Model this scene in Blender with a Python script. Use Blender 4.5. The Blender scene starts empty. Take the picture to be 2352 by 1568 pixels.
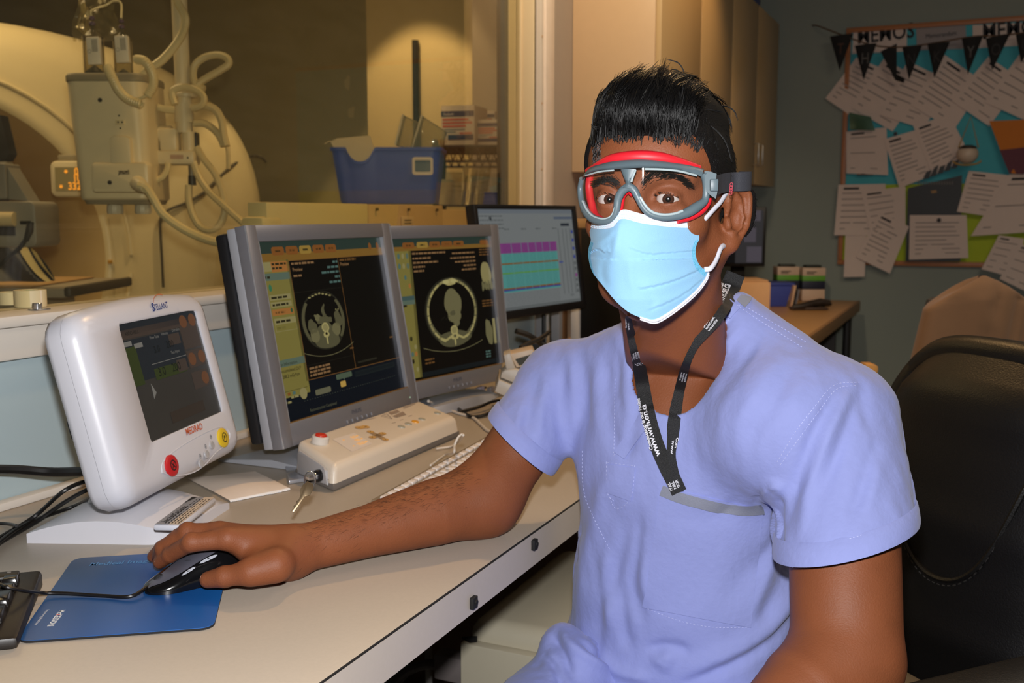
import bpy, bmesh, math, random
import numpy as np
from math import sin, cos, pi, radians, atan, atan2, sqrt
from mathutils import Vector, Matrix
from mathutils.bvhtree import BVHTree
import openvdb as vdb
random.seed(7)
rng = np.random.default_rng(7)
SC = bpy.context.scene
COL = SC.collection
MW = {}
# ---------------------------------------------------------------- camera model (for measuring the room)
FPX = 2350.0; PITCH = atan(291/2350); HEAD = radians(24.5); CZ = 1.16
Rv = np.array([cos(HEAD), sin(HEAD), 0.]); Fh = np.array([-sin(HEAD), cos(HEAD), 0.]); Uz = np.array([0, 0, 1.])
Fv = Fh*cos(PITCH)-Uz*sin(PITCH); Dv = -(Uz*cos(PITCH)+Fh*sin(PITCH))
CAM = np.array([0, 0, CZ])
def ray(px, py): return Rv*((px-1176)/FPX)+Dv*((py-784)/FPX)+Fv
def atd(px, py, d): return CAM+ray(px, py)*d
def onz(px, py, z): r = ray(px, py); return CAM+r*((z-CZ)/r[2])
def onX(px, py, x): r = ray(px, py); return CAM+r*(x/r[0])
def onY(px, py, y): r = ray(px, py); return CAM+r*(y/r[1])
def rfz(r, f, z): return Rv*r+Fh*f+Uz*z
def V(p): return Vector((float(p[0]), float(p[1]), float(p[2])))
def s2l(c):
    c = c/255.0
    return c/12.92 if c <= 0.04045 else ((c+0.055)/1.055)**2.4
def rgb(t): return (s2l(t[0]), s2l(t[1]), s2l(t[2]), 1.0)
# ---------------------------------------------------------------- materials
MATS = {}
def mat(name, col, rough=0.5, metal=0.0, var=0.06, vscale=30.0, bump=0.0, bscale=200.0, emis=0.0, ecol=None,
        alpha=1.0, sss=0.0, coat=0.0, spec=0.5, trans=0.0, sheen=0.0, stretch=None):
    if name in MATS: return MATS[name]
    m = bpy.data.materials.new(name); m.use_nodes = True
    nt = m.node_tree; n = nt.nodes; l = nt.links
    b = n['Principled BSDF']
    c = rgb(col)
    tc = n.new('ShaderNodeTexCoord')
    src = tc.outputs['Object']
    if stretch:
        mp = n.new('ShaderNodeMapping'); mp.inputs['Scale'].default_value = stretch
        l.new(src, mp.inputs['Vector']); src = mp.outputs['Vector']
    if var > 0:
        nz = n.new('ShaderNodeTexNoise'); nz.inputs['Scale'].default_value = vscale; nz.inputs['Detail'].default_value = 4
        l.new(src, nz.inputs['Vector'])
        mx = n.new('ShaderNodeMix'); mx.data_type = 'RGBA'
        mx.inputs['A'].default_value = tuple(x*(1-var) for x in c[:3])+(1,)
        mx.inputs['B'].default_value = tuple(min(1, x*(1+var)) for x in c[:3])+(1,)
        l.new(nz.outputs['Fac'], mx.inputs['Factor']); l.new(mx.outputs['Result'], b.inputs['Base Color'])
    else:
        b.inputs['Base Color'].default_value = c
    if bump > 0:
        n2 = n.new('ShaderNodeTexNoise'); n2.inputs['Scale'].default_value = bscale; n2.inputs['Detail'].default_value = 3
        l.new(src, n2.inputs['Vector'])
        bp = n.new('ShaderNodeBump'); bp.inputs['Strength'].default_value = bump; bp.inputs['Distance'].default_value = 0.002
        l.new(n2.outputs['Fac'], bp.inputs['Height']); l.new(bp.outputs['Normal'], b.inputs['Normal'])
    b.inputs['Roughness'].default_value = rough; b.inputs['Metallic'].default_value = metal
    b.inputs['Specular IOR Level'].default_value = spec
    b.inputs['Coat Weight'].default_value = coat
    if trans: b.inputs['Transmission Weight'].default_value = trans
    if sheen: b.inputs['Sheen Weight'].default_value = sheen; b.inputs['Sheen Roughness'].default_value = 0.5
    if alpha < 1: b.inputs['Alpha'].default_value = alpha
    if sss:
        b.inputs['Subsurface Weight'].default_value = sss
        b.inputs['Subsurface Radius'].default_value = (0.006, 0.003, 0.0015)
        b.inputs['Subsurface Scale'].default_value = 1.0
    if emis:
        b.inputs['Emission Color'].default_value = rgb(ecol or col); b.inputs['Emission Strength'].default_value = emis
    MATS[name] = m
    return m
def clear(name, tint=(240, 240, 240), refl=0.10, rough=0.02, haze=0.0, hazecol=(230, 225, 205)):
    """thin clear sheet: straight-through transparency plus fresnel reflection"""
    if name in MATS: return MATS[name]
    m = bpy.data.materials.new(name); m.use_nodes = True
    nt = m.node_tree; n = nt.nodes; l = nt.links
    n.remove(n['Principled BSDF'])
    t = n.new('ShaderNodeBsdfTransparent'); t.inputs['Color'].default_value = rgb(tint)
    g = n.new('ShaderNodeBsdfGlossy'); g.inputs['Roughness'].default_value = rough
    g.inputs['Color'].default_value = (1, 1, 1, 1)
    lw = n.new('ShaderNodeLayerWeight'); lw.inputs['Blend'].default_value = 0.25
    mt = n.new('ShaderNodeMath'); mt.operation = 'MULTIPLY'; mt.inputs[1].default_value = refl*4
    l.new(lw.outputs['Fresnel'], mt.inputs[0])
    mx = n.new('ShaderNodeMixShader'); l.new(mt.outputs[0], mx.inputs['Fac'])
    first = t.outputs[0]
    if haze > 0:
        d = n.new('ShaderNodeBsdfDiffuse'); d.inputs['Color'].default_value = rgb(hazecol)
        nz = n.new('ShaderNodeTexNoise'); nz.inputs['Scale'].default_value = 40
        m2 = n.new('ShaderNodeMath'); m2.operation = 'MULTIPLY'; m2.inputs[1].default_value = haze*2
        l.new(nz.outputs['Fac'], m2.inputs[0])
        h = n.new('ShaderNodeMixShader'); l.new(m2.outputs[0], h.inputs['Fac'])
        l.new(t.outputs[0], h.inputs[1]); l.new(d.outputs[0], h.inputs[2]); first = h.outputs[0]
    l.new(first, mx.inputs[1]); l.new(g.outputs[0], mx.inputs[2])
    l.new(mx.outputs[0], n['Material Output'].inputs['Surface'])
    MATS[name] = m
    return m
GLOWK = 0.62
def glow(name, col, strength=1.0):
    """lit pixels of a screen or lamp"""
    if name in MATS: return MATS[name]
    m = mat(name, (6, 6, 6), rough=0.4, var=0, emis=strength*GLOWK, ecol=col, spec=0.15)
    return m
# ---------------------------------------------------------------- mesh builder
FONT_CACHE = {}
def text_mesh(s, bold=0.0, shear=0.0, space=1.0):
    key = (s, bold, shear, space)
    if key in FONT_CACHE: return FONT_CACHE[key]
    cu = bpy.data.curves.new('txt', 'FONT'); cu.body = s; cu.size = 1.0; cu.offset = bold; cu.shear = shear
    cu.space_character = space; cu.resolution_u = 3
    ob = bpy.data.objects.new('txt', cu); COL.objects.link(ob)
    dg = bpy.context.evaluated_depsgraph_get()
    me = ob.evaluated_get(dg).to_mesh()
    vs = np.array([v.co[:] for v in me.vertices]).reshape(-1, 3); fs = [tuple(p.vertices) for p in me.polygons]
    ob.evaluated_get(dg).to_mesh_clear()
    bpy.data.objects.remove(ob); bpy.data.curves.remove(cu)
    FONT_CACHE[key] = (vs, fs)
    return vs, fs
class MB:
    def __init__(s): s.v = []; s.f = []; s.m = []; s.mats = []; s.M = Matrix.Identity(4)
    def mi(s, m):
        if m not in s.mats: s.mats.append(m)
        return s.mats.index(m)
    def add(s, vs, fs, m, M=None):
        T = s.M @ M if M is not None else s.M
        A = np.array(T); vs = np.asarray(vs, float).reshape(-1, 3)
        vs = vs @ A[:3, :3].T + A[:3, 3]
        o = len(s.v); s.v.extend(map(tuple, vs)); i = s.mi(m)
        for f in fs: s.f.append(tuple(o+k for k in f)); s.m.append(i)
        return s
    def bm(s, b, m, M=None):
        b.verts.index_update()
        s.add([v.co[:] for v in b.verts], [[v.index for v in f.verts] for f in b.faces], m, M); b.free(); return s
    def box(s, x0, x1, y0, y1, z0, z1, m, r=0.0, M=None, seg=2, taper=None):
        b = bmesh.new(); bmesh.ops.create_cube(b, size=1.0)
        for v in b.verts:
            v.co = Vector(((x0+x1)/2+v.co.x*(x1-x0), (y0+y1)/2+v.co.y*(y1-y0), (z0+z1)/2+v.co.z*(z1-z0)))
            if taper and v.co.z < (z0+z1)/2:
                v.co.x = (x0+x1)/2+(v.co.x-(x0+x1)/2)*taper; v.co.y = (y0+y1)/2+(v.co.y-(y0+y1)/2)*taper
        if r > 0: bmesh.ops.bevel(b, geom=list(b.edges), offset=r, segments=seg, affect='EDGES', profile=0.5)
        return s.bm(b, m, M)
    def hexa(s, c8, m, r=0.0):
        """8 corners: bottom loop then top loop"""
        b = bmesh.new(); vs = [b.verts.new(V(p)) for p in c8]
        for f in ((3, 2, 1, 0), (4, 5, 6, 7), (0, 1, 5, 4), (1, 2, 6, 5), (2, 3, 7, 6), (3, 0, 4, 7)): b.faces.new([vs[i] for i in f])
        bmesh.ops.recalc_face_normals(b, faces=b.faces)
        if r > 0: bmesh.ops.bevel(b, geom=list(b.edges), offset=r, segments=2, affect='EDGES', profile=0.5)
        return s.bm(b, m)
    def tube(s, pts, r, m, seg=10, caps=True, M=None, flat=1.0):
        P = np.asarray([tuple(p) for p in pts], float); n = len(P)
        R = np.full(n, r, float) if np.isscalar(r) else np.asarray(r, float)
        T = np.gradient(P, axis=0); T /= np.linalg.norm(T, axis=1)[:, None]+1e-12
        up = np.array([0, 0, 1.]) if abs(T[0][2]) < 0.9 else np.array([1., 0, 0])
        vs = []; a = np.arange(seg)*2*pi/seg
        N = np.cross(T[0], up); N /= np.linalg.norm(N)
        for i in range(n):
            N = N-T[i]*(N@T[i]); N /= np.linalg.norm(N)+1e-12
            B = np.cross(T[i], N)
            vs.append(P[i]+R[i]*(np.cos(a)[:, None]*N+flat*np.sin(a)[:, None]*B))
        vs = np.concatenate(vs); fs = []
        for i in range(n-1):
            for k in range(seg):
                k2 = (k+1) % seg; fs.append((i*seg+k, i*seg+k2, (i+1)*seg+k2, (i+1)*seg+k))
        if caps: fs.append(tuple(range(seg))[::-1]); fs.append(tuple((n-1)*seg+k for k in range(seg)))
        return s.add(vs, fs, m, M)
    def cyl(s, p0, p1, r0, m, r1=None, seg=24, M=None):
        return s.tube([p0, tuple((np.array(p0)+np.array(p1))/2), p1], [r0, (r0+(r1 if r1 is not None else r0))/2, r1 if r1 is not None else r0], m, seg, True, M)
    def lathe(s, prof, m, seg=32, M=None):
        vs = []; fs = []; n = len(prof)
        for k in range(seg):
            a = 2*pi*k/seg
            for (r, z) in prof: vs.append((r*cos(a), r*sin(a), z))
        for k in range(seg):
            k2 = (k+1) % seg
            for i in range(n-1): fs.append((k*n+i, k2*n+i, k2*n+i+1, k*n+i+1))
        return s.add(vs, fs, m, M)
    def prism(s, poly, z0, z1, m, r=0.0, M=None, seg=2):
        b = bmesh.new(); vs = [b.verts.new((p[0], p[1], z0)) for p in poly]
        f = b.faces.new(vs); f.normal_update()
        if f.normal.z > 0: f.normal_flip()
        e = bmesh.ops.extrude_face_region(b, geom=[f])
        for v in e['geom']:
            if isinstance(v, bmesh.types.BMVert): v.co.z = z1
        bmesh.ops.recalc_face_normals(b, faces=b.faces)
        if r > 0:
            ed = [x for x in b.edges if abs(x.verts[0].co.z-x.verts[1].co.z) < 1e-7]
            bmesh.ops.bevel(b, geom=ed, offset=r, segments=seg, affect='EDGES', profile=0.5)
        return s.bm(b, m, M)
    def grid(s, P, m, closeu=False, closev=False, M=None, flip=False):
        P = np.asarray(P, float); a, b = P.shape[:2]; fs = []
        for i in range(a if closeu else a-1):
            for j in range(b if closev else b-1):
                i2 = (i+1) % a; j2 = (j+1) % b
                q = (i*b+j, i2*b+j, i2*b+j2, i*b+j2); fs.append(q[::-1] if flip else q)
        return s.add(P.reshape(-1, 3), fs, m, M)
    def quad(s, p, m): return s.add(p, [(0, 1, 2, 3)], m)
    def rect(s, u0, u1, v0, v1, m, z=0.0, M=None): return s.add([(u0, v0, z), (u1, v0, z), (u1, v1, z), (u0, v1, z)], [(0, 1, 2, 3)], m, M)
    def disc(s, cx, cy, rx, ry, m, z=0.0, n=28, M=None, rot=0.0):
        a = np.arange(n)*2*pi/n; x = rx*np.cos(a); y = ry*np.sin(a)
        return s.add(np.stack([cx+x*cos(rot)-y*sin(rot), cy+x*sin(rot)+y*cos(rot), np.full(n, z)], 1), [tuple(range(n))], m, M)
    def ring(s, cx, cy, rx, ry, t, m, z=0.0, n=32, M=None):
        a = np.arange(n)*2*pi/n
        o = np.stack([cx+rx*np.cos(a), cy+ry*np.sin(a), np.full(n, z)], 1); i = np.stack([cx+(rx-t)*np.cos(a), cy+(ry-t)*np.sin(a), np.full(n, z)], 1)
        return s.add(np.concatenate([o, i]), [(k, (k+1) % n, n+(k+1) % n, n+k) for k in range(n)], m, M)
    def poly(s, pts, m, z=0.0, M=None): return s.add([(p[0], p[1], z) for p in pts], [tuple(range(len(pts)))], m, M)
    def line(s, pts, w, m, z=0.0, M=None):
        for a, b in zip(pts[:-1], pts[1:]):
            a = np.array(a, float); b = np.array(b, float); d = b-a; L = np.linalg.norm(d)
            if L < 1e-9: continue
            nn = np.array([-d[1], d[0]])/L*w/2
            s.add([(*(a-nn), z), (*(b-nn), z), (*(b+nn), z), (*(a+nn), z)], [(0, 1, 2, 3)], m, M)
        return s
    def text(s, t, size, m, x=0, y=0, z=0.0, M=None, align='l', bold=0.0, shear=0.0, space=1.0, sx=1.0):
        vs, fs = text_mesh(t, bold, shear, space)
        if len(vs) == 0: return s
        vs = vs*size; vs = vs*np.array([sx, 1, 1]); w = vs[:, 0].max()
        ox = {'l': 0, 'c': -w/2, 'r': -w}[align]
        return s.add(vs+np.array([x+ox, y, z]), fs, m, M)
    def build(s, name, parent=None, smooth=35, world=False, mats=None):
        me = bpy.data.meshes.new(name)
        vs = np.array(s.v, float)
        if world and parent is not None:
            A = np.array(MW[parent.name].inverted()); vs = vs @ A[:3, :3].T + A[:3, 3]
        me.from_pydata(vs.tolist(), [], s.f)
        for m in s.mats: me.materials.append(m)
        me.polygons.foreach_set('material_index', s.m)
        if smooth:
            me.polygons.foreach_set('use_smooth', [True]*len(s.f))
            me.set_sharp_from_angle(angle=radians(smooth))
        me.update()
        o = bpy.data.objects.new(name, me); COL.objects.link(o)
        if parent is not None: o.parent = parent
        MW[o.name] = (MW[parent.name] if parent is not None else Matrix.Identity(4))
        return o
def tag(o, label=None, cat=None, group=None, kind=None):
    if label: o['label'] = label
    if cat: o['category'] = cat
    if group: o['group'] = group
    if kind: o['kind'] = kind
    return o
def thing(name, label, cat, loc=(0, 0, 0), rz=0.0, group=None, M=None):
    o = bpy.data.objects.new(name, None); COL.objects.link(o)
    o.empty_display_size = 0.05
    T = M if M is not None else Matrix.Translation(V(loc)) @ Matrix.Rotation(rz, 4, 'Z')
    o.matrix_world = T; MW[o.name] = T.copy()
    return tag(o, label, cat, group)
def copy_thing(src, M, label=None, group=None):
    r = src.copy(); COL.objects.link(r); r.matrix_world = M; MW[r.name] = M.copy()
    if label: r['label'] = label
    if group: r['group'] = group
    for ch in list(src.children):
        c = ch.copy(); COL.objects.link(c); c.parent = r
        for g in list(ch.children):
            d = g.copy(); COL.objects.link(d); d.parent = c
    return r
def struct(name, mb, label=None, parent=None, smooth=35):
    o = mb.build(name, parent, smooth); o['kind'] = 'structure'
    if label: o['label'] = label
    return o
def TR(x, y, z, rz=0.0, rx=0.0, ry=0.0):
    return Matrix.Translation((x, y, z)) @ Matrix.Rotation(rz, 4, 'Z') @ Matrix.Rotation(ry, 4, 'Y') @ Matrix.Rotation(rx, 4, 'X')
def frame(o, ex, ey, ez):
    return Matrix(((ex[0], ey[0], ez[0], o[0]), (ex[1], ey[1], ez[1], o[1]), (ex[2], ey[2], ez[2], o[2]), (0, 0, 0, 1)))
def panel_frame(o, yaw, tilt=0.0):
    """x = along the face, y = up the face, z = out of the face"""
    W = np.array([cos(yaw), sin(yaw), 0]); n = np.array([sin(yaw), -cos(yaw), 0])
    H = Uz*cos(tilt)-n*sin(tilt); N = n*cos(tilt)+Uz*sin(tilt)
    return frame(o, W, H, N)
def spline(pts, n=12):
    """Catmull-Rom through pts"""
    P = np.array([tuple(p) for p in pts], float); P = np.vstack([2*P[0]-P[1], P, 2*P[-1]-P[-2]])
    out = []
    for i in range(1, len(P)-2):
        for t in np.linspace(0, 1, n, endpoint=False):
            a, b, c, d = P[i-1], P[i], P[i+1], P[i+2]
            out.append(0.5*((2*b)+(c-a)*t+(2*a-5*b+4*c-d)*t*t+(3*b-a-3*c+d)*t**3))
    out.append(P[-2])
    return np.array(out)
def rrect(x0, x1, y0, y1, r, n=5):
    pts = []
    for cx, cy, a0 in ((x1-r, y1-r, 0), (x0+r, y1-r, pi/2), (x0+r, y0+r, pi), (x1-r, y0+r, 1.5*pi)):
        for k in range(n+1):
            a = a0+pi/2*k/n; pts.append((cx+r*cos(a), cy+r*sin(a)))
    return pts

def absorb(o, mb):
    """add surface print or stitching (given in world space) to the mesh of an existing part"""
    A = np.array(MW[o.name].inverted()); vs = np.array(mb.v, float) @ A[:3, :3].T+A[:3, 3]
    me = o.data; b = bmesh.new(); b.from_mesh(me); mo = []
    for m in mb.mats:
        if m.name not in [x.name for x in me.materials]: me.materials.append(m)
        mo.append([x.name for x in me.materials].index(m.name))
    nv = [b.verts.new(v) for v in vs.tolist()]
    for f, k in zip(mb.f, mb.m):
        try: fc = b.faces.new([nv[i] for i in f]); fc.material_index = mo[k]; fc.smooth = False
        except ValueError: pass
    b.to_mesh(me); b.free(); me.update()
# ================================================================ SETTING
WX = -1.27          # face of the window wall
DZ = 0.74           # desk top
YB = 5.40           # board wall
M_wallblue = mat('paint_pale_blue', (172, 190, 196), 0.55, var=0.03, vscale=6, bump=0.05)
M_wallgrey = mat('paint_grey_green', (134, 142, 134), 0.7, var=0.04, vscale=5, bump=0.06)
M_walltaupe = mat('paint_taupe', (165, 150, 135), 0.6, var=0.03)
M_white = mat('white_laminate', (216, 209, 200), 0.4, var=0.03, vscale=12)
M_cream = mat('cream_paint', (214, 190, 150), 0.45, var=0.03)
M_ctwall = mat('paint_olive', (150, 138, 104), 0.8, var=0.04, vscale=4)
M_ctcol = mat('paint_cream_warm', (205, 182, 135), 0.7, var=0.04, vscale=4)
M_ceil = mat('ceiling_tile', (200, 195, 185), 0.9, var=0.05, vscale=60, bump=0.2)
M_floor = mat('vinyl_floor', (120, 112, 100), 0.35, var=0.12, vscale=25)
M_wood = mat('cabinet_maple', (192, 152, 106), 0.4, var=0.10, vscale=14, stretch=(1, 1, 12))
M_dark = mat('dark_gap', (18, 17, 16), 0.8, var=0.1)

mb = MB(); mb.box(-6.6, 3.4, -1.6, YB+0.1, -0.1, 0.0, M_floor); struct('floor', mb, 'grey speckled vinyl floor under the desks')
mb = MB(); mb.box(WX-0.13, 3.4, -1.6, YB+0.1, 2.6, 2.7, M_ceil); mb.box(-6.6, WX-0.13, -1.6, YB+0.1, 2.72, 2.8, M_ceil); struct('ceiling', mb, 'pale tiled ceiling over both rooms')
# window wall with its opening
yj0 = onX(1167, 300, WX)[1]; yj1 = onX(1226, 300, WX)[1]; yj2 = onX(1255, 300, WX)[1]
tj = WX-onY(1167, 300, yj1)[0]
SZ = 1.018         # sill top
mb = MB()
mb.box(WX-tj, WX, -1.6, yj0, 0, 0.953, M_wallblue)
mb.box(WX-tj, WX, -1.6, yj1+0.01, 2.25, 2.6, M_walltaupe)
mb.box(WX-tj, WX, yj1+0.012, YB, 0, 2.6, M_walltaupe)
mb.box(WX-tj, WX, yj0, yj1+0.012, 0, 0.953, M_wallblue)
struct('wall_left', mb, 'pale blue wall below the window and taupe wall beyond it')
mb = MB(); mb.box(-6.6, 3.4, YB, YB+0.1, 0, 2.7, M_wallgrey); struct('wall_back', mb, 'grey green wall carrying the bulletin board')
mb = MB(); mb.box(3.3, 3.4, -1.6, YB, 0, 2.7, M_wallgrey); struct('wall_right', mb)
mb = MB(); mb.box(-6.6, 3.4, -1.7, -1.6, 0, 2.7, M_wallgrey); struct('wall_front', mb)
mb = MB(); mb.box(-6.7, -6.6, -1.6, YB, 0, 2.8, M_ctwall); struct('wall_scanner_room_side', mb)
c0 = onY(843, 200, 4.25)[0]; c1 = onY(1085, 200, 4.25)[0]
mb = MB(); mb.box(-6.6, c0, 4.42, 4.5, 0, 2.72, M_ctwall); mb.box(onY(1085, 200, 3.95)[0], WX-0.13, 3.95, 4.03, 0, 2.72, M_walltaupe)
struct('wall_scanner_room', mb, 'olive wall at the far end of the scanner room')
mb = MB(); mb.box(c0, c1, 4.25, 4.75, 0, 2.72, M_ctcol, 0.004); struct('column_scanner_room', mb, 'cream column lit by a ceiling spotlight in the scanner room')
# sill, apron and jamb
mb = MB()
mb.box(WX-0.02, WX+0.018, -1.6, yj1-0.02, 0.953, 1.000, M_white, 0.003)
mb.box(WX-tj, WX+0.03, -1.6, yj1-0.02, 1.001, SZ, M_white, 0.004)
struct('trim_1', mb, 'white laminate window sill with a deep apron')
mb = MB()
mb.box(WX-tj, WX-0.001, yj1, yj1+0.011, SZ, 2.25, M_cream, 0.002)
mb.box(WX-tj*.62, WX-tj*.45, yj1-0.008, yj1+0.002, SZ, 2.25, M_cream, 0.003)
mb.box(WX-0.13, WX+0.001, yj1+0.0095, yj1+0.0135, 0.96, 2.25, M_dark)
mb.box(WX-tj, WX+0.02, yj1+0.012, yj2-0.03, 0.96, 2.35, mat('frame_enamel', (205, 190, 172), 0.4), 0.004)
mb.box(WX-tj, WX+0.028, yj1+0.03, yj2, 0.96, 2.35, mat('frame_enamel2', (225, 205, 185), 0.4), 0.005)
for k in range(6): mb.cyl((WX+0.02, yj1+0.016, 1.1+0.2*k), (WX+0.0215, yj1+0.016, 1.1+0.2*k), 0.004, M_wood, seg=10)
win = mb.build('window_1'); win['kind'] = 'structure'; win['label'] = 'cream window frame between control room and scanner room'
mb = MB(); mb.box(WX-0.050, WX-0.044, -1.6, yj1, SZ, 2.25, clear('lead_glass', (250, 248, 236), refl=0.05, haze=0.012, hazecol=(225, 215, 190)))
gl = mb.build('window_pane', win, world=False); gl['label'] = 'faintly smudged leaded glass pane'

# ---------------------------------------------------------------- upper cabinet
y0 = onX(1313, 300, WX)[1]; xf = onY(1515, 300, y0)[0]; y1 = onX(1786, 200, xf)[1]; zb = onX(1313, 395, WX)[2]; zt = 2.10
cab = thing('upper_cabinet', 'cream wall cabinet hung high between the window frame and the bulletin board', 'cabinet', (WX, y0, zb))
Mc = mat('cabinet_cream', (205, 172, 132), 0.38, var=0.03); Mc2 = mat('cabinet_door_cream', (196, 165, 118), 0.3, var=0.03, vscale=10)
mb = MB(); mb.box(WX+0.001, xf-0.02, y0, y1, zb, zt, Mc, 0.002); mb.build('body', cab, world=True)
n = 4
for k in range(n):
    a = y0+(y1-y0)*k/n; b = y0+(y1-y0)*(k+1)/n
    mb = MB(); mb.box(xf-0.019, xf, a+0.002, b-0.002, zb-0.004, zt, Mc2, 0.002); d = mb.build('door', cab, world=True)
    mb = MB(); yy = b-0.05 if k % 2 == 0 else a+0.05
    mb.tube([(xf, yy, zb+0.08), (xf+0.025, yy, zb+0.085), (xf+0.025, yy, zb+0.175), (xf, yy, zb+0.18)], 0.004, mat('brushed_nickel', (170, 165, 155), 0.3, 0.9), 8)
    mb.build('handle', d, world=True)
# box lying on the cabinet
p = onX(1712, 14, -1.02)
bx = thing('supply_box', 'small blue and white box lying on top of the cream wall cabinet', 'box', (-1.05, p[1], zt))
mb = MB(); mb.box(-0.07, 0.07, -0.13, 0.13, 0, 0.10, mat('box_blue', (70, 85, 150), 0.6), 0.003); mb.build('carton', bx)
mb = MB(); mb.box(-0.072, 0.072, -0.132, 0.132, 0.04, 0.075, mat('box_white', (205, 205, 210), 0.6), 0.002); mb.build('label_band', bx)

# ---------------------------------------------------------------- camera, lamps
cam = bpy.data.cameras.new('camera'); co = bpy.data.objects.new('camera', cam); COL.objects.link(co)
co.matrix_world = frame(CAM, Rv, -Dv, -Fv)
cam.sensor_width = 22.3; cam.sensor_fit = 'HORIZONTAL'; cam.lens = FPX/2352*22.3; cam.clip_start = 0.02
cam.dof.use_dof = True; cam.dof.focus_distance = 1.10; cam.dof.aperture_fstop = 6.3
SC.camera = co
def lamp(name, kind, loc, power, col, target=None, size=0.1, spot=None, blend=0.3):
    L = bpy.data.lights.new(name, kind); o = bpy.data.objects.new(name, L); COL.objects.link(o)
    L.energy = power; L.color = col
    o.location = V(loc)
    if target is not None: o.rotation_euler = (V(target)-V(loc)).to_track_quat('-Z', 'Y').to_euler()
    if kind == 'AREA': L.shape = 'RECTANGLE' if not np.isscalar(size) else 'DISK'; L.size = size if np.isscalar(size) else size[0]
    if kind == 'AREA' and not np.isscalar(size): L.size_y = size[1]
    if kind in ('POINT', 'SPOT'): L.shadow_soft_size = size
    if kind == 'SPOT': L.spot_size = radians(spot); L.spot_blend = blend
    return o
WARM = (1.0, 0.60, 0.25); WARM2 = (1.0, 0.74, 0.42)
# the camera's pop-up flash, just above the lens
fl = CAM-Dv*0.095+Fv*0.03
lamp('flash', 'SPOT', fl, 74.0, (1.0, 0.985, 0.98), fl+Fv*1.0-Dv*-0.05, 0.022, 92, 0.55)
# recessed ceiling downlights, then fill lights added to lift dim areas
lamp('downlight_desk', 'SPOT', (-0.75, 2.25, 2.55), 46, WARM, (-0.80, 1.75, 0.74), 0.06, 110, 0.6)
lamp('downlight_cabinet', 'SPOT', (xf+.24, onX(1585, 0, xf)[1], 2.58), 26, WARM, (xf+.14, onX(1585, 0, xf)[1]+.1, 0.74), 0.04, 84, 0.6)
lamp('downlight_column', 'SPOT', ((c0+c1)/2+0.02, 3.80, 2.66), 56, WARM2, ((c0+c1)/2+0.02, 3.86, 0), 0.03, 68, 0.12)
lamp('downlight_gantry', 'SPOT', (-3.05, 1.75, 2.66), 9, WARM2, (-3.2, 2.2, 0.9), 0.08, 120, 0.6)
lamp('downlight_gantry_side', 'SPOT', (-2.1, 2.3, 2.66), 15, WARM2, (-2.4, 2.6, 0.9), 0.06, 110, 0.6)
lamp('fill_scanner_room', 'AREA', (-3.2, 2.2, 2.70), 17, WARM2, (-3.2, 2.2, 0), (1.2, 1.2))  # added area fill that lifts the scanner room walls
lamp('fill_control_room', 'AREA', (0.9, 2.6, 2.57), 20, (1.0, 0.82, 0.62), (0.9, 2.6, 0), (1.2, 1.2))  # added soft fill for the whole control room, no fixture behind it
lamp('fill_spot_cabinet', 'SPOT', (-0.72, 2.35, 2.50), 52, (1.0, .80, .56), (-1.1, 3.30, 1.6), 0.06, 62, 0.7)  # added spot aimed sideways to brighten the cabinet's end panel
w = bpy.data.worlds.new('world'); SC.world = w; w.use_nodes = True
w.node_tree.nodes['Background'].inputs[0].default_value = (1.0, 0.8, 0.6, 1); w.node_tree.nodes['Background'].inputs[1].default_value = 0.02
SC.view_settings.view_transform = 'Standard'; SC.view_settings.look = 'None'; SC.view_settings.gamma = 1.0; SC.view_settings.exposure = 0.0
SC.view_settings.use_curve_mapping = False
SC.cycles.max_bounces = 8; SC.cycles.transparent_max_bounces = 16; SC.cycles.caustics_reflective = False; SC.cycles.caustics_refractive = False
# ================================================================ DESK
XF = -0.523
M_lam = mat('laminate_beige', (178, 166, 151), 0.42, var=0.05, vscale=260, bump=0.03, bscale=500)
M_lam_edge = mat('laminate_edge', (196, 184, 170), 0.45, var=0.03, vscale=200)
desk = thing('desk', 'long beige laminate desk along the window wall carrying the monitors', 'desk', (WX, -0.6, 0))
mb = MB(); mb.box(WX+0.001, XF-0.0015, -0.6, 2.95, DZ-0.045, DZ, M_lam, 0.0008); mb.build('worktop', desk, world=True)
mb = MB(); mb.box(XF-0.0015, XF+0.0008, -0.6, 2.95, DZ-0.046, DZ-0.0022, M_lam_edge); mb.box(XF-0.0015, XF+0.0003, -0.6, 2.95, DZ-0.0022, DZ-0.0004, M_dark); mb.build('edge_band', desk, world=True)
mb = MB(); mb.box(WX+0.03, XF-0.06, 2.10, 2.13, 0.001, DZ-0.046, mat('support_brown', (120, 92, 70), 0.5)); mb.build('support_panel', desk, world=True)
mb = MB(); mb.box(WX+0.03, XF-0.12, -0.5, -0.47, 0.001, DZ-0.046, mat('support_brown', (120, 92, 70), 0.5)); mb.build('support_panel', desk, world=True)
mb = MB(); mb.box(WX+0.002, WX+0.022, -0.6, 2.95, DZ, DZ+0.012, M_white, 0.002); mb.build('caulk_strip', desk, world=True)
for q in ((1226, 1248), (1086, 1381)):
    p = onX(q[0], q[1], XF+0.002); c = thing('cable_clip', 'tiny dark clip under the desk edge, %s' % ('nearer the scrub top' if q[0] > 1200 else 'above the beige computer case'), 'clip', p)
    mb = MB(); mb.box(-0.002, 0.004, -0.006, 0.006, -0.008, 0.006, M_dark, 0.001); mb.build('hook', c); mb = MB(); mb.cyl((0.004, 0, 0), (0.006, 0, 0), 0.003, M_dark, seg=8); mb.build('screw_head', c)

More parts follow.
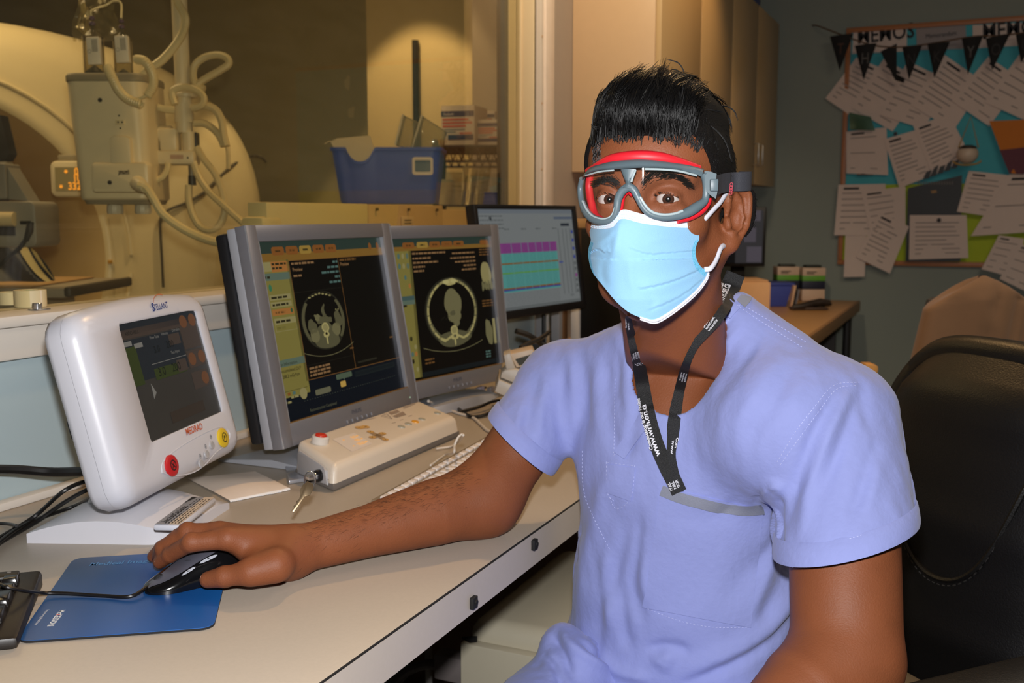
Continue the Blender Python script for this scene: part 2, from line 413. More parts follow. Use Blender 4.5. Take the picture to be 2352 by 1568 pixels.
# ---------------------------------------------------------------- silver monitors
M_silver = mat('silver_plastic', (132, 131, 137), 0.36, metal=0.35, var=0.03, vscale=120)
M_silver2 = mat('silver_bright', (196, 198, 206), 0.25, metal=0.6, var=0.02)
M_blackp = mat('black_plastic', (22, 22, 25), 0.45, var=0.1, bump=0.05)
M_scr = mat('lcd_glass', (7, 7, 6), 0.22, var=0.0, spec=0.35)
G = lambda n, c, s=1.0: glow('px_'+n, c, s)
g_olive = G('olive', (132, 122, 62)); g_olive_d = G('olive_dark', (100, 92, 46)); g_teal = G('teal', (48, 62, 54)); g_tan = G('tan', (134, 98, 42))
g_btn = G('button', (136, 84, 38)); g_btny = G('button_lit', (160, 128, 58)); g_navy = G('navy', (9, 18, 28)); g_black = G('black', (13, 11, 9))
g_line = G('amber_line', (110, 76, 40)); g_txt = G('amber_text', (140, 106, 70)); g_cyan = G('cyan_text', (84, 112, 104)); g_cyanbar = G('cyan_bar', (96, 112, 96))
g_dark = G('dark_text', (48, 44, 26)); g_or = G('orange_row', (170, 112, 56)); g_bone = G('bone', (176, 164, 106)); g_soft = G('soft', (92, 88, 62)); g_soft2 = G('soft2', (116, 110, 76)); g_fat = G('fat', (44, 42, 32)); g_spot = G('spot', (190, 180, 120)); g_pale = G('pale', (150, 140, 92))
def scribble(mb, S, u0, v, w, m, size, seed, frac=1.0):
    """a line of unreadable small print: short dashes"""
    r = random.Random(seed); u = u0
    while u < u0+w*frac:
        L = min(r.uniform(0.012, 0.04), u0+w*frac-u)
        a = S(u, v); b = S(u+L, v+size)
        mb.rect(a[0], b[0], b[1], a[1], m, z=0.0006); u += L+0.006
def blob(cx, cy, rx, ry, n, amp, seed, lobes=5):
    r = random.Random(seed); ph = [r.uniform(0, 6.28) for _ in range(lobes)]; am = [r.uniform(0, amp)/(k+1)**0.5 for k in range(lobes)]
    out = []
    for i in range(n):
        a = 2*pi*i/n; k = 1+sum(am[j]*sin((j+2)*a+ph[j]) for j in range(lobes))
        out.append((cx+rx*k*cos(a), cy+ry*k*sin(a)))
    return out
def monitor(name, label, p, w, h, ins, mats, group, depth=0.055, stand=True, logo=None, ui=None, back=None, silverside=True):
    front, side, rear = mats
    T = panel_frame(p[:3], p[3], p[4])
    top = np.array(T @ Vector((w/2, 0, 0)))[:3]
    nrm = np.array([sin(p[3]), -cos(p[3]), 0])
    base = top-nrm*0.055; base[2] = DZ
    t = thing(name, label, 'monitor', base, p[3]-pi/2 if False else 0, group)
    il, ir, it, ib = ins
    mb = MB(); mb.M = T
    # front frame as four bars round the glass
    z0, z1 = -0.022, 0.0
    mb.box(0, il, 0, h, z0, z1, front, 0.0012); mb.box(w-ir, w, 0, h, z0, z1, front, 0.0012)
    mb.box(il-0.002, w-ir+0.002, h-it, h, z0, z1-0.0002, front, 0.0012); mb.box(il-0.002, w-ir+0.002, 0, ib, z0, z1-0.0002, front, 0.0012)
    # inner lip
    for a, b, c, d in ((il-0.0005, il+0.002, ib, h-it), (w-ir-0.003, w-ir+0.0005, ib, h-it)): mb.box(a, b, c, d, -0.009, -0.0005, M_silver2 if silverside else front)
    mb.box(il, w-ir, ib-0.0005, ib+0.0012, -0.009, -0.0005, mat('amber_lip', (120, 92, 50), 0.4) if silverside else front)
    if silverside:
        mb.box(-0.0012, 0.0008, 0.001, h-0.001, -0.0015, 0.0006, M_silver2); mb.box(w-0.0008, w+0.0012, 0.001, h-0.001, -0.0015, 0.0006, M_silver2)
    if logo:
        mb.text(logo, 0.0098, mat('logo_grey', (84, 86, 98), 0.5), w*0.5, ib*0.55, 0.0006, align='c', bold=0.02)
        for k in range(6): mb.box(w*0.42+k*0.016, w*0.42+k*0.016+0.002, ib*0.20, ib*0.34, 0, 0.002, M_silver2)
        mb.box(w*0.42, w*0.42+0.082, ib*0.20, ib*0.30, -0.002, 0.0007, mat('strip_grey', (118, 118, 124), 0.4, 0.3)); mb.disc(w-0.03, ib*0.45, 0.0016, 0.0016, G('power_led', (200, 230, 190), 1.2), 0.0006)
    mb.build('bezel', t, world=True)
    mb = MB(); mb.M = T; mb.box(0.001, w-0.001, 0.001, h-0.001, -0.040 if silverside else -0.03, -0.0221, side, 0.003); mb.build('side_shell', t, world=True)
    mb = MB(); mb.M = T
    prof = [(0.0, 0.012), (0.0, h*0.80), (-0.004, h*0.88), (-0.004, h*0.985)]
    mb.box(-0.003 if silverside else 0.02, w+(0.003 if silverside else -0.02), 0.012, h-0.006, -0.062 if silverside else -.04, -0.040 if silverside else -0.03, rear, 0.006 if silverside else .003); (mb.box(0.06, w-0.06, 0.06, h-0.05, -0.085, -0.062, rear, 0.01) if silverside else None); mb.build('back_shell', t, world=True)
    mb = MB(); mb.M = T @ Matrix.Translation((0, 0, -0.008))
    mb.rect(il, w-ir, ib, h-it, M_scr, 0.0)
    sw, sh = w-il-ir, h-it-ib
    S = lambda u, v: (il+u*sw, h-it-v*sh)
    if ui: ui(mb, S)
    mb.build('screen', t, world=True)
    if stand:
        mb = MB(); c = np.array(T @ Vector((w/2, h*0.35, -0.085)))[:3]
        q = c-nrm*0.02; bt = np.array([q[0], q[1], DZ+0.02])
        mb.tube([bt, (bt+q)/2+np.array([0, 0, -0.01]), c], [0.034, 0.032, 0.030], side, 12, flat=0.55); mb.build('stand_column', t, world=True)
        ax = np.array([cos(p[3]), sin(p[3]), 0]); fo = nrm
        o = np.array([top[0], top[1], DZ])-fo*0.03
        mb = MB(); P = []
        for i in range(25):
            u = -1+2*i/24; row = []
            for (dz, off) in ((.001, 0.0), (0.004, -0.001), (0.016*(1-0.75*u*u)+0.004, -0.008), (0.020*(1-0.6*u*u)+0.006, -0.06), (0.004, -0.17), (.001, -0.172)):
                row.append(o+ax*u*0.165+fo*(0.050*(1-0.9*u*u*0.6)+off)+Uz*dz)
            P.append(row)
        mb.grid(P, side); P = np.array(P); mb.add(P[0], [tuple(range(6))], side); mb.add(P[-1], [tuple(range(6))[::-1]], side)
        mb.build('base', t, world=True)
    return t, T
def ui_left(mb, S):
    R = lambda u0, u1, v0, v1, m, z=0.0003: (lambda a, b: mb.rect(a[0], b[0], b[1], a[1], m, z))(S(u0, v0), S(u1, v1))
    asp = 1.25
    R(0, 1, 0, .066, g_teal); R(0, 1, .066, .112, g_tan)
    for k, u in enumerate((.10, .20, .30, .40, .50)):
        a = S(u, .078); b = S(u+.088, .03); mb.poly(rrect(a[0], b[0], a[1], b[1], 0.005), g_btny if k == 2 else g_btn, 0.0006); scribble(mb, S, u+.025, .048, .04, g_dark, .012, k)
    for u in (.885, .955): a = S(u, .055); mb.disc(a[0], a[1], .005, .007, g_btn, 0.0006)
    R(0, .205, .105, .80, g_olive); R(.19, .205, .105, .80, g_olive_d, .0005); R(0, .08, .112, .165, g_pale, .0005); R(.08, .2, .112, .17, g_or, .0005)
    scribble(mb, S, .085, .12, .10, g_dark, .012, 3); scribble(mb, S, .085, .143, .07, g_dark, .012, 4)
    R(0, .2, .175, .215, g_cyanbar, .0005); scribble(mb, S, .01, .19, .05, g_dark, .014, 9)
    a = S(.05, .255); mb.disc(a[0], a[1], .004, .006, G('green_icon', (60, 120, 84)), .0006)
    for k, v in enumerate((.295, .335)): R(.035, .18, v, v+.03, g_pale, .0005); scribble(mb, S, .045, v+.01, .11, g_dark, .012, 20+k)
    R(.035, .185, .375, .41, g_or, .0006); scribble(mb, S, .055, .388, .07, g_dark, .012, 31); a = S(.17, .39); mb.disc(a[0], a[1], .003, .004, G('green_icon2', (50, 90, 60)), .0008)
    R(.04, .19, .425, .50, g_pale, .0005); R(.043, .187, .46, .497, g_olive, .0006); scribble(mb, S, .05, .438, .10, g_dark, .013, 33); scribble(mb, S, .05, .474, .06, g_olive_d, .013, 34)
    R(0, .205, .655, .695, g_cyanbar, .0005)
    a = S(.01, .688); mb.text('Scan Information', .0078, g_dark, a[0], a[1], .0007)
    a = S(.02, .725); mb.text('Accumulated DLP', .0078, g_dark, a[0], a[1], .0006, bold=.01)
    a = S(.03, .757); mb.text('288.2 mGy*cm', .0078, g_dark, a[0], a[1], .0006, bold=.01)
    R(0, .205, .86-.06, .865, g_olive); R(0, .19, .83, .832, g_dark, .0006)
    for k in range(3): R(.01+.035*k, .03+.035*k, .838, .855, (g_or, g_btn, g_cyan)[k], .0006)
    # image viewports
    R(.205, 1, .112, .80, g_black); R(.585, .589, .112, .795, g_line, .0005); R(.205, 1, .795, .80, g_line, .0005); R(.205, .209, .112, .80, g_line, .0005); R(.205, 1, .112, .115, g_line, .0005)
    a = S(.225, .175); mb.text('Preview', .0088, g_txt, a[0], a[1], .0006, bold=.015); a = S(.60, .165); mb.text('Preview', .0088, g_txt, a[0], a[1], .0006, bold=.015)
    scribble(mb, S, .222, .125, .17, g_txt, .012, 51); scribble(mb, S, .60, .123, .14, g_line, .012, 52); scribble(mb, S, .225, .195, .06, g_txt, .012, 53)
    for k, v in enumerate((.13, .16, .19, .22, .25)): scribble(mb, S, .54-.05*(k % 3), v, .04+.05*(k % 3), g_cyan, .013, 60+k)
    R(.21, .585, .295, .2965, g_fat, .0005); R(.21, .585, .715, .7165, g_fat, .0005)
    for k in range(3): scribble(mb, S, .225, .73+.02*k, .16, g_txt, .012, 70+k)
    R(.61, .78, .76, .772, g_fat, .0005)
    # abdomen slice
    cx, cy = S(.395, .475); X = .064; Y = .052
    B = lambda x, y, rx, ry, m, s=0, amp=.06, z=.0007: mb.poly(blob(cx+x*X, cy+y*Y, rx*X, ry*Y, 40, amp, s), m, z)
    B(0, 0, 1.02, 1.0, g_fat, 1, .02, .0004); B(0, .03, .94, .93, g_black, 2, .02, .0005)
    for sgn in (-1, 1):
        o = [(cx+sgn*X*1.0*cos(t), cy+Y*.97*sin(t)-.0) for t in np.linspace(-.75, .75, 14)]; i = [(cx+sgn*X*.87*cos(t), cy+Y*.88*sin(t)) for t in np.linspace(.75, -.75, 14)]
        mb.poly(o+i if sgn > 0 else (o+i)[::-1], g_soft, .0008)
    B(0, -.60, .66, .34, g_soft, 5, .08, .0008); B(0, -.40, .42, .30, g_soft, 6, .08, .0009)
    B(-.52, -.46, .20, .24, g_soft2, 7, .06, .001); B(.52, -.36, .20, .22, g_soft2, 8, .06, .001); B(-.58, -.16, .20, .24, g_soft, 9, .15, .001); B(.68, -.02, .18, .26, g_soft, 10, .15, .001)
    B(-.12, .0, .22, .16, g_soft, 11, .2, .001); B(.20, .02, .18, .12, g_soft, 12, .2, .001); B(.30, .33, .22, .26, g_black, 13, .04, .0011); B(.05, .30, .10, .22, g_soft, 14, .25, .001); B(-.30, .12, .12, .12, g_soft2, 15, .2, .0011)
    B(0, -.25, .17, .17, g_bone, 16, .03, .0012); B(0, -.25, .12, .12, g_pale, 17, .03, .0013); B(0, -.48, .13, .12, g_bone, 18, .12, .0012); B(0, -.46, .05, .05, g_black, 19, .03, .0014); B(0, -.66, .04, .16, g_bone, 20, .1, .0012)
    mb.line([(cx+X*t, cy-Y*1.05+Y*.18*(t*t-1)+.002+Y*.0) for t in np.linspace(-1.15, 1.25, 16)], .0011, g_soft2, .0007)
    for k in range(7): mb.poly(blob(cx+X*(-.5+.16*k), cy+Y*(.90-.18*abs(k-3)**1.4*.12), .004, .0016, 10, .2, 90+k), g_pale, .001)
    a = S(.50, .42); mb.line([a, (a[0]+.002, a[1]-.002)], .002, g_spot, .0008); mb.line([(a[0]+.006, a[1]-.004), (a[0]+.009, a[1]+.001)], .0016, g_spot, .0008)
    for (u, v) in ((.565, .665), (.93, .65)): scribble(mb, S, u, v, .03, g_line, .01, int(u*100))
    # lower console
    R(0, 1, .865, 1, g_navy); R(.205, 1, .80, .865, g_navy)
    a = S(.155, .862); mb.disc(a[0], a[1], .010, .010, g_pale, .0006); scribble(mb, S, .065, .862, .06, g_pale, .012, 80); scribble(mb, S, .005, .885, .06, g_pale, .012, 81)
    a = S(.24, .895); b = S(.36, .862); mb.poly(rrect(a[0], b[0], a[1], b[1], .003), G('grey_key', (108, 106, 82)), .0006)
    a = S(.44, .887); b = S(.485, .852); mb.poly(rrect(a[0], b[0], a[1], b[1], .003), G('yellow_key', (196, 158, 78)), .0006)
    a = S(.415, .838); b = S(.545, .806); mb.poly(rrect(a[0], b[0], a[1], b[1], .003), G('callout', (84, 98, 78)), .0006); a = S(.475, .85); mb.poly([(a[0], a[1]), (a[0]+.005, a[1]+.006), (a[0]-.003, a[1]+.006)], G('callout', (84, 98, 78)), .0006)
    R(.57, .93, .815, .85, G('ruler', (26, 34, 36)), .0006)
    for k in range(30): R(.575+.0117*k, .579+.0117*k, .822, .842, g_navy, .0008)
    for k in range(40): R(.15+.0195*k, .158+.0195*k, .905, .908, G('dash', (70, 76, 66)), .0006)
    a = S(.18, .975); mb.text('Reconstruction Completed', .0072, G('dim', (96, 96, 74)), a[0], a[1], .0006)
def ui_right(mb, S):
    R = lambda u0, u1, v0, v1, m, z=0.0003: (lambda a, b: mb.rect(a[0], b[0], b[1], a[1], m, z))(S(u0, v0), S(u1, v1))
    R(0, 1, 0, .055, g_teal); R(0, 1, .055, .085, g_tan)
    for k, u in enumerate((.19, .31, .42, .53, .64)):
        a = S(u, .068); b = S(u+.10, .026); mb.poly(rrect(a[0], b[0], a[1], b[1], 0.005), g_btny if k == 1 else g_btn, 0.0006); scribble(mb, S, u+.03, .042, .04, g_dark, .012, 100+k)
    a = S(.90, .062); b = S(.985, .026); mb.poly(rrect(a[0], b[0], a[1], b[1], 0.005), g_btn, 0.0006)
    R(0, .255, .085, .98, g_olive); R(.235, .255, .085, .98, g_olive_d, .0005)
    for k in range(6): a = S(.15+.035*(k % 3), .12+.07*(k//3)); mb.disc(a[0], a[1], .004, .006, (g_cyan, g_pale, g_cyanbar)[k % 3], .0006)
    R(.05, .25, .40, .43, G('teal_row', (70, 92, 88)), .0006); R(.05, .25, .43, .46, g_cyanbar, .0006); R(.05, .18, .46, .475, g_dark, .0006)
    for k, v in enumerate((.27, .33, .70, .76, .81, .81, .86, .92)): a = S(.19+.03*(k % 2), v); mb.disc(a[0], a[1], .004, .005, (g_cyan, g_or, g_dark, g_pale)[k % 4], .0006)
    R(.255, 1, .085, .95, g_black); R(.255, 1, .95, .985, G('navy2', (22, 28, 30)))
    for k, v in enumerate((.10, .135, .165, .195, .225)): scribble(mb, S, .265, v, (.30, .16, .22, .10, .09)[k], g_txt, .013, 120+k); scribble(mb, S, .84-(.22, .24, .20, .12, .14)[k], v+.012, (.22, .24, .20, .12, .14)[k], g_txt, .012, 130+k)
    for k in range(3): scribble(mb, S, .885, .095+.02*k, .10, g_line, .010, 140+k); scribble(mb, S, .87, .49+.02*k, .11, g_line, .010, 150+k)
    cx, cy = S(.575, .545); X = .092; Y = .074
    def B(x, y, rx, ry, m, s=0, amp=.03, z=.0007): mb.poly(blob(cx+x*X, cy+y*Y, rx*X, ry*Y, 48, amp, s), m, z)
    B(0, 0, 1.03, 1.03, g_fat, 1, .015, .0004); B(0, 0, .98, .98, g_soft, 2, .012, .0005); B(0, .05, .87, .86, g_black, 3, .02, .0006)
    B(.0, -.80, .62, .24, g_soft, 4, .05, .0007)
    for k, a in enumerate(np.linspace(.2, 2*pi+.2, 22, endpoint=False)):
        if -2.0 < ((a+pi) % (2*pi))-pi < -1.15: continue
        t0, t1 = a-.13, a+.12
        o = [(cx+X*.95*cos(t), cy+Y*.95*sin(t)) for t in np.linspace(t0, t1, 6)]; i = [(cx+X*.885*cos(t), cy+Y*.885*sin(t)) for t in np.linspace(t1, t0, 6)]
        mb.poly(o+i, g_bone if k % 3 else g_pale, .0008)
    B(0, .87, .26, .09, g_bone, 6, .15, .0009); B(-.16, .88, .12, .06, g_spot, 7, .1, .001); B(.14, .89, .11, .06, g_spot, 8, .1, .001)
    B(.04, .25, .33, .42, g_soft2, 9, .06, .0008); B(.06, -.12, .26, .22, g_soft2, 10, .05, .0008); B(.12, -.32, .12, .14, g_soft2, 11, .03, .0009); B(.0, -.05, .1, .08, g_soft, 21, .1, .0009)
    B(0, -.56, .14, .15, g_bone, 12, .05, .001); B(0, -.55, .10, .10, g_pale, 13, .03, .0011); B(0, -.74, .16, .09, g_bone, 14, .15, .001); B(0, -.73, .05, .05, g_soft, 15, .03, .0012); B(0, -.88, .03, .14, g_bone, 16, .1, .001)
    for s in (-1, 1): mb.line([(cx+s*X*.12, cy-Y*.72), (cx+s*X*.34, cy-Y*.82), (cx+s*X*.55, cy-Y*.74)], .005, g_bone, .0009)
    for k in range(6): B(-.45+.06*k, -.20+.03*(k % 3), .015, .015, g_fat, 40+k, .2, .001)
    mb.line([(cx+X*t, cy-Y*1.17+Y*.16*t*t) for t in np.linspace(-1.2, 1.1, 16)], .0014, g_soft2, .0007)
    # side thumbnails
    a = S(.935, .325); mb.poly(blob(a[0], a[1]+.012, .020, .026, 30, .12, 61), g_pale, .0006)
    for k in range(4): mb.poly(blob(a[0]-.016+.011*k, a[1]-.016, .005, .012, 14, .2, 70+k), g_soft2, .0008)
    a = S(.93, .74); mb.poly(blob(a[0]-.006, a[1], .013, .03, 30, .2, 63), g_soft2, .0006); mb.rect(a[0]+.010, a[0]+.020, a[1]-.028, a[1]+.030, g_pale, .0007)
    for k in range(4): scribble(mb, S, .29+.03*(k % 2), .86+.025*(k//2)*1.0, .05, g_line, .012, 170+k)
    for k in range(3): scribble(mb, S, .86, .88+.02*k, .05, g_cyan, .012, 180+k)
SIL = (M_silver, mat('silver_side', (178, 180, 188), 0.4, 0.3, var=0.03), M_blackp)
mon1, T1 = monitor('silver_monitor', 'silver monitor with a small abdomen scan, standing nearest the white touch panel', (-0.99, 1.2982, 0.7898, 1.5845, 0.1729), 0.4418, 0.3594, (.0264, .0286, .0265, .0372), SIL, 'silver scanner monitors', logo='PHILIPS', ui=ui_left)
o2 = np.array([-1.0594, 1.7241, 0.7804])+np.array([cos(1.4034), sin(1.4034), 0])*0.03
mon2, T2 = monitor('silver_monitor', 'silver monitor with a large chest cross-section, between the abdomen scan and the black monitor', (*o2, 1.4034, 0.1081), 0.4118, 0.3594, (.0, .0286, .0265, .0372), SIL, 'silver scanner monitors', logo='PHILIPS', ui=ui_right)
mb = MB(); mb.M = T2; mb.rect(.012, .040, .006, .018, mat('sticker_white', (205, 200, 205), 0.5), .0008); [mb.rect(.015, .036, .009+.003*k, .0098+.003*k, mat('print_grey', (120, 120, 125), 0.6), .0010) for k in range(3)]; so = mb.build('asset_sticker', mon2, world=True)
# ---------------------------------------------------------------- black monitor with the worklist
def ui_list(mb, S):
    R = lambda u0, u1, v0, v1, m, z=0.0003: (lambda a, b: mb.rect(a[0], b[0], b[1], a[1], m, z))(S(u0, v0), S(u1, v1))
    R(0, 1, 0, 1, G('grey_page', (124, 128, 128))); R(0, 1, 0, .04, G('grey_bar', (112, 118, 124)), .0005)
    R(.78, .99, .075, .10, G('blue_bar', (84, 94, 112)), .0006); R(.85, .95, .145, .175, G('dark_bar', (44, 50, 58)), .0006)
    lt = G('grey_line', (108, 112, 112)); tx = G('grey_text', (96, 100, 100))
    for k in range(4): scribble(mb, S, .03, .06+.04*k, .22, tx, .012, 200+k)
    a = S(.13, .09); mb.disc(a[0], a[1], .006, .006, G('icon_dark', (60, 64, 66)), .0006)
    for u in (.25, .42, .57, .75): scribble(mb, S, u, .19, .05, tx, .014, int(u*300))
    mag = G('magenta_rows', (132, 66, 128)); tq = G('turquoise_rows', (86, 152, 146)); br = G('brown_row', (128, 88, 40)); gr = G('green_row', (96, 150, 60)); bl = G('blue_row', (60, 72, 140))
    U1 = .78
    R(0, U1, .335, .435, mag, .0005); R(0, U1, .435, .80, tq, .0005)
    R(0, U1, .53, .545, br, .0007); R(0, U1, .625, .638, gr, .0007); R(0, U1, .775, .79, br, .0007); R(0, U1, .79, .805, bl, .0007); R(0, U1, .805, .82, tq, .0006)
    for k in range(34): scribble(mb, S, .22, .345+.0135*k, .54, G('row_dim', (74, 128, 124)) if k > 6 else G('row_dim2', (112, 58, 112)), .004, 240+k)
    for u in (.30, .40, .47, .55, .62, .70): R(u, u+.003, .335, .80, G('col_line', (100, 160, 154)), .0008)
    for k in range(8): scribble(mb, S, .20, .835+.018*k, .56, lt, .006, 280+k)
    for u in (.81, .86, .90, .945): R(u, u+.012, .2, .9, lt, .0005)
    for v in (.22, .31, .40, .49, .56, .62, .69, .74, .80, .86): R(.962, .985, v, v+.035, (mag, bl, G('grey_text', (96, 100, 100)))[int(v*100) % 3], .0006)
    R(.79, .835, .548, .566, G('blue_cell', (76, 88, 140)), .0007); a = S(.88, .93); mb.text('1014', .010, G('icon_dark', (60, 64, 66)), a[0], a[1], .0006)
    R(0, 1, .965, 1, G('grey_bar2', (104, 108, 108)), .0005)
M_blk2 = mat('black_bezel', (20, 20, 24), 0.4, var=0.05)
mon3, T3 = monitor('black_monitor', 'black monitor showing a list with purple and turquoise rows, beside the masked face', (-1.2282*.95, 2.5275*.95, CZ+(0.8635-CZ)*.95, 1.415, 0.1311), 0.5628*.95, 0.3283*.95, (.014, .016, .012, .022), (M_blk2, M_blk2, M_blk2), None, ui=ui_list, stand=False, silverside=False)
p = onY(1276, 780, 2.86); mb = MB()
bx0 = np.array([p[0]-0.03, p[1], DZ])
mb.tube([bx0+Uz*0.012, bx0+Uz*0.12, bx0+Uz*0.22], [.022, .022, .022], M_blk2, 12, flat=.6); mb.tube([bx0+np.array([.012, -.02, .03]), bx0+np.array([.012, -.02, .09]), bx0+np.array([.012, -.02, .145])], .008, mat('chrome', (200, 202, 205), .18, .9), 10); mb.build('stand_column', mon3, world=True)
mb = MB(); mb.box(bx0[0]-.10, bx0[0]+.10, bx0[1]-.10, bx0[1]+.10, DZ, DZ+.014, M_blk2, .006); mb.build('base', mon3, world=True)
# ================================================================ THINGS ON THE DESK
def loc(T, px, py):
    Ti = T.inverted(); o = Ti @ V(CAM); d = Ti.to_3x3() @ V(ray(px, py)); t = -o.z/d.z
    q = o+d*t; return q.x, q.y
def rings(mb, loops, m, cap0=False, cap1=False):
    mb.grid(np.array(loops), m, closev=True, flip=False)
    n = len(loops[0]); k = len(loops)
    if cap0: mb.add(loops[0], [tuple(range(n))[::-1]], m)
    if cap1: mb.add(loops[-1], [tuple(range(n))], m)
# ---------------------------------------------------------------- white touch panel
TS = panel_frame((-0.93, 0.913, 0.800), 1.8445, 0.2445); TW, TH = 0.3513, 0.2551
M_dev = mat('device_white', (208, 208, 216), 0.33, var=0.02, bump=0.02, bscale=900)
bc = np.array(TS @ Vector((TW*0.55, 0, -0.05)))[:3]; bc[2] = DZ
st = thing('touch_panel', 'white leaning touch panel with a dark screen and a red and a yellow button', 'control panel', bc)
q = [loc(TS, *p) for p in ((275, 748), (452, 708), (510, 942), (350, 1017))]
su0 = (q[0][0]+q[3][0])/2; su1 = (q[1][0]+q[2][0])/2; sv1 = (q[0][1]+q[1][1])/2; sv0 = (q[2][1]+q[3][1])/2
scx, scy = (su0+su1)/2, (sv0+sv1)/2
def panel_out(inset, n=128):
    x0, x1, y0, y1 = inset, TW-inset, inset, TH-0.006-inset; r = max(0.004, 0.03-inset)
    P = np.array(rrect(x0, x1, y0, y1, r, 10)); out = []
    for k in range(n):
        a = 2*pi*k/n; d = np.array([cos(a), sin(a)]); best = None
        for i in range(len(P)):
            p0, p1 = P[i], P[(i+1) % len(P)]; e = p1-p0; M2 = np.array([[d[0], -e[0]], [d[1], -e[1]]])
            if abs(np.linalg.det(M2)) < 1e-12: continue
            t, s = np.linalg.solve(M2, p0-np.array([scx, scy]))
            if t > 0 and -1e-6 <= s <= 1+1e-6: best = t if best is None else max(best, t)
        x, y = scx+d[0]*best, scy+d[1]*best
        if y > TH*0.6: y += 0.011*(1-((x-TW/2)/(TW/2))**2)
        out.append((x, y))
    return out
def scr_out(pad, n=128):
    out = []
    for k in range(n):
        a = 2*pi*k/n; d = (cos(a), sin(a)); hx, hy = (su1-su0)/2+pad, (sv1-sv0)/2+pad
        t = min(hx/abs(d[0]) if abs(d[0]) > 1e-9 else 9, hy/abs(d[1]) if abs(d[1]) > 1e-9 else 9); out.append((scx+d[0]*t, scy+d[1]*t))
    return out
Z3 = lambda L, z: [(x, y, z) for x, y in L]
mb = MB(); mb.M = TS
rings(mb, [Z3(scr_out(0), -0.012), Z3(scr_out(0.0005), -0.0012), Z3(scr_out(0.002), -0.0002), Z3(panel_out(0.030), 0.0), Z3(panel_out(0.020), -0.0008), Z3(panel_out(0.010), -0.0045), Z3(panel_out(0.003), -0.012), Z3(panel_out(0.0), -0.022), Z3(panel_out(0.0), -0.026)], M_dev)
fshell = mb.build('front_shell', st, world=True, smooth=50)
mb = MB(); mb.M = TS
rings(mb, [Z3(panel_out(0.0004), -0.0265), Z3(panel_out(0.0004), -0.042), Z3(panel_out(0.004), -0.050), Z3(panel_out(0.03), -0.060), Z3(panel_out(0.07), -0.066)], M_dev, cap1=True)
mb.box(0.012, 0.02, 0.10, 0.125, -0.058, -0.044, M_blackp, 0.002); mb.build('rear_shell', st, world=True, smooth=50)
mb = MB(); mb.M = TS @ Matrix.Translation((0, 0, -0.0035))
mb.rect(su0, su1, sv0, sv1, mat('touch_glass', (46, 46, 46), 0.28, var=0.25, vscale=18, emis=0.10, ecol=(80, 74, 66)), 0)
S2 = lambda u, v: (su0+u*(su1-su0), sv1-v*(sv1-sv0))
def R2(u0, u1, v0, v1, m, z=.0003): a = S2(u0, v0); b = S2(u1, v1); mb.rect(a[0], b[0], b[1], a[1], m, z)
d_or = G('dim_orange', (112, 72, 46)); d_br = G('dim_brown', (74, 62, 54)); d_gr = G('dim_green', (58, 66, 34)); d_bl = G('dim_slate', (40, 44, 48)); d_tx = G('dim_print', (26, 28, 26)); d_lt = G('dim_light', (128, 124, 116))
R2(0, 1, 0, .10, d_bl); R2(0, .95, .05, .13, d_br); R2(.0, .72, .14, .50, d_bl); R2(.73, .97, .13, .34, d_br, .0004); R2(.73, .97, .36, .52, d_br, .0004); R2(.72, .95, .56, .72, d_br, .0004)
for u, v in ((.80, .085), (.93, .085), (.79, .44), (.93, .44), (.90, .64)): a = S2(u, v); mb.disc(a[0], a[1], .011, .0095, d_or, .0006)
R2(.12, .22, .18, .22, d_lt, .0005); R2(.0, .10, .15, .19, d_lt, .0005); R2(0, .13, .20, .53, d_gr, .0004); R2(.27, .68, .43, .53, d_gr, .0005); R2(.55, .70, .17, .27, d_br, .0006); R2(.57, .70, .41, .52, d_br, .0006)
for k, s in enumerate(('Flow Rate', 'Volume', 'Duration')): a = S2(.32+.15*k, .175-.01*k); mb.text(s, .0062, d_lt, a[0], a[1], .0007)
a = S2(.33, .30); mb.text('3.0', .014, d_tx, a[0], a[1], .0007); a = S2(.50, .285); mb.text('200', .014, d_tx, a[0], a[1], .0007)
a = S2(.31, .505); mb.text('3.0', .017, d_tx, a[0], a[1], .0008); a = S2(.49, .50); mb.text('200', .017, d_tx, a[0], a[1], .0008)
a = S2(.53, .345); mb.text('Test Inject', .006, d_lt, a[0], a[1], .0007); R2(.26, .72, .385, .39, d_lt, .0006)
a = S2(.18, .60); mb.poly([(a[0], a[1]-.012), (a[0]+.010, a[1]-.004), (a[0]+.002, a[1]+.010)], d_lt, .0006)
R2(.32, .78, .83, .93, G('dim_brown2', (62, 52, 44)), .0005); a = S2(.05, .10); mb.text('ABDO-PELL', .007, d_tx, a[0], a[1], .0007)
mb.build('screen', st, world=True)
# buttons, print and ridge
def btn(px, py, rx, ry, m, name, sym=None, h=.003):
    u, v = loc(TS, px, py); b = MB(); b.M = TS @ Matrix.Translation((u, v, 0)) @ Matrix.Diagonal((rx, ry, 1, 1))
    b.lathe([(1.02, 0.0), (1.0, h*.6), (.9, h*.95), (.6, h*1.1), (0.0001, h*1.15)], m, 28)
    if sym:
        b.M = TS @ Matrix.Translation((u, v, h*1.25)); b.ring(0, 0, .0075, .0075, .0016, M_dark)
        if sym == 'x': b.line([(-.004, -.004), (.004, .004)], .0016, M_dark); b.line([(-.004, .004), (.004, -.004)], .0016, M_dark)
        else: b.line([(-.003, -.003), (-.0005, .003), (.0005, -.001), (.003, .003)], .0014, M_dark)
    return b.build(name, st, world=True)
tag(btn(393, 1069, .0165, .0145, mat('button_red', (192, 34, 40), .4, var=.03), 'stop_button', 'x'), 'red button with a crossed circle')
tag(btn(511, 1005, .0165, .0145, mat('button_yellow', (224, 190, 40), .4, var=.03), 'arm_button', 'n'), 'yellow button with a ringed mark')
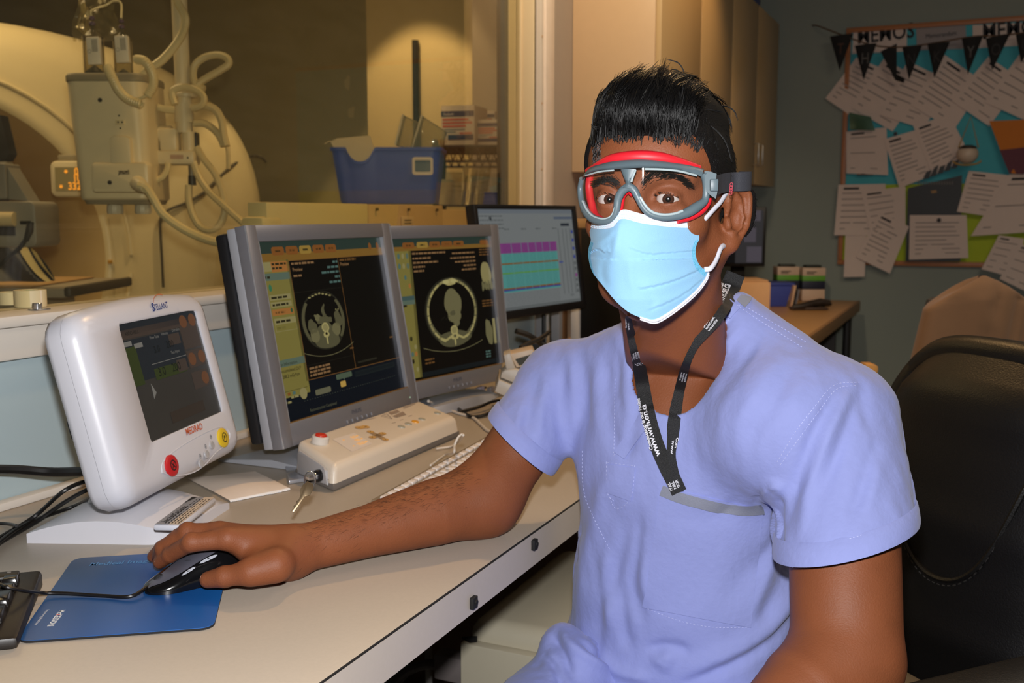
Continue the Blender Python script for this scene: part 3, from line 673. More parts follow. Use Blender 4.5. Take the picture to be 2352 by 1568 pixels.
for p in ((461, 1065), (474, 1043), (486, 1022)):
    btn(*p, .0066, .0058, mat('button_silver', (196, 196, 200), .3, .3), 'small_button', h=.002)
mb = MB(); mb.M = TS
for p in ((460, 1047), (472, 1025), (484, 1003)): u, v = loc(TS, *p); mb.ring(u, v, .0028, .0034, .0006, M_dark, .0004); mb.disc(u, v, .0008, .0016, M_dark, .0005)
u0, v0 = loc(TS, 351, 714); u1, v1 = loc(TS, 390, 705); ang = atan2(v1-v0, u1-u0)
Mb = mat('ink_blue', (40, 62, 130), .5); Mo = mat('ink_orange', (196, 92, 46), .5)
L = Matrix.Translation((u0, v0, .0006)) @ Matrix.Rotation(ang, 4, 'Z')
mb.text('STELLANT', .0125, Mb, 0, 0, 0, M=L, bold=.012, sx=(u1-u0)/(.0125*5.05))
mb.text('S', .0165, Mb, -.0012, -.0005, 0.0001, M=L, bold=.02)
arc = [(.008+.018*(1-cos(t))*1.0, .011+.010*sin(t)) for t in np.linspace(0, 2.3, 14)]
mb.line(arc, .0010, Mo, .0002, L)
u0, v0 = loc(TS, 428, 1000); u1, v1 = loc(TS, 467, 984); L = Matrix.Translation((u0, v0, .0006)) @ Matrix.Rotation(atan2(v1-v0, u1-u0), 4, 'Z')
mb.text('MEDRAD', .0135, Mo, 0, 0, 0, M=L, bold=.02, sx=(u1-u0)/(.0135*4.15))
absorb(fshell, mb)
pts = [loc(TS, *p) for p in ((372, 1085), (374, 1062), (400, 1036), (450, 1004), (500, 982), (520, 984), (528, 1000), (520, 1020), (495, 1040), (470, 1068), (440, 1086), (400, 1092), (372, 1085))]
mb = MB(); mb.tube([(x, y, 0) for x, y in spline(pts, 8)], .0008, M_dev, 6, M=TS); mb.build('panel_ridge', st, world=True)
# neck and wing base
fw = np.array([sin(1.8445), -cos(1.8445), 0]); sd = np.array([cos(1.8445), sin(1.8445), 0])
bl = onz(62, 1247, DZ); fl_ = onz(398, 1252, DZ); fr = onz(527, 1168, DZ); bk = onz(470, 1128, DZ); bk2 = onz(222, 1158, DZ)
mb = MB(); P = []
e0 = (fl_-bl); e0 = e0[:2]
for i in range(33):
    s = i/32; a = bl+(fl_-bl)*s; b = bk2+(fr-bk2)*s
    if s > .8: a = a+(fr-fl_)*0.10*((s-.8)/.2)**2
    hh = .006+.026*sin(pi*min(1, max(0, .06+s*.86)))**.8
    row = [a, a+Uz*hh*.95, a+(b-a)*.03+Uz*hh]
    for t in (.2, .4, .6, .8): row.append(a+(b-a)*t+Uz*(hh+.010*sin(pi*t)*(1-abs(2*s-1)**2)))
    row += [b+(a-b)*.03+Uz*hh*.7, b+Uz*hh*.5, b]
    P.append(row)
P = np.array(P); mb.grid(P, M_dev, flip=True); mb.add(P[0], [tuple(range(P.shape[1]))], M_dev); mb.add(P[-1], [tuple(range(P.shape[1]))[::-1]], M_dev)
mb.build('base', st, world=True, smooth=40)
mb = MB(); nb = onz(322, 1140, DZ+.03)-fw*.02; nt_ = np.array(TS @ Vector((TW*.45, .05, -.072)))[:3]
mb.tube([nb-Uz*.02, nb+Uz*.01, nb*.5+nt_*.5, nt_, nt_+Uz*.03], [.070, .055, .045, .042, .04], M_dev, 20, flat=.62); mb.build('neck', st, world=True)
mb = MB()
sq = [onz(*p, DZ+.046) for p in ((370, 1192), (455, 1130), (502, 1142), (414, 1207))]
zt_ = [.0, .0, .0, .0]
# sticker lies along the front of the base top
def base_top(px, py):
    for k in range(4): pass
    return onz(px, py, DZ+.036)
c4 = [base_top(*p) for p in ((370, 1192), (455, 1130), (502, 1142), (414, 1207))]
ex = (c4[1]-c4[0]); L1 = np.linalg.norm(ex); ex = ex/L1; ey = (c4[0]-c4[3]); ey = ey-ex*(ey@ex); L2 = np.linalg.norm(ey); ey /= L2
ez = np.cross(ex, ey); LT = frame(c4[3], ex, ey, ez)
mb.M = LT @ Matrix.Translation((0, 0, .0005))
st_b = mat('sticker_beige', (208, 190, 168), .5); st_g = mat('sticker_grey', (150, 152, 158), .4, .2)
mb.box(0, L1, 0, L2, -.008, 0, M_dev, .003); mb.rect(.002, L1-.002, .002, L2*.45, st_b, .0004); mb.rect(.002, L1-.002, L2*.45, L2-.002, st_g, .0004); mb.poly([(L1*.72, L2-.002), (L1-.002, L2-.002), (L1-.002, L2*.72)], M_dark, .0006)
mb.text('Bayer HealthCare Services', .0105, M_dark, .010, L2*.62, .0008, sx=.62, bold=.01)
for k in range(5): scr = random.Random(k); [mb.rect(.006+.008*j, .006+.008*j+scr.uniform(.003, .007), .004+.0042*k, .0055+.0042*k, M_dark, .0008) for j in range(int(L1/.008)-1)]
mb.build('service_sticker', st, world=True)
# cables from the touch panel
def cable(name, label, pts, r, m, n=10, seg=8):
    P = spline(pts, n); lo = P[len(P)//2]
    mb = MB(); mb.tube(P, r, m, seg); o = mb.build(name, None); tag(o, label, 'cable'); return o
M_cab = mat('cable_black', (20, 18, 18), .38, var=.05); M_cabw = mat('cable_white', (222, 212, 200), .4, var=.03)
A = lambda px, py, X=None, z=None: onX(px, py, X) if X is not None else onz(px, py, z)
cable('power_cable', 'thick black cable running level along the pale blue wall to the touch panel', [A(-60, 1078, X=-1.235), A(30, 1078, X=-1.22), A(120, 1084, X=-1.19), A(210, 1083, X=-1.13), A(262, 1092, X=-1.07)], .0068, M_cab)
cable('signal_cable', 'uppermost of three thin black cables drooping from the touch panel to the desk', [A(266, 1098, X=-1.07), A(210, 1102, X=-1.12), A(150, 1125, z=DZ+.05), A(80, 1185, z=DZ+.012), A(10, 1228, z=DZ+.004), A(-60, 1268, z=DZ+.004)], .003, M_cab)
cable('signal_cable', 'middle one of three thin black cables drooping from the touch panel', [A(268, 1104, X=-1.06), A(215, 1118, X=-1.10), A(150, 1152, z=DZ+.028), A(80, 1200, z=DZ+.005), A(5, 1243, z=DZ+.004), A(-60, 1290, z=DZ+.004)], .003, M_cab)
cable('signal_cable', 'lowest of three thin black cables drooping from the touch panel', [A(268, 1112, X=-1.05), A(232, 1126, z=DZ+.06), A(180, 1158, z=DZ+.012), A(100, 1187, z=DZ+.005), A(50, 1208, z=DZ+.008), A(-10, 1252, z=DZ+.008), A(-60, 1310, z=DZ+.004)], .0027, M_cab)
cable('thin_cable', 'short thin black cable at the frame edge beside the three drooping ones', [A(-40, 1203, z=DZ+.003), A(0, 1202, z=DZ+.003), A(20, 1203, z=DZ+.0045), A(38, 1207, z=DZ+.012)], .0024, M_cab)

# ---------------------------------------------------------------- scanner control box
M_cb = mat('control_box_white', (226, 212, 194), .38, var=.02); M_cbg = mat('control_box_grey', (178, 176, 178), .42, var=.03); M_cbd = mat('control_box_dark', (112, 106, 102), .5)
cbx = thing('scanner_control_box', 'white slanted control box with an amber readout, red stop button and key switch', 'control box', (-0.93, 1.50, DZ))
b0 = [(-.878, 1.270), (-.884, 1.700), (-.995, 1.735), (-.992, 1.328)]
n0 = np.array([-.877, 1.5, .779]); n1 = np.array([-.985, 1.5, .799])
cN = np.cross(np.array([0, 1., 0]), n1-n0); cN = cN/np.linalg.norm(cN); cN = cN if cN[2] > 0 else -cN
def onplane(px, py, p0, nn): r = ray(px, py); return CAM+r*((nn@(p0-CAM))/(nn@r))
def topz(x): return n0[2]+(n1[2]-n0[2])*(x-n0[0])/(n1[0]-n0[0])
mb = MB(); mb.hexa([(x, y, DZ+.001) for x, y in b0]+[(x, y, DZ+.012) for x, y in b0], M_cbd, .003); mb.build('foot_plate', cbx, world=True)
ins = [(-.880, 1.277), (-.886, 1.692), (-.990, 1.726), (-.988, 1.330)]
b = bmesh.new(); vs = [b.verts.new((x, y, DZ+.012)) for x, y in b0]+[b.verts.new((x, y, topz(x))) for x, y in ins]
for f in ((3, 2, 1, 0), (4, 5, 6, 7), (0, 1, 5, 4), (1, 2, 6, 5), (2, 3, 7, 6), (3, 0, 4, 7)): b.faces.new([vs[i] for i in f])
bmesh.ops.recalc_face_normals(b, faces=b.faces)
ed = [e for e in b.edges if max(v.co.z for v in e.verts) > DZ+.02]
bmesh.ops.bevel(b, geom=ed, offset=.011, segments=4, affect='EDGES', profile=.5)
mb = MB(); mb.bm(b, M_cb); chous = mb.build('housing', cbx, world=True, smooth=50)
pe = np.array([-.935, 1.297, .76]); ne = np.cross(np.array([b0[3][0]-b0[0][0], b0[3][1]-b0[0][1], 0]), Uz); ne /= np.linalg.norm(ne); ne = ne if ne[1] < 0 else -ne
eu = np.array([b0[0][0]-b0[3][0], b0[0][1]-b0[3][1], 0]); eL = np.linalg.norm(eu); eu /= eL
ET = frame(np.array([b0[3][0], b0[3][1], DZ])+ne*.0012, eu, Uz, ne)
mb = MB(); mb.prism([(.012, .008), (eL-.016, .008), (eL-.022, .030), (eL-.034, .036), (.020, .046), (.014, .040)], -.004, .0006, M_cbg, .0006, M=ET); eplate = mb.build('end_plate', cbx, world=True)
def onend(px, py):
    o = np.array(ET.translation); r = ray(px, py); q = CAM+r*((ne@(o-CAM))/(ne@r)); d = q-o; return d@eu, d@Uz
ku, kv = onend(736, 1091)
mb = MB(); mb.M = ET @ Matrix.Translation((ku, kv, 0)); mb.lathe([(.0095, 0), (.0095, .006), (.0088, .008), (.006, .0085), (.0001, .0085)], mat('lock_black', (26, 26, 28), .25), 24); ks = mb.build('key_switch', cbx, world=True)
M_chr = mat('chrome', (200, 202, 205), .18, .9); M_key = mat('key_brass', (146, 126, 98), .35, .8, var=.15)
mb = MB(); mb.M = ET @ Matrix.Translation((ku, kv, 0)); mb.box(-.008, .008, -.0035, .0035, .008, .024, M_chr, .001); mb.lathe([(.0062, .007), (.0062, .011), (.0001, .0112)], M_chr, 18); mb.build('inserted_key', ks, world=True)
kt = atd(718, 1101, 1.318); k2 = atd(712, 1112, 1.316); k3 = atd(683, 1158, 1.30)
hk = thing('hanging_key', 'brass key dangling on a ring from the key switch of the control box', 'key', k2)
mb = MB(); rr = [k2+Rv*.007*cos(t)+Uz*(.011*sin(t)+.006) for t in np.linspace(0, 2*pi, 20)]; mb.tube(rr, .0009, M_chr, 6); mb.build('ring', hk, world=True)
kd = k3-k2; kd = kd/np.linalg.norm(kd); kx = np.cross(kd, -Fh); kx /= np.linalg.norm(kx); KT = frame(k2, kd, kx, np.cross(kd, kx))
mb = MB(); mb.prism([(-.002, -.005), (.006, -.0075), (.013, -.007), (.017, -.003), (.017, -.0026), (.042, -.0022), (.043, 0), (.041, .0022), (.037, .0014), (.035, .003), (.031, .0016), (.028, .0032), (.024, .0015), (.019, .003), (.013, .007), (.006, .0075), (-.002, .005)], -.001, .001, M_key, .0003, M=KT); mb.build('blade', hk, world=True)
# key positions printed on the end plate
mb = MB(); mb.M = ET
for p in ((743, 1075), (755, 1103), (746, 1113)): u, v = onend(*p); mb.ring(u, v, .0026, .0026, .0005, mat('print_grey', (120, 120, 125), .6), .0008)
absorb(eplate, mb)
# top controls
CT = frame(n0, np.array([0, 1., 0]), np.cross(cN, np.array([0, 1., 0])), cN)
cl = lambda px, py: loc(CT, px, py)
Q = lambda x, y: cl(600+x/3.136, 880+y/3.136)
u, v = cl(735, 1016); mb = MB(); mb.M = CT @ Matrix.Translation((u, v, 0))
for sgn in (-1, 1): mb.lathe([(.014, 0), (.014, .010), (.012, .012), (.0105, .012), (.0105, 0)], M_white, 24) if sgn > 0 else None
mb.build('stop_guard', cbx, world=True)
mb = MB(); mb.M = CT @ Matrix.Translation((u, v, 0)); mb.lathe([(.0102, 0), (.0102, .010), (.009, .014), (.006, .015), (.0001, .0152)], mat('button_red2', (205, 40, 22), .35, var=.1), 24); mb.text('STOP', .004, mat('button_orange', (230, 120, 40), .4), 0, -.0015, .0155, align='c'); tag(mb.build('stop_button', cbx, world=True), 'red round stop button')
c4 = [Q(*p) for p in ((515, 405), (670, 360), (803, 437), (655, 497))]
mb = MB(); mb.M = CT; mb.poly(c4, mat('lcd_pale', (224, 214, 204), .3, var=0, emis=.10, ecol=(230, 190, 160)), .0008)
e1 = np.array(c4[2])-np.array(c4[1]); e2 = np.array(c4[0])-np.array(c4[1])
amber = G('amber_digit', (255, 176, 70), 1.4); ang = atan2((np.array(c4[2])-np.array(c4[3]))[1], (np.array(c4[2])-np.array(c4[3]))[0])
for k, (s, f) in enumerate((('0.0', .25), ('107', .50), ('332.0', .75))):
    p0 = np.array(c4[1])*(1-f)+np.array(c4[2])*f; p1 = np.array(c4[0])*(1-f)+np.array(c4[3])*f; p = p1+(p0-p1)*.82; dr = (p0-p1)/np.linalg.norm(p0-p1)
    L = Matrix.Translation((p[0], p[1], .0016)) @ Matrix.Rotation(atan2(dr[1], dr[0]), 4, 'Z')
    mb.text(s, .0115, amber, 0, -.004, 0, M=L, align='r', bold=.012, sx=.8); mb.rect(.003, .007, -.002, .0015, amber, 0, M=L)
    if k != 1: mb.rect(-.034, -.031, -.0015, .0015, amber, 0, M=L)
mb.build('readout', cbx, world=True)
M_pad1 = mat('pad_gold', (214, 168, 96), .4); M_pad2 = mat('pad_tan', (168, 140, 106), .45); M_gb = mat('button_stone', (172, 168, 152), .35); M_yb = mat('button_amber', (230, 160, 40), .35)
mb = MB(); mb.M = CT
for p in ((705, 322), (752, 316)): a = Q(*p); mb.disc(*a, .0075, .0075, M_pad1, .0010)
a, b2 = Q(705, 322), Q(752, 316); mb.line([a, b2], .012, M_pad1, .0009); [mb.line([(c[0]-.003, c[1]), (c[0]+.003, c[1])], .001, M_dark, .0014) for c in (a, b2)]
mb.build('zoom_pad', cbx, world=True)
mb = MB(); mb.M = CT; pp = [Q(*p) for p in ((785, 352), (875, 365), (800, 392), (893, 408))]; cc = Q(840, 380)
for p in pp: mb.line([p, cc], .011, M_pad2, .0008); mb.disc(*p, .0065, .0060, M_pad1, .0012); mb.line([(p[0]-.002, p[1]-.002), (p[0]+.002, p[1]+.002)], .001, M_dark, .0016)
mb.build('arrow_pad', cbx, world=True)
for k, p in enumerate(((1010, 315), (1060, 295), (1110, 278), (1158, 260), (1270, 217))):
    u, v = Q(*p); b = MB(); b.M = CT @ Matrix.Translation((u, v, 0)) @ Matrix.Diagonal((1, 1.15, 1, 1)); b.lathe([(.0062, 0), (.0058, .0016), (.003, .0022), (.0001, .0022)], M_yb if k == 2 else M_gb, 20); o = b.build('round_button', cbx, world=True)
    if k == 2: o['label'] = 'amber round button'
mb = MB(); mb.M = CT; gp = mat('print_taupe', (150, 132, 118), .6)
t3 = [Q(*p) for p in ((862, 238), (905, 222), (943, 258))]; mb.line(t3+[t3[0]], .0011, gp, .0007); mb.line([Q(890, 238), Q(915, 240)], .002, gp, .0007)
for q4 in (((918, 212), (980, 193), (1000, 208), (935, 228)), ((945, 238), (1020, 205), (1045, 228), (975, 248))): mb.poly([Q(*p) for p in q4], gp, .0006)
for q4 in (((760, 265), (825, 250)), ((940, 290), (970, 282)), ((1000, 268), (1022, 262)), ((1060, 240), (1085, 232)), ((1020, 178), (1130, 135)), ((1025, 185), (1110, 150))): mb.line([Q(*p) for p in q4], .0014, gp, .0006)
absorb(chous, mb)
# brighter silver tip of the monitor base, under the box front
mb = MB(); c4 = [onz(*p, DZ+.0005) for p in ((664, 1112), (722, 1103), (712, 1072), (655, 1078))]; mb.hexa([c for c in c4]+[c+Uz*.006 for c in c4], M_silver2, .0015); o = mb.build('base_tip', mon1, world=True); o['label'] = 'bright metal tip of the base'
# torn sheet
c4 = [onz(*p, DZ+.0006) for p in ((430, 1098), (586, 1082), (665, 1124), (527, 1152))]
ps = thing('torn_paper', 'blank torn sheet lying between the touch panel base and the control box', 'paper', c4[3]); mb = MB(); P = []
for i in range(25):
    s = i/24; a = c4[0]+(c4[1]-c4[0])*s; b = c4[3]+(c4[2]-c4[3])*s; e = random.uniform(-.0018, .0018)
    P.append([a+Uz*.0, a*.7+b*.3+Uz*(.001+.004*sin(pi*s)), a*.35+b*.65+Uz*(.002+.005*sin(pi*s)), b+Uz*.0024, b+(b-a)/np.linalg.norm(b-a)*(.004+e)+Uz*.0008])
mb.grid(P, mat('paper_white', (226, 212, 200), .7, var=.02)); mb.build('sheet', ps, world=True); mb = MB()
T_ = [[r[3]+Uz*.0005, r[4]+Uz*.0004, r[4]-Uz*.0006] for r in P]; mb.grid(T_, mat('torn_white', (240, 240, 242), .8)); tag(mb.build('torn_edge', ps, world=True), 'white fibrous torn edge')

# ---------------------------------------------------------------- white flat keyboard
k0 = onz(851, 1147, .757); k1 = onz(1112, 1003.5, .757); kx = k1-k0; kx[2] = 0; kx /= np.linalg.norm(kx); ky = np.array([kx[1], -kx[0], 0])
KW, KD = 0.475, 0.118
kyv = ky*KD+Uz*(-.010); kyl = np.linalg.norm(kyv); kyn = kyv/kyl; kn = np.cross(kyn, kx); kn = kn if kn[2] > 0 else -kn
KT = frame(k0, kx, kyn, -np.cross(kyn, kx) if np.cross(kx, kyn)[2] < 0 else np.cross(kx, kyn))
kup = 1.0 if (KT.to_3x3() @ Vector((0, 0, 1))).z > 0 else -1.0
kb = thing('white_keyboard', 'slim metal keyboard with white keys, half hidden behind the outstretched forearm', 'keyboard', k0-Uz*.017)
mb = MB(); mb.M = KT; zz = sorted((-.006*kup, 0)); mb.box(0, KW, 0, kyl, *zz, mat('aluminium', (176, 160, 138), .4, .55, var=.03), .0025); mb.build('case', kb, world=True)
mb = MB(); mb.M = KT; zz = sorted((-.013*kup, -.006*kup)); mb.box(.006, KW-.006, .004, .020, *zz, M_white, .002); mb.build('foot', kb, world=True)
mk = mat('key_white', (236, 226, 220), .45, var=.02); kmesh = None
rows = [(0.010, .0095, [1]*20, (13.9, 16.9)), (.0275, .0155, [1]*13+[1.4]+[1]*7, (14.4, 17.4)), (.0465, .0155, [1.5]+[1]*12+[.9]+[1]*7, (14.4, 17.4)), (.0655, .0155, [1.8]+[1]*11+[1.6], ())]
pitch = (KW-.016)/21.6
for (yy, hh, ws, gaps) in rows:
    x = .008; cnt = 0
    for w_ in ws:
        if gaps and any(abs(cnt-g) < .55 for g in gaps): x += pitch*.28
        pw = pitch*w_*(20.9/20 if yy < .02 else 1.0)
        mb = MB(); zz = sorted((0, .0042*kup)); mb.M = KT; mb.box(x+.0016, x+pw-.0016, yy, yy+hh, *zz, mk, .0008); mb.rect(x+pw/2-.0012, x+pw/2+.0012, yy+hh*.35, yy+hh*.55, mat('key_print', (190, 180, 172), .6), .0043*kup)
        mb.build('key', kb, world=True); x += pw; cnt += w_
cable('keyboard_cable', 'white cable looping up between the control box and the white keyboard', [onz(1002, 1030, DZ+.004), onz(1030, 1026, DZ+.004), onz(1047, 1020, DZ+.008), atd(1062, 1004, 1.60), atd(1063, 997, 1.585), atd(1053, 1003, 1.575), atd(1044, 1022, 1.565), atd(1042, 1040, 1.555), onz(1025, 1043, DZ+.018), onz(1008, 1054, DZ+.018), onz(989, 1068, .758)], .0018, M_cabw)
cable('thin_white_cable', 'white cable winding across the desk from the chest-scan monitor toward the sleeve', [onz(984, 921, DZ+.03), onz(1010, 933, DZ+.003), onz(1050, 948, DZ+.003), onz(1085, 958, DZ+.003), onz(1105, 975, DZ+.003), onz(1120, 988, DZ+.003), onz(1145, 997, DZ+.003), onz(1190, 1000, DZ+.003)], .003, M_cabw)
cable('looped_cable', 'black cable looping on the desk below the chest-scan monitor', [onz(1000, 925, DZ+.004), onz(1040, 932, DZ+.004), onz(1062, 945, DZ+.004), onz(1085, 957, DZ+.004), onz(1120, 950, DZ+.006), onz(1150, 930, DZ+.010), onz(1172, 920, DZ+.008), onz(1200, 915, DZ+.004)], .0036, M_cab)
cable('looped_cable', 'second black cable with a shiny loop beside the phone foot', [onz(1060, 946, DZ+.006), onz(1100, 935, DZ+.012), onz(1125, 924, DZ+.016), onz(1148, 920, DZ+.014), onz(1160, 930, DZ+.010), onz(1180, 933, DZ+.006), onz(1215, 930, DZ+.004)], .0033, M_cab)

# ---------------------------------------------------------------- black keyboard at the frame edge
c0_ = onz(97, 1302, .765); c1_ = onz(6, 1552, .752); ex = c1_-c0_; ex[2] = 0; ex /= np.linalg.norm(ex); ey = np.array([ex[1], -ex[0], 0]); ey = ey if ey@Rv < 0 else -ey
bk = thing('black_keyboard', 'black computer keyboard cut off by the frame edge beside the blue mouse pad', 'keyboard', (c0_[0], c0_[1], DZ))
BT = frame((c0_[0], c0_[1], DZ), ex, ey, np.cross(ex, ey)); sgn = 1 if BT[2][2] > 0 else -1
M_kb = mat('keyboard_black', (28, 24, 22), .42, var=.1, bump=.04); M_kc = mat('keycap_black', (24, 21, 20), .22, var=.08)
mb = MB(); mb.M = BT
mb.hexa([BT @ Vector(p) for p in ((0, 0, .001), (.175, 0, .001), (.175, .46, .001), (0, .46, .001))]+[BT @ Vector(p) for p in ((0, 0, sgn*.022), (.175, 0, sgn*.014), (.175, .46, sgn*.014), (0, .46, sgn*.022))], M_kb, .006) if False else None
mb.M = Matrix.Identity(4)
mb.hexa([BT @ Vector(p) for p in ((0, 0, .001*sgn), (.175, 0, .001*sgn), (.175, .46, .001*sgn), (0, .46, .001*sgn))]+[BT @ Vector(p) for p in ((0, 0, sgn*.023), (.175, 0, sgn*.014), (.175, .46, sgn*.014), (0, .46, sgn*.023))], M_kb, .005); mb.build('case', bk, world=True)
mb = MB(); mb.hexa([BT @ Vector(p) for p in ((.006, .022, .020*sgn), (.024, .022, .020*sgn), (.024, .45, .020*sgn), (.006, .45, .020*sgn))]+[BT @ Vector(p) for p in ((.006, .022, sgn*.0265), (.024, .022, sgn*.0255), (.024, .45, sgn*.0255), (.006, .45, sgn*.0265))], M_kb, .002); mb.build('top_ridge', bk, world=True)
def cap(u, v, w_, h_):
    z0 = .0235-.009*u/.175; b = MB(); t = .0022
    lo = [(u, v), (u+w_, v), (u+w_, v+h_), (u, v+h_)]; hi = [(u+t, v+t), (u+w_-t, v+t), (u+w_-t, v+h_-t), (u+t, v+h_-t)]
    b.hexa([BT @ Vector((x, y, z0*sgn)) for x, y in lo]+[BT @ Vector((x, y, (z0+.0085)*sgn)) for x, y in hi], M_kc, .0012); b.build('key', bk, world=True)
rowu = [.030, .052, .071, .090, .109, .128]
for ri, u in enumerate(rowu):
    for ci in range(11):
        v = .018+.0192*ci+(.006 if ci > 3 else 0)+(.006 if ci > 6 else 0)
        if ci == 0 and ri in (2, 4): cap(u, v, .0365, .0175); continue
        if ci == 0 and ri in (3, 5): continue
        cap(u, v, .0175, .0175)
mb = MB(); 
for k in range(3): mb.hexa([BT @ Vector(p) for p in ((.010, .030+.02*k, .026*sgn), (.013, .030+.02*k, .026*sgn), (.013, .034+.02*k, .026*sgn), (.010, .034+.02*k, .026*sgn))]+[BT @ Vector(p) for p in ((.010, .030+.02*k, .0272*sgn), (.013, .030+.02*k, .0272*sgn), (.013, .034+.02*k, .0272*sgn), (.010, .034+.02*k, .0272*sgn))], mat('lamp_lens', (110, 104, 96), .3))
mb.build('indicator_lamps', bk, world=True)

# ---------------------------------------------------------------- mouse pad
pc = [onz(*p, DZ+.003) for p in ((160, 1281), (524, 1262), (503, 1437), (47, 1474))]
ctr = sum(pc)/4; px_ = (pc[1]-pc[0])+(pc[2]-pc[3]); px_[2] = 0; px_ /= np.linalg.norm(px_); py_ = np.array([-px_[1], px_[0], 0])
PW = (np.linalg.norm(pc[1]-pc[0])+np.linalg.norm(pc[2]-pc[3]))/2; PH = (abs((pc[0]-pc[3])@py_)+abs((pc[1]-pc[2])@py_))/2
PT = frame((ctr[0], ctr[1], DZ), px_, py_, Uz)
def padmat():
    m = bpy.data.materials.new('pad_print'); m.use_nodes = True; nt = m.node_tree; n = nt.nodes; l = nt.links; b = n['Principled BSDF']
    tc = n.new('ShaderNodeTexCoord'); nz = n.new('ShaderNodeTexNoise'); nz.inputs['Scale'].default_value = 7; nz.inputs['Detail'].default_value = 1.5; nz.inputs['Distortion'].default_value = .6
    wv = n.new('ShaderNodeTexWave'); wv.inputs['Scale'].default_value = 2.6; wv.inputs['Distortion'].default_value = 3.5; wv.inputs['Detail'].default_value = 0; wv.bands_direction = 'DIAGONAL'
    sx = n.new('ShaderNodeSeparateXYZ'); l.new(tc.outputs['Object'], sx.inputs[0])
    l.new(tc.outputs['Object'], nz.inputs['Vector']); l.new(tc.outputs['Object'], wv.inputs['Vector'])
    m1 = n.new('ShaderNodeMath'); m1.operation = 'MULTIPLY_ADD'; m1.inputs[1].default_value = 3.0; m1.inputs[2].default_value = .34; l.new(sx.outputs['X'], m1.inputs[0])
    m2 = n.new('ShaderNodeMath'); m2.operation = 'MULTIPLY_ADD'; m2.inputs[1].default_value = .18; l.new(wv.outputs['Fac'], m2.inputs[0]); l.new(m1.outputs[0], m2.inputs[2])
    m3 = n.new('ShaderNodeMath'); m3.operation = 'MULTIPLY_ADD'; m3.inputs[1].default_value = .25; l.new(nz.outputs['Fac'], m3.inputs[0]); l.new(m2.outputs[0], m3.inputs[2])
    cr = n.new('ShaderNodeValToRGB'); e = cr.color_ramp.elements; e[0].position = .2; e[0].color = rgb((38, 72, 110)); e[1].position = 1.0; e[1].color = rgb((34, 108, 186)); x = cr.color_ramp.elements.new(.6); x.color = rgb((20, 82, 152))
    l.new(m3.outputs[0], cr.inputs[0]); l.new(cr.outputs[0], b.inputs['Base Color']); b.inputs['Roughness'].default_value = .35; return m
pad = thing('mouse_pad', 'blue printed mouse pad under the hand and the black mouse', 'mouse pad', M=PT)
mb = MB(); mb.prism(rrect(-PW/2, PW/2, -PH/2, PH/2, .014, 6), .0003, .0026, mat('pad_rubber', (24, 22, 24), .8)); mb.build('rubber_base', pad)
mb = MB(); mb.prism(rrect(-PW/2, PW/2, -PH/2, PH/2, .014, 6), .0026, .0032, padmat()); psheet = mb.build('printed_sheet', pad)
mb = MB(); tl = PT.inverted()
def padl(px, py): q = tl @ V(onz(px, py, DZ+.0034)); return q.x, q.y
a = padl(203, 1299); b = padl(360, 1289); mb.text('Medical Imaging', .0165, mat('pad_ink_blue', (70, 132, 190), .4), a[0], a[1], .0034, sx=(b[0]-a[0])/(.0165*6.1), bold=.012, shear=.1)
a = padl(146, 1400); b = padl(116, 1440); an = atan2(b[1]-a[1], b[0]-a[0]); ln = sqrt((b[0]-a[0])**2+(b[1]-a[1])**2); L = Matrix.Translation((a[0], a[1], .0034)) @ Matrix.Rotation(an, 4, 'Z')
mb.text('McKESSON', ln/5.2, mat('pad_ink_white', (225, 230, 235), .4), 0, -.004, 0, M=L, bold=.03); mb.text('Empowering Healthcare', ln/11, mat('pad_ink_white', (225, 230, 235), .4), -.003, -.018, 0, M=L)
mb.rect(ln*.27, ln*.31, -.0035, .0, mat('pad_ink_red', (200, 70, 60), .4), .0001, M=L)
mb2 = MB(); mb2.mats = mb.mats; mb2.f = mb.f; mb2.m = mb.m; mb2.v = [tuple(PT @ Vector(v)) for v in mb.v]; absorb(psheet, mb2)

# ---------------------------------------------------------------- mouse
mf = onz(330, 1352, DZ+.008); mk2 = onz(566, 1296, DZ+.008); ax = mk2-mf; ax[2] = 0; ML = .118; ax /= np.linalg.norm(ax); ay = np.array([-ax[1], ax[0], 0])   # ay points away from camera
MT = frame((mf[0], mf[1], DZ+.0034), ax, ay, Uz)
mo = thing('computer_mouse', 'black and grey computer mouse on the blue pad under the hand', 'mouse', M=MT)
M_mb = mat('mouse_gloss_black', (14, 14, 16), .16, var=.05, coat=.3); M_mg = mat('mouse_grey', (92, 92, 104), .38, .25, var=.04)
def msec(s):   # half width and height along the mouse, s 0..1 from nose to tail
    wv = .029*(max(1e-4, 1-(abs(s-.56)/.56 if s < .56 else (s-.56)/.44)**2.6))**.42*(1-.10*math.exp(-((s-.42)/.18)**2)); hv = .007+.0325*sin(pi*s*.62)**1.45
    if s > .82: hv *= sqrt(max(.02, 1-((s-.82)/.185)**2))
    if s < .06: hv *= .55+.45*(s/.06)
    return wv, hv
def msurf(s, t):   # t from 0 near side bottom to 1 far side bottom
    wv, hv = msec(s); a = pi*(1-t); c = cos(a); q = sin(a)
    return (s*ML, (abs(c)**.8)*(-1 if t < .5 else 1)*wv, hv*q**.62)
ss = np.concatenate([np.linspace(0.001, .1, 8), np.linspace(.13, .9, 26), np.linspace(.92, .999, 8)])
for nm, t0, t1, m in (('body', 0, .38, M_mb), ('far_side', .64, 1.0, M_mb)):
    mb = MB(); mb.grid([[msurf(s, t) for t in np.linspace(t0, t1, 14)] for s in ss], m); mb.build(nm, mo, smooth=70)
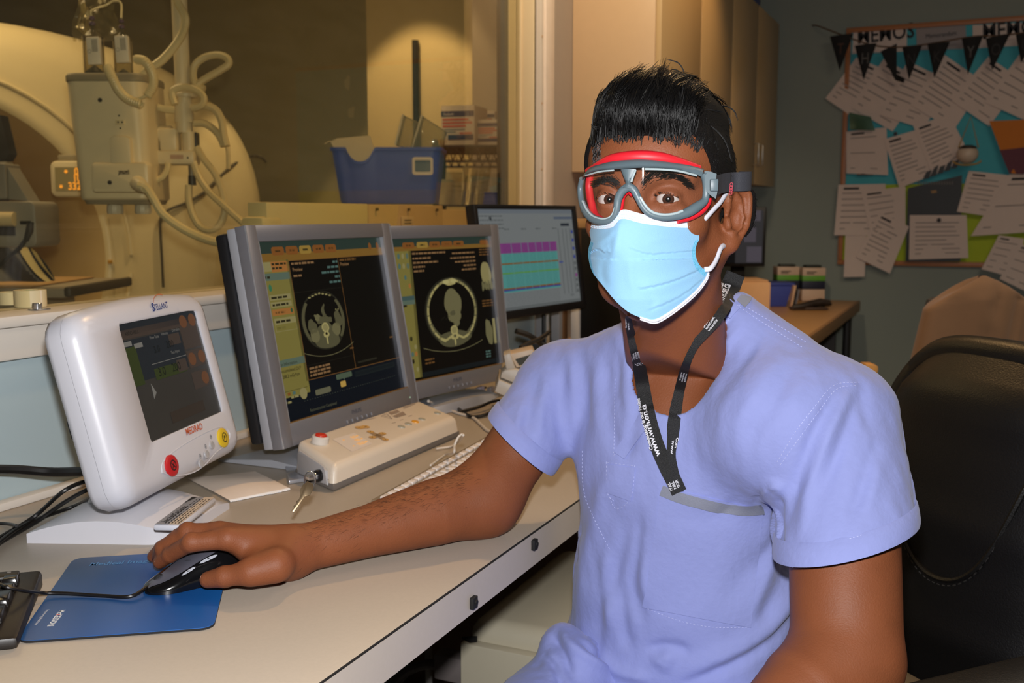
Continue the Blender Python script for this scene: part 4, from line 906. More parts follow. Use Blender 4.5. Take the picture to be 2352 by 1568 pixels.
mb = MB(); mb.grid([[msurf(s, .38+(.26)*k/11) if True else 0 for k in range(12)] for s in ss], M_mb); mb.build('top_shell', mo, smooth=70)
def inl(s, k, n=11):   # grey inlay leaf on the top
    wv = sin(pi*min(1, max(0, (s-.02)/.97)))**.5; c = .42+.08*s; hw = .165*wv
    x, y, z = msurf(s, c-hw+2*hw*k/n); return (x, y, z+.0007)
mb = MB(); mb.grid([[inl(s, k) for k in range(12)] for s in np.linspace(.03, .98, 40)], M_mg); mb.build('grey_inlay', mo, smooth=70)
for (s0, s1, tt) in ((.30, .44, .245), (.48, .66, .265)):
    mb = MB(); P = []
    for i in range(13):
        s = s0+(s1-s0)*i/12; w_ = .024*sqrt(max(0, 1-(2*i/12-1)**2))+.001; P.append([np.array(msurf(s, tt-w_+2*w_*k/5))+np.array([0, -.0008, .0008]) for k in range(6)])
    mb.grid(P, mat('mouse_button_pearl', (206, 210, 222), .25, .3)); sm = (s0+s1)/2; tri = [np.array(msurf(sm+d, tt+e))+np.array([0, -.0013, .0013]) for d, e in ((-.012, -.012), (.014, 0), (-.012, .014))]; mb.add(tri, [(0, 1, 2)], M_dark); mb.build('side_button', mo)
mb = MB(); mb.cyl((.020, .001, .0095), (.020, .006, .0095), .0065, mat('wheel_rubber', (30, 30, 32), .6), seg=24); mb.build('scroll_wheel', mo)
mb = MB(); x, y, z = msurf(.42, .44); mb.disc(x, y, .004, .003, mat('logo_dull', (112, 112, 124), .4, .3), z+.0016, 14); mb.line([(x-.003, y), (x+.003, y+.001)], .0008, M_mg, z+.0019); mb.build('emblem', mo)
cable('mouse_cable', 'thin black mouse cable lying across the blue pad and black keyboard', [MT @ Vector((.004, 0, .006)), onz(300, 1369, DZ+.007), onz(240, 1368, DZ+.006), onz(160, 1363, DZ+.007), onz(100, 1361, DZ+.010), onz(60, 1357, DZ+.026), onz(20, 1349, DZ+.036), onz(0, 1342, DZ+.037), onz(-60, 1325, DZ+.037)], .0021, M_cab)
# black handheld behind the forearm
hp = onz(752, 1206, DZ); hd = thing('handheld_device', 'black handheld device with rounded corners lying behind the forearm near the wrist', 'device', hp)
h0 = onz(690, 1203, DZ+.018); h1 = onz(800, 1188, DZ+.018); hx = h1-h0; hx[2] = 0; hx /= np.linalg.norm(hx); hy = np.array([-hx[1], hx[0], 0]); HT = frame((h0[0], h0[1], DZ), hx, hy, Uz)
mb = MB(); mb.prism(rrect(-.006, .15, -.055, .006, .012, 5), .001, .017, mat('handheld_black', (30, 28, 28), .4), .003, M=HT); mb.build('body', hd, world=True)
mb = MB(); mb.prism(rrect(.004, .14, -.045, -.006, .004, 3), .0172, .0178, mat('handheld_glass', (12, 11, 11), .2), M=HT); mb.rect(.030, .038, -.020, -.014, mat('mark_red', (150, 40, 36), .5), .018, M=HT); mb.rect(.042, .054, -.020, -.012, mat('mark_red', (150, 40, 36), .5), .018, M=HT); mb.build('screen', hd, world=True)

# ---------------------------------------------------------------- things on the sill
def tape(px, py, r, h, label):
    p = onX(px, py, WX-.005); p = onz(px, py, SZ+.001)
    t = thing('tape_roll', label, 'tape', (p[0]-.0, p[1], SZ+.0005), 0, 'rolls of white tape on the window sill')
    mb = MB(); mb.lathe([(r*.55, 0), (r, 0), (r, h), (r*.55, h), (r*.55, 0)], mat('tape_white', (228, 214, 190), .55, var=.04), 40); mb.build('tape', t)
    mb = MB(); mb.lathe([(r*.50, .001), (r*.549, .001), (r*.549, h-.001), (r*.50, h-.001), (r*.50, .001)], mat('tape_core', (150, 176, 150), .6), 30); mb.build('core', t)
tape(71, 703, .0235, .026, 'wider roll of white tape standing on the window sill, in front'); tape(24, 698, .017, .020, 'smaller roll of white tape partly hidden behind the wide roll')
p = onz(86, 712, SZ); lt = thing('window_latch', 'small chrome cylinder latch on the sill before the wide tape roll', 'latch', (p[0], p[1], SZ))
mb = MB(); mb.lathe([(.007, .0005), (.007, .010), (.0062, .011), (.0001, .011)], M_chr, 20); mb.build('barrel', lt); mb = MB(); mb.box(-.010, .010, -.009, .016, .0002, .002, M_chr, .0006); mb.build('plate', lt)
p = onX(2, 747, WX+.02); pn = thing('pen', 'metal pen tip poking in from the frame edge below the sill', 'pen', p)
mb = MB(); d = np.array([.02, .98, -.06]); mb.tube([p-d*.10, p-d*.02, p-d*.005, p+d*.009], [.004, .004, .003, .0006], mat('pen_metal', (110, 110, 116), .3, .8), 12); mb.build('barrel', pn, world=True); mb = MB(); mb.tube([p-d*.10, p-d*.05], [.0048, .0048], M_blackp, 10); mb.build('grip', pn, world=True)
# ================================================================ SCANNER ROOM
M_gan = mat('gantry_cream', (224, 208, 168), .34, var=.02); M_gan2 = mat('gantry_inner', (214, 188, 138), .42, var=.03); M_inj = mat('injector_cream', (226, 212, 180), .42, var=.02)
M_injd = mat('injector_grey', (150, 140, 118), .5); M_hose = mat('hose_cream', (224, 208, 164), .35, var=.03)
gc = atd(-155, 590, 3.7); gc[2] = 1.0
GY = radians(62); gn = np.array([sin(GY), -cos(GY), 0]); gx = np.array([cos(GY), sin(GY), 0])
GT = frame(gc, gx, Uz, gn)
gan = thing('scanner_gantry', 'huge rounded cream scanner ring with a wide bore, behind the window', 'scanner', (gc[0], gc[1], 0))
def sup(a, b, n, z, k=2.0, by=None, cy=0):
    out = []
    for i in range(n):
        t = 2*pi*i/n; c, s = cos(t), sin(t); e = 2.0/k
        y = b*abs(s)**e*(1 if s >= 0 else -1)
        if by is not None and y < 0: y *= by/b
        out.append((a*abs(c)**e*(1 if c >= 0 else -1), y+cy, z))
    return out
GN = 72
mb = MB(); mb.M = GT
L = [sup(.605, .605, GN, .0), sup(.62, .62, GN, .010), sup(.64, .64, GN, .010), sup(.74, .72, GN, -.004), sup(.95, .80, GN, -.02, 2.2, 1.0), sup(1.18, .865, GN, -.08, 2.5, 1.0), sup(1.32, .895, GN, -.17, 2.7, 1.0), sup(1.40, .905, GN, -.29, 2.9, 1.0), sup(1.42, .90, GN, -.42, 2.9, 1.0), sup(1.36, .86, GN, -.58, 2.8, 1.0), sup(1.15, .76, GN, -.70, 2.6, 1.0)]
mb.grid(L, M_gan, closev=True); mb.build('housing', gan, world=True, smooth=60)
mb = MB(); mb.M = GT
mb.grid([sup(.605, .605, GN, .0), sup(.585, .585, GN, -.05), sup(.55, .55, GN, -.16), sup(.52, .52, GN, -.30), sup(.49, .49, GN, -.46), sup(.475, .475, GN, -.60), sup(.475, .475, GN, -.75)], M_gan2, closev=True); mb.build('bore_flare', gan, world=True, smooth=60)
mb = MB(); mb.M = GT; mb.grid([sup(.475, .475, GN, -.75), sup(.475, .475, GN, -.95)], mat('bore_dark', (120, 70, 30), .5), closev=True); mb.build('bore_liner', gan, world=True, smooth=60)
mb = MB(); mb.M = GT; mb.tube([(x*1.0, y*1.0, z+.004) for x, y, z in sup(.705, .695, 60, .002)], .008, M_gan, 8, caps=False); mb.build('trim_ring', gan, world=True)
# panel seam drawn over the housing face
def gsurf(px, py, off=.0):
    Ti = GT.inverted(); o = Ti @ V(CAM); d = Ti.to_3x3() @ V(ray(px, py))
    prof = [(0, .0), (.62, .0), (.74, -.004), (.95, -.02), (1.18, -.08), (1.32, -.17), (1.40, -.29), (1.42, -.42)]
    for t in np.linspace(2.5, 6.0, 1400):
        q = o+d*t; k = ((abs(q.x)/1.42)**2.5+(abs(q.y)/.905)**2.5)**(1/2.5)*1.42
        zz = np.interp(k, [a_ for a_, _ in prof], [b_ for _, b_ in prof])
        if q.z <= zz+off: return np.array(GT @ q)
    return np.array(GT @ (o+d*4.2))
seamA = [gsurf(*p, .010) for p in ((375, 660), (372, 600), (368, 520), (372, 496), (384, 484), (400, 476), (430, 464), (470, 440), (510, 400), (545, 372), (575, 358), (598, 360), (612, 372))]
mb = MB(); mb.tube(spline(seamA, 8), .006, mat('seam_dark', (66, 58, 44), .7), 6); mb.build('panel_seam', gan, world=True)
seamB = [gsurf(*p, .010) for p in ((268, 700), (264, 620), (256, 560), (246, 500))]
mb = MB(); mb.tube(spline(seamB, 6), .006, M_gan, 8); mb.build('touch_strip', gan, world=True)
p = gsurf(253, 602, .02); mb = MB(); mb.box(-.007, .007, -.007, .007, -.007, .009, mat('button_amber_dull', (200, 150, 50), .4), .003, M=Matrix.Translation(V(p))); mb.build('strip_button', gan, world=True)
# wall of pixels: gantry readout
p = atd(163, 411, 3.55); rd = thing('gantry_readout', 'cream readout box with amber digits on the gantry beside the injector', 'display', p)
RT = frame(p, Rv, Uz, -Fh); Rx = lambda px: (px-163)/FPX*3.55; Ry = lambda py: (411-py)/FPX*3.55
mb = MB(); mb.M = RT; mb.prism(rrect(Rx(115), Rx(240), Ry(452), Ry(370), .022, 5), -.10, .0, M_inj, .008); mb.build('case', rd, world=True)
mb = MB(); mb.M = RT; mb.rect(Rx(127), Rx(232), Ry(438), Ry(384), mat('readout_grey', (150, 140, 104), .4, emis=.05, ecol=(200, 160, 90)), .0015)
ad = G('amber_led', (255, 160, 50), 1.6)
mb.text('0.0', .036, ad, Rx(172), Ry(402), .003, bold=.02, sx=.85); mb.text('107', .036, ad, Rx(168), Ry(417), .003, bold=.02, sx=.8); mb.text('332.0', .036, ad, Rx(156), Ry(435), .003, bold=.02, sx=.85)
for q in ((153, 394), (140, 428)): mb.disc(Rx(q[0]), Ry(q[1]), .006, .006, ad, .003, 10)
mb.build('screen', rd, world=True)
mb = MB(); mb.M = RT; mb.box(Rx(128), Rx(180), Ry(372), Ry(355), -.10, -.02, M_injd, .006); mb.build('mount', rd, world=True)

# ---------------------------------------------------------------- injector head on its pole
DI = 2.72
ip = atd(265, 340, DI); inj = thing('contrast_injector', 'cream twin-syringe injector head hanging from a ceiling pole before the gantry', 'injector', ip)
IT = frame(ip, Rv, Uz, -Fh); X = lambda px: (px-265)/FPX*DI; Y = lambda py: (340-py)/FPX*DI
mb = MB(); mb.M = IT
ring_ = lambda x0, x1, z0, z1, y, r=.02: [(a, y, b) for a, b in rrect(x0, x1, z0, z1, r, 6)]
LL = [ring_(X(190), X(352), -.13, .045, Y(458), .03), ring_(X(190), X(354), -.135, .05, Y(454), .03), ring_(X(182), X(352), -.14, .052, Y(330), .03), ring_(X(170), X(348), -.145, .052, Y(196), .035), ring_(X(170), X(348), -.145, .050, Y(194.5), .035)]
rings(mb, LL, M_inj, cap0=True, cap1=True); mb.build('body', inj, world=True, smooth=40)
mb = MB(); mb.M = IT; rings(mb, [ring_(X(168), X(350), -.147, .054, Y(194), .036), ring_(X(168), X(350), -.147, .054, Y(182), .036), ring_(X(172), X(346), -.143, .050, Y(177), .034)], M_injd, cap0=True, cap1=True); mb.build('top_plate', inj, world=True, smooth=40)
mb = MB(); mb.M = IT; rings(mb, [ring_(X(196), X(348), -.12, .035, Y(468), .03), ring_(X(193), X(351), -.13, .044, Y(457), .03)], M_injd, cap0=True); mb.build('bottom_skirt', inj, world=True, smooth=40)
mb = MB(); mb.M = IT; mb.prism(rrect(X(230), X(361), Y(443), Y(375), .012, 4), .03, .075, M_inj, .010); bp_ = mb.build('front_cover', inj, world=True)
mb = MB(); mb.M = IT; mb.prism([(X(275), Y(378)), (X(322), Y(378)), (X(322), Y(322)), (X(310), Y(316)), (X(285), Y(316)), (X(275), Y(322))], .03, .072, M_inj, .006); mb.build('front_rib', inj, world=True)
for i, q in enumerate(((253, 237), (328, 243), (274, 420), (338, 419))):
    z = .053 if i < 2 else .076; mb = MB(); mb.M = IT; mb.cyl((X(q[0]), Y(q[1]), z-.004), (X(q[0]), Y(q[1]), z+.0015), .0055, M_dark, seg=14); mb.build('screw_hole', inj, world=True)
mb = MB(); mb.M = IT; mb.prism(rrect(X(286), X(306), Y(291), Y(281), .003, 3), .050, .058, M_gan, .001); [mb.disc(X(a), Y(286), .0025, .0025, M_dark, .0585, 10) for a in (293, 302)]; [mb.disc(X(a), Y(b), .0025, .0025, M_dark, .0535, 10) for a, b in ((294, 271), (296, 299))]; mb.build('connector_plate', inj, world=True)
mb = MB(); mb.M = IT; gy = mat('print_brown', (92, 78, 60), .6)
for k in range(3): mb.rect(X(294), X(319), Y(394+3*k+2), Y(394+3*k), gy, .0758)
mb.line([(X(294), Y(404)), (X(300), Y(394)), (X(306), Y(400)), (X(318), Y(393))], .003, gy, .0759); mb.build('logo_plate', inj, world=True)
for q in (248, 313):
    mb = MB(); mb.M = IT @ Matrix.Translation((X(q), Y(472), -.03)) @ Matrix.Rotation(pi/2, 4, 'X')
    mb.lathe([(.0001, -.004), (.020, -.004), (.0215, .002), (.022, .016), (.020, .021), (.0001, .021)], mat('knob_pearl', (206, 198, 180), .35), 12); mb.build('knob', inj, world=True, smooth=25)
M_syr = clear('syringe_plastic', (210, 206, 190), refl=.16, haze=.10, hazecol=(200, 190, 160)); M_pl = mat('plunger_black', (24, 20, 16), .5)
def syringe(px, ytop, ybot, r, label):
    p = IT @ Vector((X(px), Y(ybot), -.02)); t = thing('syringe', label, 'syringe', p, 0, 'syringes on the injector')
    h = (ybot-ytop)/FPX*DI
    mb = MB(); mb.lathe([(r, 0), (r, h*.68), (r*1.06, h*.69), (r*1.06, h*.71), (r*.95, h*.72), (r*.30, h*.84), (r*.24, h*.86), (r*.22, h)], M_syr, 28); mb.build('barrel', t)
    mb = MB(); mb.lathe([(r*.94, .0), (r*.94, .004), (r*.80, .010), (.0001, r*1.0)], M_pl, 28); mb.build('plunger', t)
    mb = MB(); mb.lathe([(r*.30, h*.93), (r*.32, h*.955), (r*.30, h*.98), (r*.2, h*1.0)], mat('cap_violet', (98, 74, 96), .5), 16); mb.lathe([(r*.26, h*1.04), (r*.28, h*1.06), (r*.2, h*1.10)], mat('cap_violet', (98, 74, 96), .5), 16); mb.build('luer_cap', t)
    return t, p, h
s1, p1, h1 = syringe(219, 55, 174, .027, 'taller plastic syringe standing on the injector top nearer the frame edge'); s2, p2, h2 = syringe(286, 62, 180, .024, 'plastic syringe on the injector top nearer the ceiling pole')
for (q, a, b, lab) in (((219, 0, 0), 94, 155, 'white'), ((286, 0, 0), 92, 150, 'white')):
    pass
def tagbox(px0, px1, py0, py1, st_, label):
    p = IT @ Vector((X((px0+px1)/2), Y((py0+py1)/2), .008)); w_ = (px1-px0)/FPX*DI; h_ = (py1-py0)/FPX*DI
    mb = MB(); mb.M = IT @ Matrix.Translation((X((px0+px1)/2), Y((py0+py1)/2), .012)) @ Matrix.Rotation(.04, 4, 'Z'); mb.box(-w_/2, w_/2, -h_/2, h_/2, -.012, .006, mat('heater_white', (232, 222, 206), .5), .003)
    for k in range(4): mb.rect(-w_*.05+k*w_*.11, -w_*.05+k*w_*.11+w_*.06, -h_*.05, h_*.40, mat('print_grey2', (128, 120, 110), .6), .0065)
    mb.ring(-w_*.28, -h_*.02, .005, .005, .001, mat('print_grey2', (128, 120, 110), .6), .0065, 14)
    mb.build('heater_sleeve', st_, world=True)
tagbox(216, 246, 94, 155, s1, ''); tagbox(280, 310, 91, 151, s2, '')
def coil(name, label, pts, rc, rw, turns, m):
    P = spline(pts, 30); T = np.gradient(P, axis=0); T /= np.linalg.norm(T, axis=1)[:, None]; n = len(P); out = []
    N0 = np.cross(T, Fh); N0 /= np.linalg.norm(N0, axis=1)[:, None]; B0 = np.cross(T, N0)
    k = turns*10; idx = np.linspace(0, n-1, k)
    for i, f in enumerate(idx):
        j = int(min(n-2, f)); e = f-j; p = P[j]*(1-e)+P[j+1]*e; a = 2*pi*i/10; out.append(p+rc*(cos(a)*N0[j]+sin(a)*B0[j]))
    mb = MB(); mb.tube(out, rw, m, 6); o = mb.build(name); return tag(o, label, 'cord')
D2 = DI-.11
coil('coiled_cord', 'coiled cream cord from the taller syringe sleeve down to the injector front', [atd(248, 155, D2+.02), atd(258, 178, D2), atd(272, 205, D2), atd(292, 226, D2), atd(325, 240, D2)], .009, .0035, 26, M_hose)
coil('coiled_cord', 'coiled cream cord curving round from the shorter syringe sleeve', [atd(314, 136, D2+.02), atd(334, 142, D2), atd(350, 168, D2), atd(352, 196, D2), atd(338, 221, D2)], .009, .0035, 26, M_hose)
cable('sleeve_wire', 'thin cream wire joining the coiled cords below the injector top', [atd(338, 219, D2), atd(320, 226, D2), atd(300, 228, D2), atd(283, 224, D2)], .004, M_hose)
cable('tubing_loop', 'clear thin tubing arching between the two syringe tips', [np.array(p1)+Uz*h1*1.05, np.array(p1)+Uz*h1*1.2, atd(243, 12, DI), atd(262, 2, DI), atd(278, 8, DI), np.array(p2)+Uz*h2*1.12], .003, M_hose)
# clear bag behind the syringes
bg = thing('tubing_bag', 'crumpled clear tubing bag hanging behind the two syringes', 'bag', atd(220, 90, DI+.12))
mb = MB(); P = []
for i in range(15):
    row = []
    for j in range(12):
        u = i/14; v = j/11; px = 172+(96)*v+8*sin(6*u+3*v); px = px if u > .2 else 172+(px-172)*(.85+.15*u*5); py = -30+125*u
        row.append(atd(px+random.uniform(-2, 2), py, DI+.12+.012*sin(9*u+11*v)+random.uniform(-.006, .006)))
    P.append(row)
mb.grid(P, clear('bag_film', (226, 220, 196), refl=.22, haze=.16, hazecol=(222, 206, 160))); mb.build('film', bg, world=True)
mb = MB(); [mb.tube(spline([atd(176+8*k, -20+12*k, DI+.13), atd(188+5*k, 20+6*k, DI+.13), atd(180+9*k, 60+4*k, DI+.135), atd(200+5*k, 84, DI+.13)], 6), .003, M_hose, 5) for k in range(4)]; mb.build('inner_tubing', bg, world=True)
# pole with its joints
DP = 2.78
pl = thing('ceiling_pole', 'cream ceiling pole with joints and a pivot arm carrying the injector', 'pole', atd(424, 300, DP))
PT_ = frame(atd(424, 300, DP), Rv, Uz, -Fh); XP = lambda px: (px-424)/FPX*DP; YP = lambda py: (300-py)/FPX*DP
def colp(x, y0, y1, r, m, nm, r2=None): mb = MB(); mb.M = PT_; mb.cyl((XP(x), YP(y0), 0), (XP(x), YP(y1), 0), r, m, r2, 22); mb.build(nm, pl, world=True)
mb = MB(); mb.M = PT_; mb.cyl((XP(424), YP(210), 0), (XP(422), YP(-260), 0), .0205, M_inj, seg=24); mb.build('upper_tube', pl, world=True)
colp(426, 246, 200, .019, M_inj, 'sleeve'); colp(424, 282, 238, .026, M_inj, 'joint_collar', .024); colp(424, 305, 280, .022, M_inj, 'joint_collar'); colp(434, 350, 303, .019, M_inj, 'lower_tube')
mb = MB(); mb.M = PT_; mb.lathe([(.0001, -.004), (.030, -.004), (.031, .004), (.022, .012), (.022, .018)], M_inj, 24, M=Matrix.Translation((XP(430), YP(222), 0)) @ Matrix.Rotation(-pi/2, 4, 'X')); mb.build('cable_cup', pl, world=True)
mb = MB(); mb.M = PT_; mb.cyl((XP(352), YP(309), 0), (XP(395), YP(309), 0), .025, M_inj, .023, 22); mb.build('arm_knuckle', pl, world=True)
mb = MB(); mb.M = PT_; mb.cyl((XP(357), YP(309), 0), (XP(363), YP(309), 0), .0256, M_dark, None, 22); mb.build('rubber_ring', pl, world=True)
mb = MB(); mb.M = PT_; mb.box(XP(372), XP(412), YP(348), YP(296), -.02, .028, M_inj, .008); mb.build('arm_block', pl, world=True)
mb = MB(); mb.M = PT_; mb.box(XP(354), XP(452), YP(378), YP(346), -.03, .034, M_inj, .008); mb.rect(XP(398), XP(428), YP(366), YP(356), mat('label_pink', (190, 158, 136), .6), .0345); mb.disc(XP(438), YP(363), .003, .003, M_dark, .0345, 10); mb.build('clamp', pl, world=True)
mb = MB(); mb.M = PT_; mb.cyl((XP(437), YP(424), 0), (XP(437), YP(402), 0), .011, M_blackp, .010, 16); mb.cyl((XP(437), YP(403), 0), (XP(437), YP(378), 0), .009, mat('lever_grey', (130, 122, 104), .4), None, 14); mb.build('lock_knob', pl, world=True)
mb = MB(); mb.M = PT_; mb.box(XP(448), XP(453), YP(340), YP(304), -.02, .01, M_blackp, .002); mb.build('side_clip', pl, world=True)
H = lambda pts, d=DP, e=0: [atd(x, y, d+e) for x, y in pts]
cable('hose', 'thick cream hose sweeping down beside the ceiling pole from the frame top', H([(398, -40), (408, 5), (425, 40), (420, 75), (398, 110), (370, 140), (340, 160), (325, 175)], DP-.06), .011, M_hose)
cable('hose', 'cream hose looping out to the far side of the pole near the gantry top', H([(470, 205), (456, 192), (455, 175), (480, 150), (520, 130), (560, 138), (578, 150)][:1]+[(452, 198), (444, 175), (448, 150), (470, 132), (500, 126), (522, 134), (524, 148), (505, 162), (470, 182), (452, 196)], DP-.03), .010, M_hose)
cable('hose', 'cream hose ringed around the pole above its joints', H([(402, 240), (396, 222), (398, 208), (420, 200), (448, 206), (466, 220), (466, 238), (452, 246), (440, 248)], DP-.05), .010, M_hose)
cable('hose', 'cream hose arching from the pole joint and dropping toward the gantry', H([(446, 250), (470, 243), (494, 252), (508, 275), (514, 310), (520, 336)], DP-.02), .011, M_hose)
cable('hose', 'second cream hose arching below the first one', H([(446, 283), (470, 284), (494, 300), (508, 320), (514, 336)], DP-.01), .010, M_hose)
cable('hose', 'thin white cable end hanging on the gantry face', H([(522, 338), (524, 352), (525, 388)], DP+.02), .006, M_hose)
cable('hose', 'cream hose linking the injector side to the pole joint', H([(345, 240), (370, 249), (400, 253), (412, 250)], DP-.01), .010, M_hose)
cable('hose', 'cream hose bowing in a deep loop below the pole clamp', H([(452, 338), (470, 368), (494, 400), (510, 440), (516, 480), (508, 510), (488, 528), (462, 522), (444, 496), (434, 460), (434, 425)], DP), .010, M_hose)
cable('hose', 'cream hose slanting from the pole clamp to behind the abdomen-scan monitor', H([(444, 372), (456, 404), (480, 440), (512, 470), (545, 500), (580, 530)], DP-.01), .010, M_hose)
cable('hose', 'short cream hose curling under the pole clamp', H([(386, 374), (384, 390), (374, 406), (360, 414)], DP-.03), .008, M_hose)
cable('hose', 'long cream hose from the injector cover bowing down to behind the silver monitor', H([(318, 424), (336, 432), (352, 456), (375, 492), (420, 525), (470, 548), (520, 560), (580, 566)], DI-.14), .011, M_hose)
mb = MB(); mb.tube([atd(316, 420, DI-.10), atd(324, 426, DI-.13), atd(334, 431, DI-.14)], [.019, .018, .013], M_inj, 14); mb.build('hose_socket', inj, world=True)

# ---------------------------------------------------------------- table end, monitor and draped patient at the frame edge
tb = thing('patient_table', 'end of the grey patient table reaching out of the scanner bore', 'table', atd(60, 672, 2.9))
TBT = frame(atd(60, 672, 2.9), Rv, Uz, -Fh); xb = lambda px: (px-60)/FPX*2.9; yb = lambda py: (672-py)/FPX*2.9
mb = MB(); mb.M = TBT; mb.box(xb(-220), xb(160), yb(683), yb(660), -.45, .03, mat('table_grey', (150, 140, 124), .5), .006); mb.build('top', tb, world=True)
mb = MB(); mb.M = TBT; mb.box(xb(156), xb(174), yb(681), yb(657), -.44, .032, mat('table_end', (62, 56, 48), .5), .008); mb.build('end_cap', tb, world=True)
mb = MB(); mb.M = TBT; mb.box(xb(-220), xb(80), yb(660), yb(655), -.42, .02, mat('table_mat', (176, 140, 92), .6), .004); mb.build('mattress_edge', tb, world=True)
mb = MB(); mb.M = TBT; mb.box(xb(-200), xb(60), yb(684)-(atd(60, 684, 2.9)[2]-.004), yb(684), -.34, -.08, mat('table_base', (150, 140, 120), .5), .02); mb.build('pedestal', tb, world=True)
wr = thing('wrapped_bundle', 'dark blue bundle with pale straps under clear film at the scanner bore', 'bundle', atd(70, 610, 3.05))
mb = MB(); P = []; 
def bund(i, j, off=0):
    u, v = i/20, j/14; px = -40+166*u; top = 640-95*sin(pi*min(1, .25+u*.75))**.8; py = 655+(top-655)*v
    return atd(px, py, 3.05+.10*(u-.5)**2+.05*v-.02*sin(9*u+6*v)-off)
mb.grid([[bund(i, j) for j in range(15)] for i in range(21)], mat('bundle_navy', (40, 46, 60), .55, var=.4, vscale=20)); mb.build('cover', wr, world=True)
mb = MB()
for a, b, w_ in (((10, 14), (19, 3), 1.5), ((14, 14), (20, 9), .9)):
    P = []
    for k in range(12):
        s = k/11; i = a[0]+(b[0]-a[0])*s; j = a[1]+(b[1]-a[1])*s-1.0*sin(pi*s); P.append([bund(i-w_, max(0, j-w_*.4), .012), bund(i, j, .016), bund(min(20, i+w_), min(14, j+w_*.4), .012)])
    mb.grid(P, mat('strap_pale', (196, 184, 140), .5, var=.15))
mb.build('strap', wr, world=True)
mn = thing('bedside_device', 'grey bedside device with a paper roll at the frame edge in the scanner room', 'device', atd(20, 500, 2.75))
NT = frame(atd(20, 500, 2.75), Rv, Uz, -Fh); xn = lambda px: (px-20)/FPX*2.75; yn = lambda py: (500-py)/FPX*2.75; M_ng = mat('device_grey', (148, 142, 130), .5); 
mb = MB(); mb.M = NT; mb.prism(rrect(xn(-140), xn(82), yn(568), yn(462), .018, 5), -.15, .0, M_ng, .008); mb.build('case', mn, world=True)
mb = MB(); mb.M = NT; mb.prism(rrect(xn(-140), xn(14), yn(458), yn(376), .006, 3), -.10, -.01, mat('device_grey2', (136, 130, 120), .5), .004); mb.build('upper_case', mn, world=True)
mb = MB(); mb.M = NT; mb.prism([(xn(14), yn(458)), (xn(60), yn(462)), (xn(16), yn(385))], -.09, -.02, M_ng, .002); mb.build('hinge_cover', mn, world=True)
mb = MB(); mb.M = NT; mb.cyl((xn(-140), yn(501), .01), (xn(38), yn(503), .01), .019, mat('paper_roll', (226, 204, 158), .6), None, 24); mb.build('paper_roll', mn, world=True)
mb = MB(); mb.M = NT; mb.box(xn(-140), xn(34), yn(541), yn(520), -.003, .004, mat('slot_dark', (38, 36, 44), .3), .002); mb.build('paper_slot', mn, world=True)
mb = MB(); mb.M = NT; mb.tube([(xn(74), yn(510), .012), (xn(72), yn(530), .015), (xn(62), yn(552), .014)], [.009, .010, .007], M_blackp, 10); mb.box(xn(49), xn(72), yn(515), yn(507), 0, .012, M_dark, .002); mb.build('side_handle', mn, world=True)
cable('device_lead', 'dark lead hanging from the grey bedside device toward the bundle', [np.array(NT @ Vector((xn(60), yn(552), .014))), np.array(NT @ Vector((xn(46), yn(572), .02))), np.array(NT @ Vector((xn(20), yn(592), .02))), np.array(NT @ Vector((xn(-12), yn(622), .02)))], .006, M_blackp)
dk = thing('wall_screen', 'black screen edge at the frame edge inside the scanner bore', 'screen', atd(-10, 320, 3.6)); mb = MB(); DT = frame(atd(-10, 320, 3.6), Rv, Uz, -Fh); mb.M = DT; q = lambda px, py: ((px+10)/FPX*3.6, (320-py)/FPX*3.6)
mb.prism([q(-60, 260), q(4, 265), q(20, 352), q(10, 368), q(-60, 372)], -.06, 0, mat('matte_black', (12, 11, 10), .8), .004); mb.build('panel', dk, world=True); mb = MB(); mb.M = DT; mb.prism([q(-60, 372), q(10, 370), q(12, 376), q(-60, 380)], -.05, .004, M_ng); mb.build('lower_rim', dk, world=True)

# ---------------------------------------------------------------- enclosure on the scanner side, bin, shelf
xe = -1.36
ye0 = onX(612, 468, xe)[1]; ye1 = onX(846, 468, xe)[1]; ye2 = onX(1016, 470, xe)[1]; ze = onX(846, 468, xe)[2]
en = thing('metal_enclosure', 'long cream metal enclosure behind the monitors, carrying the blue bin', 'enclosure', (xe-.25, ye0, 0))
M_en = mat('enclosure_cream', (222, 204, 150), .42, var=.02); M_en2 = mat('enclosure_tan', (206, 172, 122), .45, var=.03)
mb = MB(); mb.box(xe-.05, xe, ye0, ye1-.002, 1.022, ze, M_en, .003); mb.build('plain_section', en, world=True)
mb = MB(); mb.box(xe-.055, xe+.004, ye0-.02, ye0+.05, 1.022, ze-.03, M_en, .010); mb.build('end_step', en, world=True)
mb = MB(); mb.box(xe-.28, xe+.002, ye1, ye2, .002, ze-.001, M_en2, .003); ps_ = mb.build('screwed_section', en, world=True)
for px in (865, 938, 1003):
    for dz in (-.013, -.13):
        p = onX(px, 474, xe+.004); mb = MB(); mb.cyl((xe+.003, p[1], ze+dz), (xe+.008, p[1], ze+dz), .004, mat('screw_dark', (96, 76, 48), .4, .5), seg=10); mb.build('screw', ps_, world=True)
p = onX(936, 498, xe+.005); mb = MB(); mb.box(xe+.003, xe+.0062, p[1]-.03, p[1]+.03, ze-.06, ze-.03, mat('plate_tan', (214, 184, 138), .5), .001); [mb.box(xe+.006, xe+.0066, p[1]-.018, p[1]+.018, ze-.050+.008*k, ze-.047+.008*k, gy) for k in range(2)]; mb.build('name_plate', ps_, world=True)
mb = MB(); mb.box(xe-.26, xe-.004, ye2+.002, onX(1110, 470, xe)[1]+.05, .002, ze-.012, M_en2, .003); mb.build('end_section', en, world=True)
